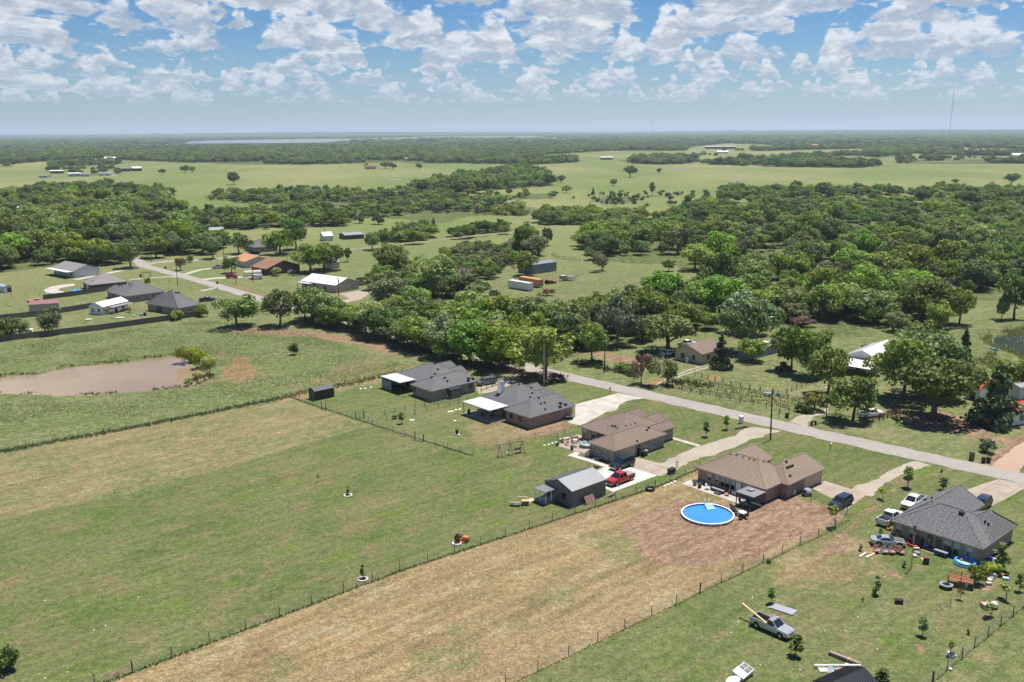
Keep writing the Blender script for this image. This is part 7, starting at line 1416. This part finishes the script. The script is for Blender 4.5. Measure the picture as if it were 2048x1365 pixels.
table('low pale wooden workbench on the lawn left of the workshop', at(1031, 1012), -.15, WOOD, 1.7, .8, .62, nm='work_bench')
pl = thing('wooden_crate', 'leaning wooden pallet crate beside the low workbench', 'crate', at(1050, 1010), .15)
for k in range(5): MB().box(-.55, .55, -.45+k*.19, -.30+k*.19, .75, .80).build('slat', NEWWOOD, pl); MB().box(-.55+k*.24, -.40+k*.24, -.48, -.44, 0, .74).build('slat', WOOD, pl)
MB().box(-.5, .5, -.42, .45, 0, .72).build('core', WOOD, pl)
slab('plywood_sheet', 'orange plywood sheet lying behind the pallet crate', 'plywood', at(1061, 1001), 1.5, 1.0, .06, NEWWOOD, .9); slab('timber', 'pale long board lying behind the workbench', 'board', at(1045, 995), 2.0, .2, .10, NEWWOOD, -.3)
gp = thing('gate_panel', 'brown wooden panel leaning on the workshop side wall', 'panel', uw(103.2, 98.2), YARD)
for k in range(7): MB()._add([(k*.3, 0, 0), (k*.3+.28, 0, 0), (k*.3+.28, .8, 1.25), (k*.3, .8, 1.25), (k*.3, .05, 0), (k*.3+.28, .05, 0), (k*.3+.28, .85, 1.25), (k*.3, .85, 1.25)], [(3, 2, 1, 0), (4, 5, 6, 7), (0, 1, 5, 4), (1, 2, 6, 5), (2, 3, 7, 6), (3, 0, 4, 7)]).build('board', REDWOOD if k % 3 == 1 else WOOD, gp)
for k in range(3): slab('timber', ('bottom', 'middle', 'top')[k]+' board of the lumber pile at the workshop corner', 'board', uw(109.0+.1*k, 98.4-.1*k), 1.6, .3, .14, NEWWOOD if k % 2 else WOOD, YARD+.1*k, z=.145*k)
# H2 yard
at_ = thing('four_wheeler', 'grey four wheeler at the end wall of the chimney house', 'four wheeler', at(1137, 839), YARD+2.5); MB().box(-.8, .8, -.35, .35, .45, .75).build('body', GREYP, at_); MB().box(-.6, .1, -.2, .2, .76, .88).build('seat', BLACK, at_); MB().bar((.35, -.4, 1.05), (.35, .4, 1.05), .05).bar((.45, 0, .75), (.35, 0, 1.05), .06).build('handlebar', BLACK, at_)
for sx in (-1, 1):
    for sy in (-1, 1): MB().tube((sx*.6, sy*.45-.13, .30), (sx*.6, sy*.45+.13, .30), .30, .30, 12).build('wheel', RUBBER, at_)
sgt = thing('wood_gate', 'short grey wooden gate beside the four wheeler', 'gate', at(1124, 838), YARD-.6)
for k in range(6): MB().box(k*.18, k*.18+.16, -.02, .02, 0, 1.5).build('board', FENCEWOOD, sgt)
bb = thing('burn_barrel', 'black barrel on a pale base in the middle of the chimney house yard', 'barrel', at(914, 869)); MB().tube((0, 0, 0), (0, 0, .08), .55, .55, 14).build('base', PALESTONE, bb); MB().tube((0, 0, .08), (0, 0, .95), .32, .32, 14).build('barrel', BLACK, bb); MB().tube((0, 0, .95), (0, 0, 1.05), .15, .12, 10).build('cap', RUST, bb)
stones('white flat stone in the chimney house back yard', 'white stones in the chimney house yard', crop(580, 680, S512, [(1630, 738), (1660, 732), (1700, 720), (1740, 712), (1690, 830)]), WHITE, .34); slab('paving_slab', 'pale flat slab in the fenced yard near the young tree', 'slab', at(824, 841), 1.0, .7, .08, PALESTONE, .3)
stones('white stone on the lawn beside the farthest patio cover', 'white stones by the farthest patio', crop(580, 680, S512, [(725, 503), (770, 498), (830, 485)]), WHITE, .32)
gr_ = thing('patio_grill', 'black grill under the white patio cover', 'grill', uw(120.6, 150.6)); MB().box(-.3, .3, -.5, .5, .1, .9).build('cart', BLACK, gr_); MB().ball((0, 0, .92), .3, .5, .25, 10, 6).build('lid', STEEL, gr_)
chair('dark chair under the white patio cover', uw(121.6, 147), YARD, BLACK); chair('second dark chair under the white patio cover, near the house', uw(122.8, 145.4), YARD+2, BLACK)
tk = thing('toy_vehicle', 'pink and white toy left by the lean to closet wall', 'toy', at(893, 797)); MB().box(-.4, .4, -.2, .2, .15, .5).build('body', mat('pink_plastic', (.6, .25, .2), .5, .1), tk); MB().box(-.1, .3, -.18, .18, .5, .75).build('seat', WHITE, tk); [MB().tube((x_, -.22, .15), (x_, .22, .15), .15, .15, 10).build('wheel', RUBBER, tk) for x_ in (-.28, .28)]
# mailboxes, carts along the road
def mailbox(label, px, py, m_=BLACK, pm=DARKWOOD, brick=False):
    r = thing('mailbox', label, 'mailbox', at(px, py), YARD)
    if brick: MB().box(-.35, .35, -.35, .35, 0, 1.5).build('pillar', WHITE if brick == 2 else BR_DARK, r); MB().box(-.4, .4, -.4, .4, 1.5, 1.6).build('cap', WHITE if brick == 2 else DARKWOOD, r); MB().box(.35, .38, -.15, .15, 1.0, 1.25).build('mailbox_door', BLACK, r); return r
    MB().cb(0, 0, .5, .1, .1, 1.0).build('post', pm, r); MB().box(-.28, .28, -.11, .11, 1.0, 1.15).tube((-.28, 0, 1.15), (.28, 0, 1.15), .11, .11, 10).build('box', m_, r); MB().cb(.1, .13, 1.25, .05, .02, .2).build('flag', RED, r); return r
mailbox('black mailbox on the verge left of the pale driveway mouth', 1220, 786); mailbox('white brick mailbox pillar at the road by the two young trees', 1482, 847, brick=2); mailbox('brown brick mailbox pillar across the road beside the carts', 1943, 921, brick=1); mailbox('pale topped mailbox on the verge before the gravel drive', 1661, 899, WHITE); mailbox('dark mailbox at the bend across the road', 1558, 835); mailbox('small mailbox at the far road verge', 435, 582); mailbox('mailbox by the left driveway', 340, 566)
bin_('dark trash cart at the roadside by the garden fence', at(1574, 836)); bin_('left of two black carts on the verge at the right', at(1967, 926)); bin_('right of two black carts on the verge at the right', at(1977, 926)); bin_('dark cart at the roadside across from the red SUV', at(435, 568.5))
tr_ = thing('tire_planter', 'dark half buried tires standing at the gravel drive mouth', 'tires', at(1627, 851)); [MB().torus((0, 0, 0), .55, .12, 20, 8).build('tire', RUBBER, tr_, True, (s*.12, 0, .35)) for s in (-1, 1)]
for c_ in tr_.children: c_.rotation_euler = (PI/2, 0, .4)
sl = thing('drain_pipe', 'dark culvert pipe end in the ditch by the gravel drive', 'pipe', at(1482, 857)); MB().bar((-1.4, -.7, .1), (1.4, .7, .15), .35).build('pipe', DARKWOOD, sl); MB().torus((0, 0, 0), .2, .05, 12, 6).build('rim', STEEL, sl, True, (1.45, .72, .2))
# the far side of the road: table, barrels, machines
pt = table('blue topped table by the garden fence', at(1535, 792), -.4, mat('blue_table', (.20, .28, .45), .5, .06), 1.6, .9, .8, nm='garden_table'); pt2 = thing('garden_bench', 'pale slatted bench left of the blue table', 'bench', at(1524, 788), -.4); [MB().box(-.8, .8, -.25+k*.17, -.12+k*.17, .44, .48).build('slat', WOOD, pt2) for k in range(3)]; [MB().box(s*.6-.04, s*.6+.04, -.25, .22, 0, .44).build('leg', WOOD, pt2) for s in (-1, 1)]
bl = thing('water_barrel', 'turquoise barrel right of the blue table', 'barrel', at(1556, 793)); MB().tube((0, 0, 0), (0, 0, .9), .36, .36, 14).build('barrel', mat('turquoise_plastic', (.16, .36, .33), .5, .06), bl); MB().tube((0, 0, .9), (0, 0, 1.35), .14, .1, 10).build('pump', BLACK, bl)
fm = thing('farm_machine', 'rusty farm machine standing at the paddock edge under the tall tree', 'machine', at(1566, 742), .3)
MB().box(-1.8, 1.8, -.7, .7, .6, 1.2).build('frame', RUST, fm); MB().box(-.6, .6, -.6, .6, 1.2, 2.3).build('hopper', RUST, fm); [MB().tube((x_, s*.85-.12, .55), (x_, s*.85+.12, .55), .55, .55, 14).build('wheel', RUBBER, fm) for x_ in (-1.2, 1.2) for s in (-1, 1)]; MB().bar((-1.8, 0, 1.0), (-3.0, 0, 1.6), .16).build('boom', RUST, fm)
rm = thing('garden_tractor', 'small white and red mower under the paddock tree', 'mower', at(1568, 710), .4); MB().box(-.7, .7, -.4, .4, .3, .7).build('body', RED, rm); MB().box(-.5, 0, -.3, .3, .71, 1.1).build('seat', WHITE, rm); [MB().tube((x_, s*.45-.08, .25), (x_, s*.45+.08, .25), .25, .25, 10).build('wheel', RUBBER, rm) for x_ in (-.5, .5) for s in (-1, 1)]
for i, (x, y, m_) in enumerate(((1545, 637, WHITE), (1553, 638, STEEL), (1585, 645, WHITE), (1592, 647, STEEL), (1600, 646, WHITE), (1606, 643, STEEL), (1540, 686, STEEL), (1530, 688, WHITE))): slab('scrap_sheet', 'pale scrap sheet heaped at the edge of the woods behind the oak', 'scrap', at(x, y), 2.4, 1.4, .5+.1*(i % 3), m_, i*.7, 'scrap sheets at the edge of the woods')
bt = thing('rowing_boat', 'bright blue boat pulled up on the bank of the right pond', 'boat', at(1984, 700), toward((1976, 696), (1998, 702)))
hl = []
for k in range(9): t = -1+k/4; wdt = .68*(1-abs(t)**2.4*(.9 if t > 0 else .35)); hl.append((t*2.0, wdt))
mb = MB(); n = len(hl); mb._add([p for x_, w_ in hl for p in ((x_, -w_*.6, .05), (x_, w_*.6, .05), (x_, w_, .55+.12*max(0, x_/2)), (x_, -w_, .55+.12*max(0, x_/2)))], [f for k in range(n-1) for f in ((4*k, 4*k+1, 4*k+5, 4*k+4), (4*k+1, 4*k+2, 4*k+6, 4*k+5), (4*k+3, 4*k, 4*k+4, 4*k+7))]+[(0, 3, 2, 1), (4*n-4, 4*n-3, 4*n-2, 4*n-1)]); mb.build('hull', mat('turquoise_boat', (.10, .42, .62), .4, .05), bt)
for x_ in (-1.0, .3): MB().cb(x_, 0, .46, .25, 1.15, .05).build('seat', WHITE, bt)
MB().box(-1.95, -1.75, -.5, .5, .2, .62).build('transom', WHITE, bt)
# corner house clutter
BRN = mat('brown_wicker', (.23, .115, .085), .8, .2, 4)
for i, (x, y, l) in enumerate(((965, 1085, 'leftmost brown wicker chair behind the pale boards'), (1135, 1105, 'second brown chair from the left below the silver coupe'), (1275, 1112, 'third brown chair from the left below the silver coupe'), (1400, 1095, 'fourth brown chair from the left, beside the small clutter'), (1470, 1118, 'rightmost brown wicker chair below the coupe nose'))): chair(l, at(1660+x/10.24, 1000+y/10.24), -1.35, BRN, w=.8, cushion=mat('brown_cushion', (.33, .165, .125), .85, .12, 4) if i != 1 else GREYP, nm='wicker_chair')
table('small dark side table between the brown chairs', at(1660+1370/10.24, 1000+1090/10.24), 0, BLACK, .6, .6, .5)
for i, (x, y) in enumerate(((1340, 1010), (1370, 1000), (1400, 1015), (1330, 1040), (1420, 990))): tag(MB().ball((0, 0, .14), .16, .16, .14, 8, 5).build('toy_ball', WHITE if i % 2 else STEEL, None, loc=at(1660+x/10.24, 1000+y/10.24+6)), 'pale ball among the small clutter behind the brown chairs', 'ball', 'balls behind the brown chairs')
for i, (a, b, l) in enumerate((((600, 1180), (740, 1095), 'left of two pale channel boards lying left of the brown chairs'), ((740, 1195), (910, 1115), 'right of two pale channel boards lying left of the brown chairs'))):
    A, B = (at(1660+q[0]/10.24, 1000+q[1]/10.24) for q in (a, b)); tag(MB().bar(A+Vector((0, 0, .1)), B+Vector((0, 0, .14)), .28, .10).build('channel_board', mat('pale_green_board', (.50, .52, .40), .7, .08), None), l, 'board')
slab('painted_board', 'orange painted board lying behind the pale boards', 'board', at(1660+845/10.24, 1000+1090/10.24), 1.0, .5, .08, ORANGE, .1)
for i, (x, y, m_, l, sz) in enumerate(((1330, 735, YELLOW, 'large yellow and white ride on toy by the tan wall', 1.0), (1400, 800, YELLOW, 'second yellow toy beside the ride on toy', .7), (1480, 815, ORANGE, 'orange toy at the right of the yellow toys', .6), (1215, 625, ORANGE, 'orange toy wagon at the house corner below the white pickup', .65))):
    r = thing('ride_on_toy', l, 'toy', at(1660+x/10.24, 1000+y/10.24), -.5+i); r.scale = (sz, sz, sz); MB().box(-.6, .6, -.3, .3, .18, .45).build('body', m_, r); MB().box(-.5, -.1, -.28, .28, .46, .8).build('seat', WHITE if i == 0 else m_, r); [MB().tube((x_, s*.3-.07, .18), (x_, s*.3+.07, .18), .18, .18, 10).build('wheel', RUBBER, r) for x_ in (-.4, .4) for s in (-1, 1)]; MB().bar((.3, 0, .45), (.15, 0, .85), .06).bar((.15, -.25, .85), (.15, .25, .85), .06).build('handle', BLACK, r)
rp = thing('trampoline_ring', 'red round rim basin at the wall under the second window', 'basin', at(1829, 1090)); MB().torus((0, 0, .22), 1.0, .14, 28, 8).build('rim', RED, rp, True); MB().tube((0, 0, .05), (0, 0, .16), .95, .95, 24).build('mat', BLACK, rp)
bs = thing('storage_rack', 'black and blue rack of gear standing against the tan wall', 'rack', uw(128.2, 55.0), YARD); [MB().box(-.3, .3, -.75, .75, z, z+.06).build('shelf', BLACK, bs) for z in (.3, .8, 1.3)]; [MB().cb(sx*.28, sy*.72, .7, .05, .05, 1.4).build('upright', BLUEP if sy > 0 else BLACK, bs) for sx in (-1, 1) for sy in (-1, 1)]; MB().box(-.25, .25, -.6, .5, .36, .78).box(-.2, .25, -.5, .6, .86, 1.2).build('gear', mat('navy_plastic', (.03, .05, .10), .6, .1), bs)
chair('blue striped folding chair at the patio corner of the tan house', at(1851.5, 1095), -2.0, WHITE, cushion=mat('blue_stripe', (.28, .38, .60), .8, .3, 9), nm='folding_chair'); chair('pale blue chair by the tan house patio door', at(1875, 1098), -2.2, WHITE, cushion=BLUEP)
table('long grey table on the tan house patio', uw(127.6, 51.3), YARD+PI/2, GREYP, 1.9, .7, .74); chair('dark chair behind the long grey patio table', uw(128.2, 50.6), YARD+PI, BLACK)
for i, (x, y, m_, s) in enumerate(((640, 690, PALESTONE, .55), (690, 640, GREYP, .6), (640, 560, STUCCO, .4), (700, 560, PALESTONE, .35))): slab('concrete_block', 'pale block on the grass right of the yellow pole', 'block', at(1760+x/9.31, 1040+y/9.31), s, s*1.3, .35, m_, .4*i, 'blocks right of the yellow pole')
sb = thing('smoker_box', 'small dark brown wooden box standing on the lawn below the patio', 'box', at(1852, 1127), -.3); MB().box(-.35, .35, -.35, .35, .05, .9).build('body', DARKWOOD, sb); MB().box(-.4, .4, -.4, .4, .905, .97).build('lid', RUST, sb); slab('paving_stone', 'flat pink stone beside the small brown box', 'stone', at(1846, 1119), .7, .5, .1, mat('pink_stone', (.42, .31, .26), .9, .1), .2)
ip = thing('inflatable_pool', 'blue inflatable ring pool at the end of the tan house patio', 'pool', at(1930, 1128), -.5); MB().torus((0, 0, .16), 1.38, .17, 32, 8).build('lower_ring', mat('light_blue_vinyl', (.20, .50, .80), .3, .04), ip, True); MB().torus((0, 0, .42), 1.30, .16, 32, 8).build('upper_ring', BLUEP, ip, True); MB().tube((0, 0, .03), (0, 0, .26), 1.25, 1.25, 26).build('water', water_mat('green_water', (.28, .42, .34), .08, .05, 2), ip)
tag(MB().ball((0, 0, .4), .28, .22, .14, 10, 6).build('pool_float', mat('coral_plastic', (.70, .12, .10), .4, .05), None, loc=at(1923, 1124)), 'red float resting in the blue inflatable pool', 'float')
bk = thing('orange_bucket', 'orange bucket in front of the blue inflatable pool', 'bucket', at(1946, 1141)); MB().tube((0, 0, 0), (0, 0, .55), .24, .30, 14).build('bucket', mat('bright_orange', (.60, .15, .05), .4, .04), bk); MB().torus((0, 0, .55), .30, .03, 14, 6).build('rim', ORANGE, bk)
cr = thing('wire_crate', 'small white crate by the right corner of the tan house', 'crate', at(1962, 1128), .3); [MB().box(-.45, .45, s*.3-.03, s*.3+.03, z, z+.08).build('slat', WHITE, cr) for s in (-1, 1) for z in (.05, .25, .45)]; [MB().cb(sx*.42, sy*.3, .3, .07, .07, .6).build('post', WHITE, cr) for sx in (-1, 1) for sy in (-1, 1)]
bc = thing('beach_chair', 'blue beach chair heap at the shaded side wall of the tan house', 'chair', at(1982, 1124), .8); MB().box(-.5, .5, -.3, .3, .2, .3).build('seat', BLUEP, bc); MB().box(-.5, -.4, -.3, .3, .3, .9).build('backrest', mat('deep_blue', (.05, .08, .35), .5, .06), bc); MB().box(.5, .9, -.4, .4, .02, .35).build('bag', STUCCO, bc)
# wooden playset on the lawn
ps = thing('playset', 'stained wooden play deck with railings on the lower right lawn', 'playset', at(1918, 1170), -.47); ps.scale = (.92, .92, .72)
for k in range(10): MB().box(-1.5, 1.9, -1.0+k*.2, -.82+k*.2, 1.3, 1.35).build('deck_board', REDWOOD, ps)
for x_ in (-1.45, .2, 1.85):
    for s in (-1, 1): MB().cb(x_, s*.95, 1.05 if s < 0 else 1.15, .12, .12, 2.1 if s < 0 else 2.3).build('post', REDWOOD, ps)
for s in (-1, 1):
    for z in (1.75, 2.05): MB().box(-1.5, 1.9, s*.95-.03, s*.95+.03, z, z+.12).build('rail', mat('light_stained_wood', (.42, .19, .10), .7, .15, 3), ps)
for z in (1.75, 2.05): MB().box(-1.48, -1.42, -.88, .88, z, z+.12).build('rail', REDWOOD, ps)
for k in range(4): MB().box(-.2+k*.32, .1+k*.32, -1.04, -1.0, .05, 1.28).build('wall_board', REDWOOD if k < 3 else mat('grey_pink_board', (.42, .36, .34), .8, .1), ps)
fb = thing('fire_bowl', 'wide fire bowl on a short pedestal below the playset', 'fire bowl', at(1892, 1176)); MB().tube((0, 0, 0), (0, 0, .45), .35, .25, 14).build('pedestal', GREYP, fb); MB().ring((0, 0), .52, .86, .50, .56, 24).build('table_rim', STEEL, fb); MB().tube((0, 0, .40), (0, 0, .52), .35, .53, 18).build('bowl', BLACK, fb); MB().ball((0, 0, .58), .2, .2, .3, 10, 6).build('lid', DARKTRIM, fb)
slab('metal_drum', 'squat black box on the lawn left of the fire bowl', 'box', at(1797.5, 1207), .95, .6, .55, BLACK, -.2)
jk = [(('white', WHITE, 1988, 1153), ('grey', GREYP, 1983, 1160), ('white', WHITE, 1978, 1163), ('pale', STUCCO, 1977, 1170), ('orange', ORANGE, 2004, 1153), ('dark', BLACK, 2010, 1152), ('pale blue', mat('pale_blue', (.40, .55, .62), .5, .05), 2011, 1160))]
for i, (nm, m_, x, y) in enumerate(jk[0]): slab('junk_item', nm+' item of the junk heap under the tall dark young tree, '+('back', 'upper', 'front', 'lowest', 'middle', 'rear right', 'right')[i], 'junk', at(x, y), .7, .5, .35, m_, i)
ty = thing('toy_heap', 'heap of faded toy vehicles under the pale sapling', 'toys', at(1980, 1215), .3); MB().box(-1.1, -.2, -.5, .4, 0, .6).build('toy_car', STUCCO, ty); MB().ball((.3, -.3, .45), .6, .5, .45, 10, 6).build('dome_toy', mat('faded_cream', (.50, .47, .40), .6, .1), ty); MB().tube((-.1, .5, 0), (-.1, .5, .6), .2, .2, 10).build('drum_toy', GREENP, ty); MB().box(-.9, -.4, .4, .8, 0, .5).build('crate_toy', ORANGE, ty)
tag(MB().ball((0, 0, .16), .2, .2, .16, 10, 6).build('ball', WHITE, None, loc=at(1970, 1219)), 'white ball left of the faded toys', 'ball'); tag(MB().ball((0, 0, .15), .2, .2, .15, 10, 6).build('ball', WHITE, None, loc=at(1901, 1341)), 'white ball at the lower right fence', 'ball')
hp = thing('hoop', 'thin metal hoop standing beside a stake on the lower lawn', 'hoop', at(1886, 1219)); MB().torus((0, 0, 0), .5, .03, 24, 6).build('ring', STEEL, hp, True, (0, 0, .5)).rotation_euler = (1.2, 0, .3); MB().bar((.9, 0, 0), (.9, .1, 1.4), .05).build('stake', DARKWOOD, hp)
for i, (px, py) in enumerate(((1898, 1307), (1905, 1309), (1908, 1313), (1896, 1312), (1901, 1315))): tag(MB().ball((0, 0, .1), .3, .25, .18, 8, 5).build('ring_stone', PALESTONE, None, loc=at(px, py)), 'stone in the ring round the yellowish sapling', 'stone', 'stones round the yellowish sapling')
ms = thing('shadow_mound', 'painted shadow under the young tree on the corner lawn', 'mulch_and_shadow', at(1815, 977)); MB().ball((0, 0, 0), .9, .8, .12, 14, 6).build('mulch_and_shadow', DARKWOOD, ms)  # flat dark mound stands in for the young tree's cast shadow
# sheets, lumber, plank heap, toppled hutch
CORR = mat('corrugated_steel', (.20, .205, .24), .4, .15, 1.5, .6)
a, b, c_ = at(1535, 1216), at(1546, 1207), at(1592, 1222)
X_ = (c_-b); Y_ = (a-b)
for k in range(3):
    mb = MB(); n = 12; vv = []
    for j in range(n+1):
        q = b+Y_*(j/n)+Vector((.10*k, -.06*k, .03+.05*k+.05*(j % 2))); vv += [q, q+X_]
    mb._add(vv, [(2*j, 2*j+1, 2*j+3, 2*j+2) for j in range(n)]); tag(mb.build('corrugated_sheet', CORR), ('bottom', 'middle', 'top')[k]+' sheet of the corrugated steel stack on the lower lawn', 'metal sheet')
A, B = at(1657, 1308), at(1718, 1332); d = (B-A); dn = d.normalized(); nn = Vector((-dn.y, dn.x, 0))
lb = thing('lumber_bundle', 'bundle of brown lumber tied with a yellow strap near the bottom edge', 'lumber', A)
for k in range(9): o_ = nn*((k % 3)*.17-.17)+Vector((0, 0, .10+(k//3)*.13)); s_ = dn*(.35*(k % 2)+.2*(k//3)); MB().bar(o_+s_*.2, o_+d*.86+s_, .15, .12).build('board', mat('grey_pink_lumber', (.34, .24, .185), .85, .2, 3) if k % 2 else WOOD, lb)
q = d*.66; MB().bar(q+nn*.32+Vector((0, 0, .44)), q-nn*.32+Vector((0, 0, .44)), .07, .02).bar(q-nn*.32+Vector((0, 0, .02)), q-nn*.32+Vector((0, 0, .45)), .05).build('strap', YELLOW, lb)
A, B = at(1628, 1336), at(1721, 1337); tag(MB().bar(A+Vector((0, 0, .35)), B+Vector((0, 0, .42)), .22, .08).build('white_beam', WHITE), 'long white beam lying across the pale sheets at the bottom', 'beam')
for i, (x, y, sx, sy, m_) in enumerate(((1652, 1341, 1.6, .8, WHITE), (1668, 1339, 1.6, .7, STEEL), (1682, 1341, 1.4, .8, mat('brown_tarp', (.28, .20, .17), .7, .15)), (1694, 1336, 1.0, .6, WHITE), (1660, 1345, 1.5, .5, STEEL))): slab('siding_sheet', 'pale sheet in the pile beneath the long white beam', 'sheet', at(x, y), sx, sy, .12+.05*i, m_, .3*i, 'pale sheets beneath the white beam')
ck = thing('toppled_hutch', 'toppled white hutch with four openings at the bottom edge', 'hutch', at(1483, 1352), .72); ck.rotation_euler = (.25, -.12, .72)
HW = mat('hutch_white', (.52, .54, .54), .6, .05)
MB().box(-.9, 1.2, -.7, .7, .02, .72).build('body', HW, ck); MB().box(-.95, .1, -.75, .75, .73, .80).build('lid', HW, ck)
for k in range(2):
    for j in range(2): MB().box(.18+k*.52, .60+k*.52, -.58+j*.66, -.08+j*.66, .721, .74).build('opening', BLACK, ck)
MB().box(.12, 1.22, -.72, -.64, .722, .78).box(.12, 1.22, .64, .72, .722, .78).box(1.14, 1.22, -.63, .63, .722, .78).box(.62, .68, -.63, .63, .745, .78).box(.12, 1.13, -.03, .03, .782, .80).build('frame', PALE, ck)
tk = thing('water_trough', 'pale rounded trough in front of the toppled hutch', 'trough', at(1466, 1366), .5); MB().ball((0, 0, .3), 1.0, .6, .35, 14, 8).build('shell', WHITE, tk); MB().torus((0, 0, .34), .62, .04, 16, 6).build('rim', PALE, tk)
for i, (px, py) in enumerate(((476, 1), )): pass
STONEPX = [(1505, 1195), (1476, 1243), (1462, 1266), (1755, 1299), (1690, 1262), (1650, 1262), (1770, 1155), (1836, 1131), (1856, 1123), (90, 1202), (188, 1261), (211, 1252), (135, 1345), (90, 1357), (1026, 940), (1012, 963), (960, 1035), (1104, 960), (277, 1195), (1716, 1235), (1600, 1340), (1520, 1330)]
for i, p in enumerate(STONEPX): tag(MB().ball((0, 0, .02), .13, .10, .06, 7, 4).build('field_stone', PALESTONE, None, loc=at(*p)), 'pale stone lying loose in the grass', 'stone', 'loose pale stones in the grass').rotation_euler = (0, 0, i)
# left cluster bits
tj = thing('trampoline', 'trampoline with dark net and blue base behind the white roofed house', 'trampoline', at(722, 570)); MB().torus((0, 0, .85), 1.9, .16, 28, 6).build('pad', BLUEP, tj, True); MB().tube((0, 0, .82), (0, 0, .86), 1.8, 1.8, 24).build('mat', BLACK, tj); MB().ring((0, 0), 1.83, 1.85, 1.0, 2.7, 28).build('net', GREYP, tj)
for k in range(6): a = 2*PI*k/6; MB().tube((1.95*math.cos(a), 1.95*math.sin(a), 0), (1.95*math.cos(a), 1.95*math.sin(a), 2.75), .04, .04, 6).build('pole', BLACK, tj)
kp = thing('splash_pool', 'small turquoise splash pool in the yard of the hip roofed house', 'pool', at(151, 583)); MB().torus((0, 0, .25), 1.7, .25, 26, 8).build('ring', BLUEP, kp, True); MB().tube((0, 0, .05), (0, 0, .3), 1.6, 1.6, 24).build('water', BLUEP, kp)
for i, (x, y, l) in enumerate(((62, 605, 'left'), (75, 602, 'middle'), (80, 606, 'right'))): slab('pallet_stack', l+' red brown brick pallet behind the maroon roofed shed', 'pallet', at(x, y), 2.2, 1.6, .8, mat('red_clay', (.40, .20, .15), .85, .15), .2*i)
slab('parked_dinghy', 'white upturned hull among the grey bushes at the privacy fence', 'boat', at(50, 664), 4.5, 1.6, .8, WHITE, .2)
for i, (x, y, m_) in enumerate(((177, 641, WHITE), (240, 637, PALE), (268, 634, WHITE), (283, 632, GREYP), (290, 632, BLACK))): slab('yard_item', ('white upturned tub', 'pale tarp sheet', 'small white bucket', 'grey box', 'black barbecue')[i]+' on the grass behind the privacy fence', ('tub', 'tarp', 'bucket', 'box', 'barbecue')[i], at(x, y), (1.8, 2.4, .6, .8, .9)[i], (1.0, 1.4, .6, .8, .7)[i], (.4, .3, .6, .6, 1.1)[i], m_, .3)
ph = thing('picnic_shelter', 'small wooden pergola by the lane at the left road', 'pergola', at(293, 556), .1); [MB().cb(sx*1.6, sy*1.2, 1.15, .14, .14, 2.3).build('post', WOOD, ph) for sx in (-1, 1) for sy in (-1, 1)]; [MB().box(-1.9, 1.9, -1.3+k*.43, -1.16+k*.43, 2.3, 2.42).build('roof_slat', WOOD, ph) for k in range(7)]
bin_('dark cart beside the wooden pergola', at(281, 554)); slab('road_sign', 'dark sign board by the junction driveway', 'sign', at(331, 538), .9, .1, 1.0, BLACK, .3)
slab('white_box', 'white box beside the pointed dark tree on the lane', 'box', at(873, 462.5), 2.4, 1.6, 1.8, WHITE, .3)
wl = [(705, 492)]
# power lines between the poles across the road
def wires(label, pts, sag=.6):
    mb = MB(); o = Vector(pts[0])
    for a, b in zip(pts, pts[1:]):
        a, b = Vector(a), Vector(b); pr_ = a
        for k in range(1, 13):
            t = k/12; q = a.lerp(b, t)-Vector((0, 0, sag*4*t*(1-t))); mb.bar(pr_-o, q-o, .022); pr_ = q
    tag(mb.build('power_line', BLACK, None, loc=o), label, 'power line')
tp = lambda px, py, h: at(px, py)+Vector((0, 0, h))
wires('power line running from the roadside poles to the right past the big oak', [tp(1209, 746, 9.1), tp(1652, 841, 7.2), tp(2120, 940, 8.0)], .9); wires('power line along the left road from the junction to the garage driveway', [tp(229.5, 534, 8.7), tp(355.5, 572, 7.3), tp(472.5, 570, 8.7), tp(678, 605, 8.7)], .6)
haze(HAZE)
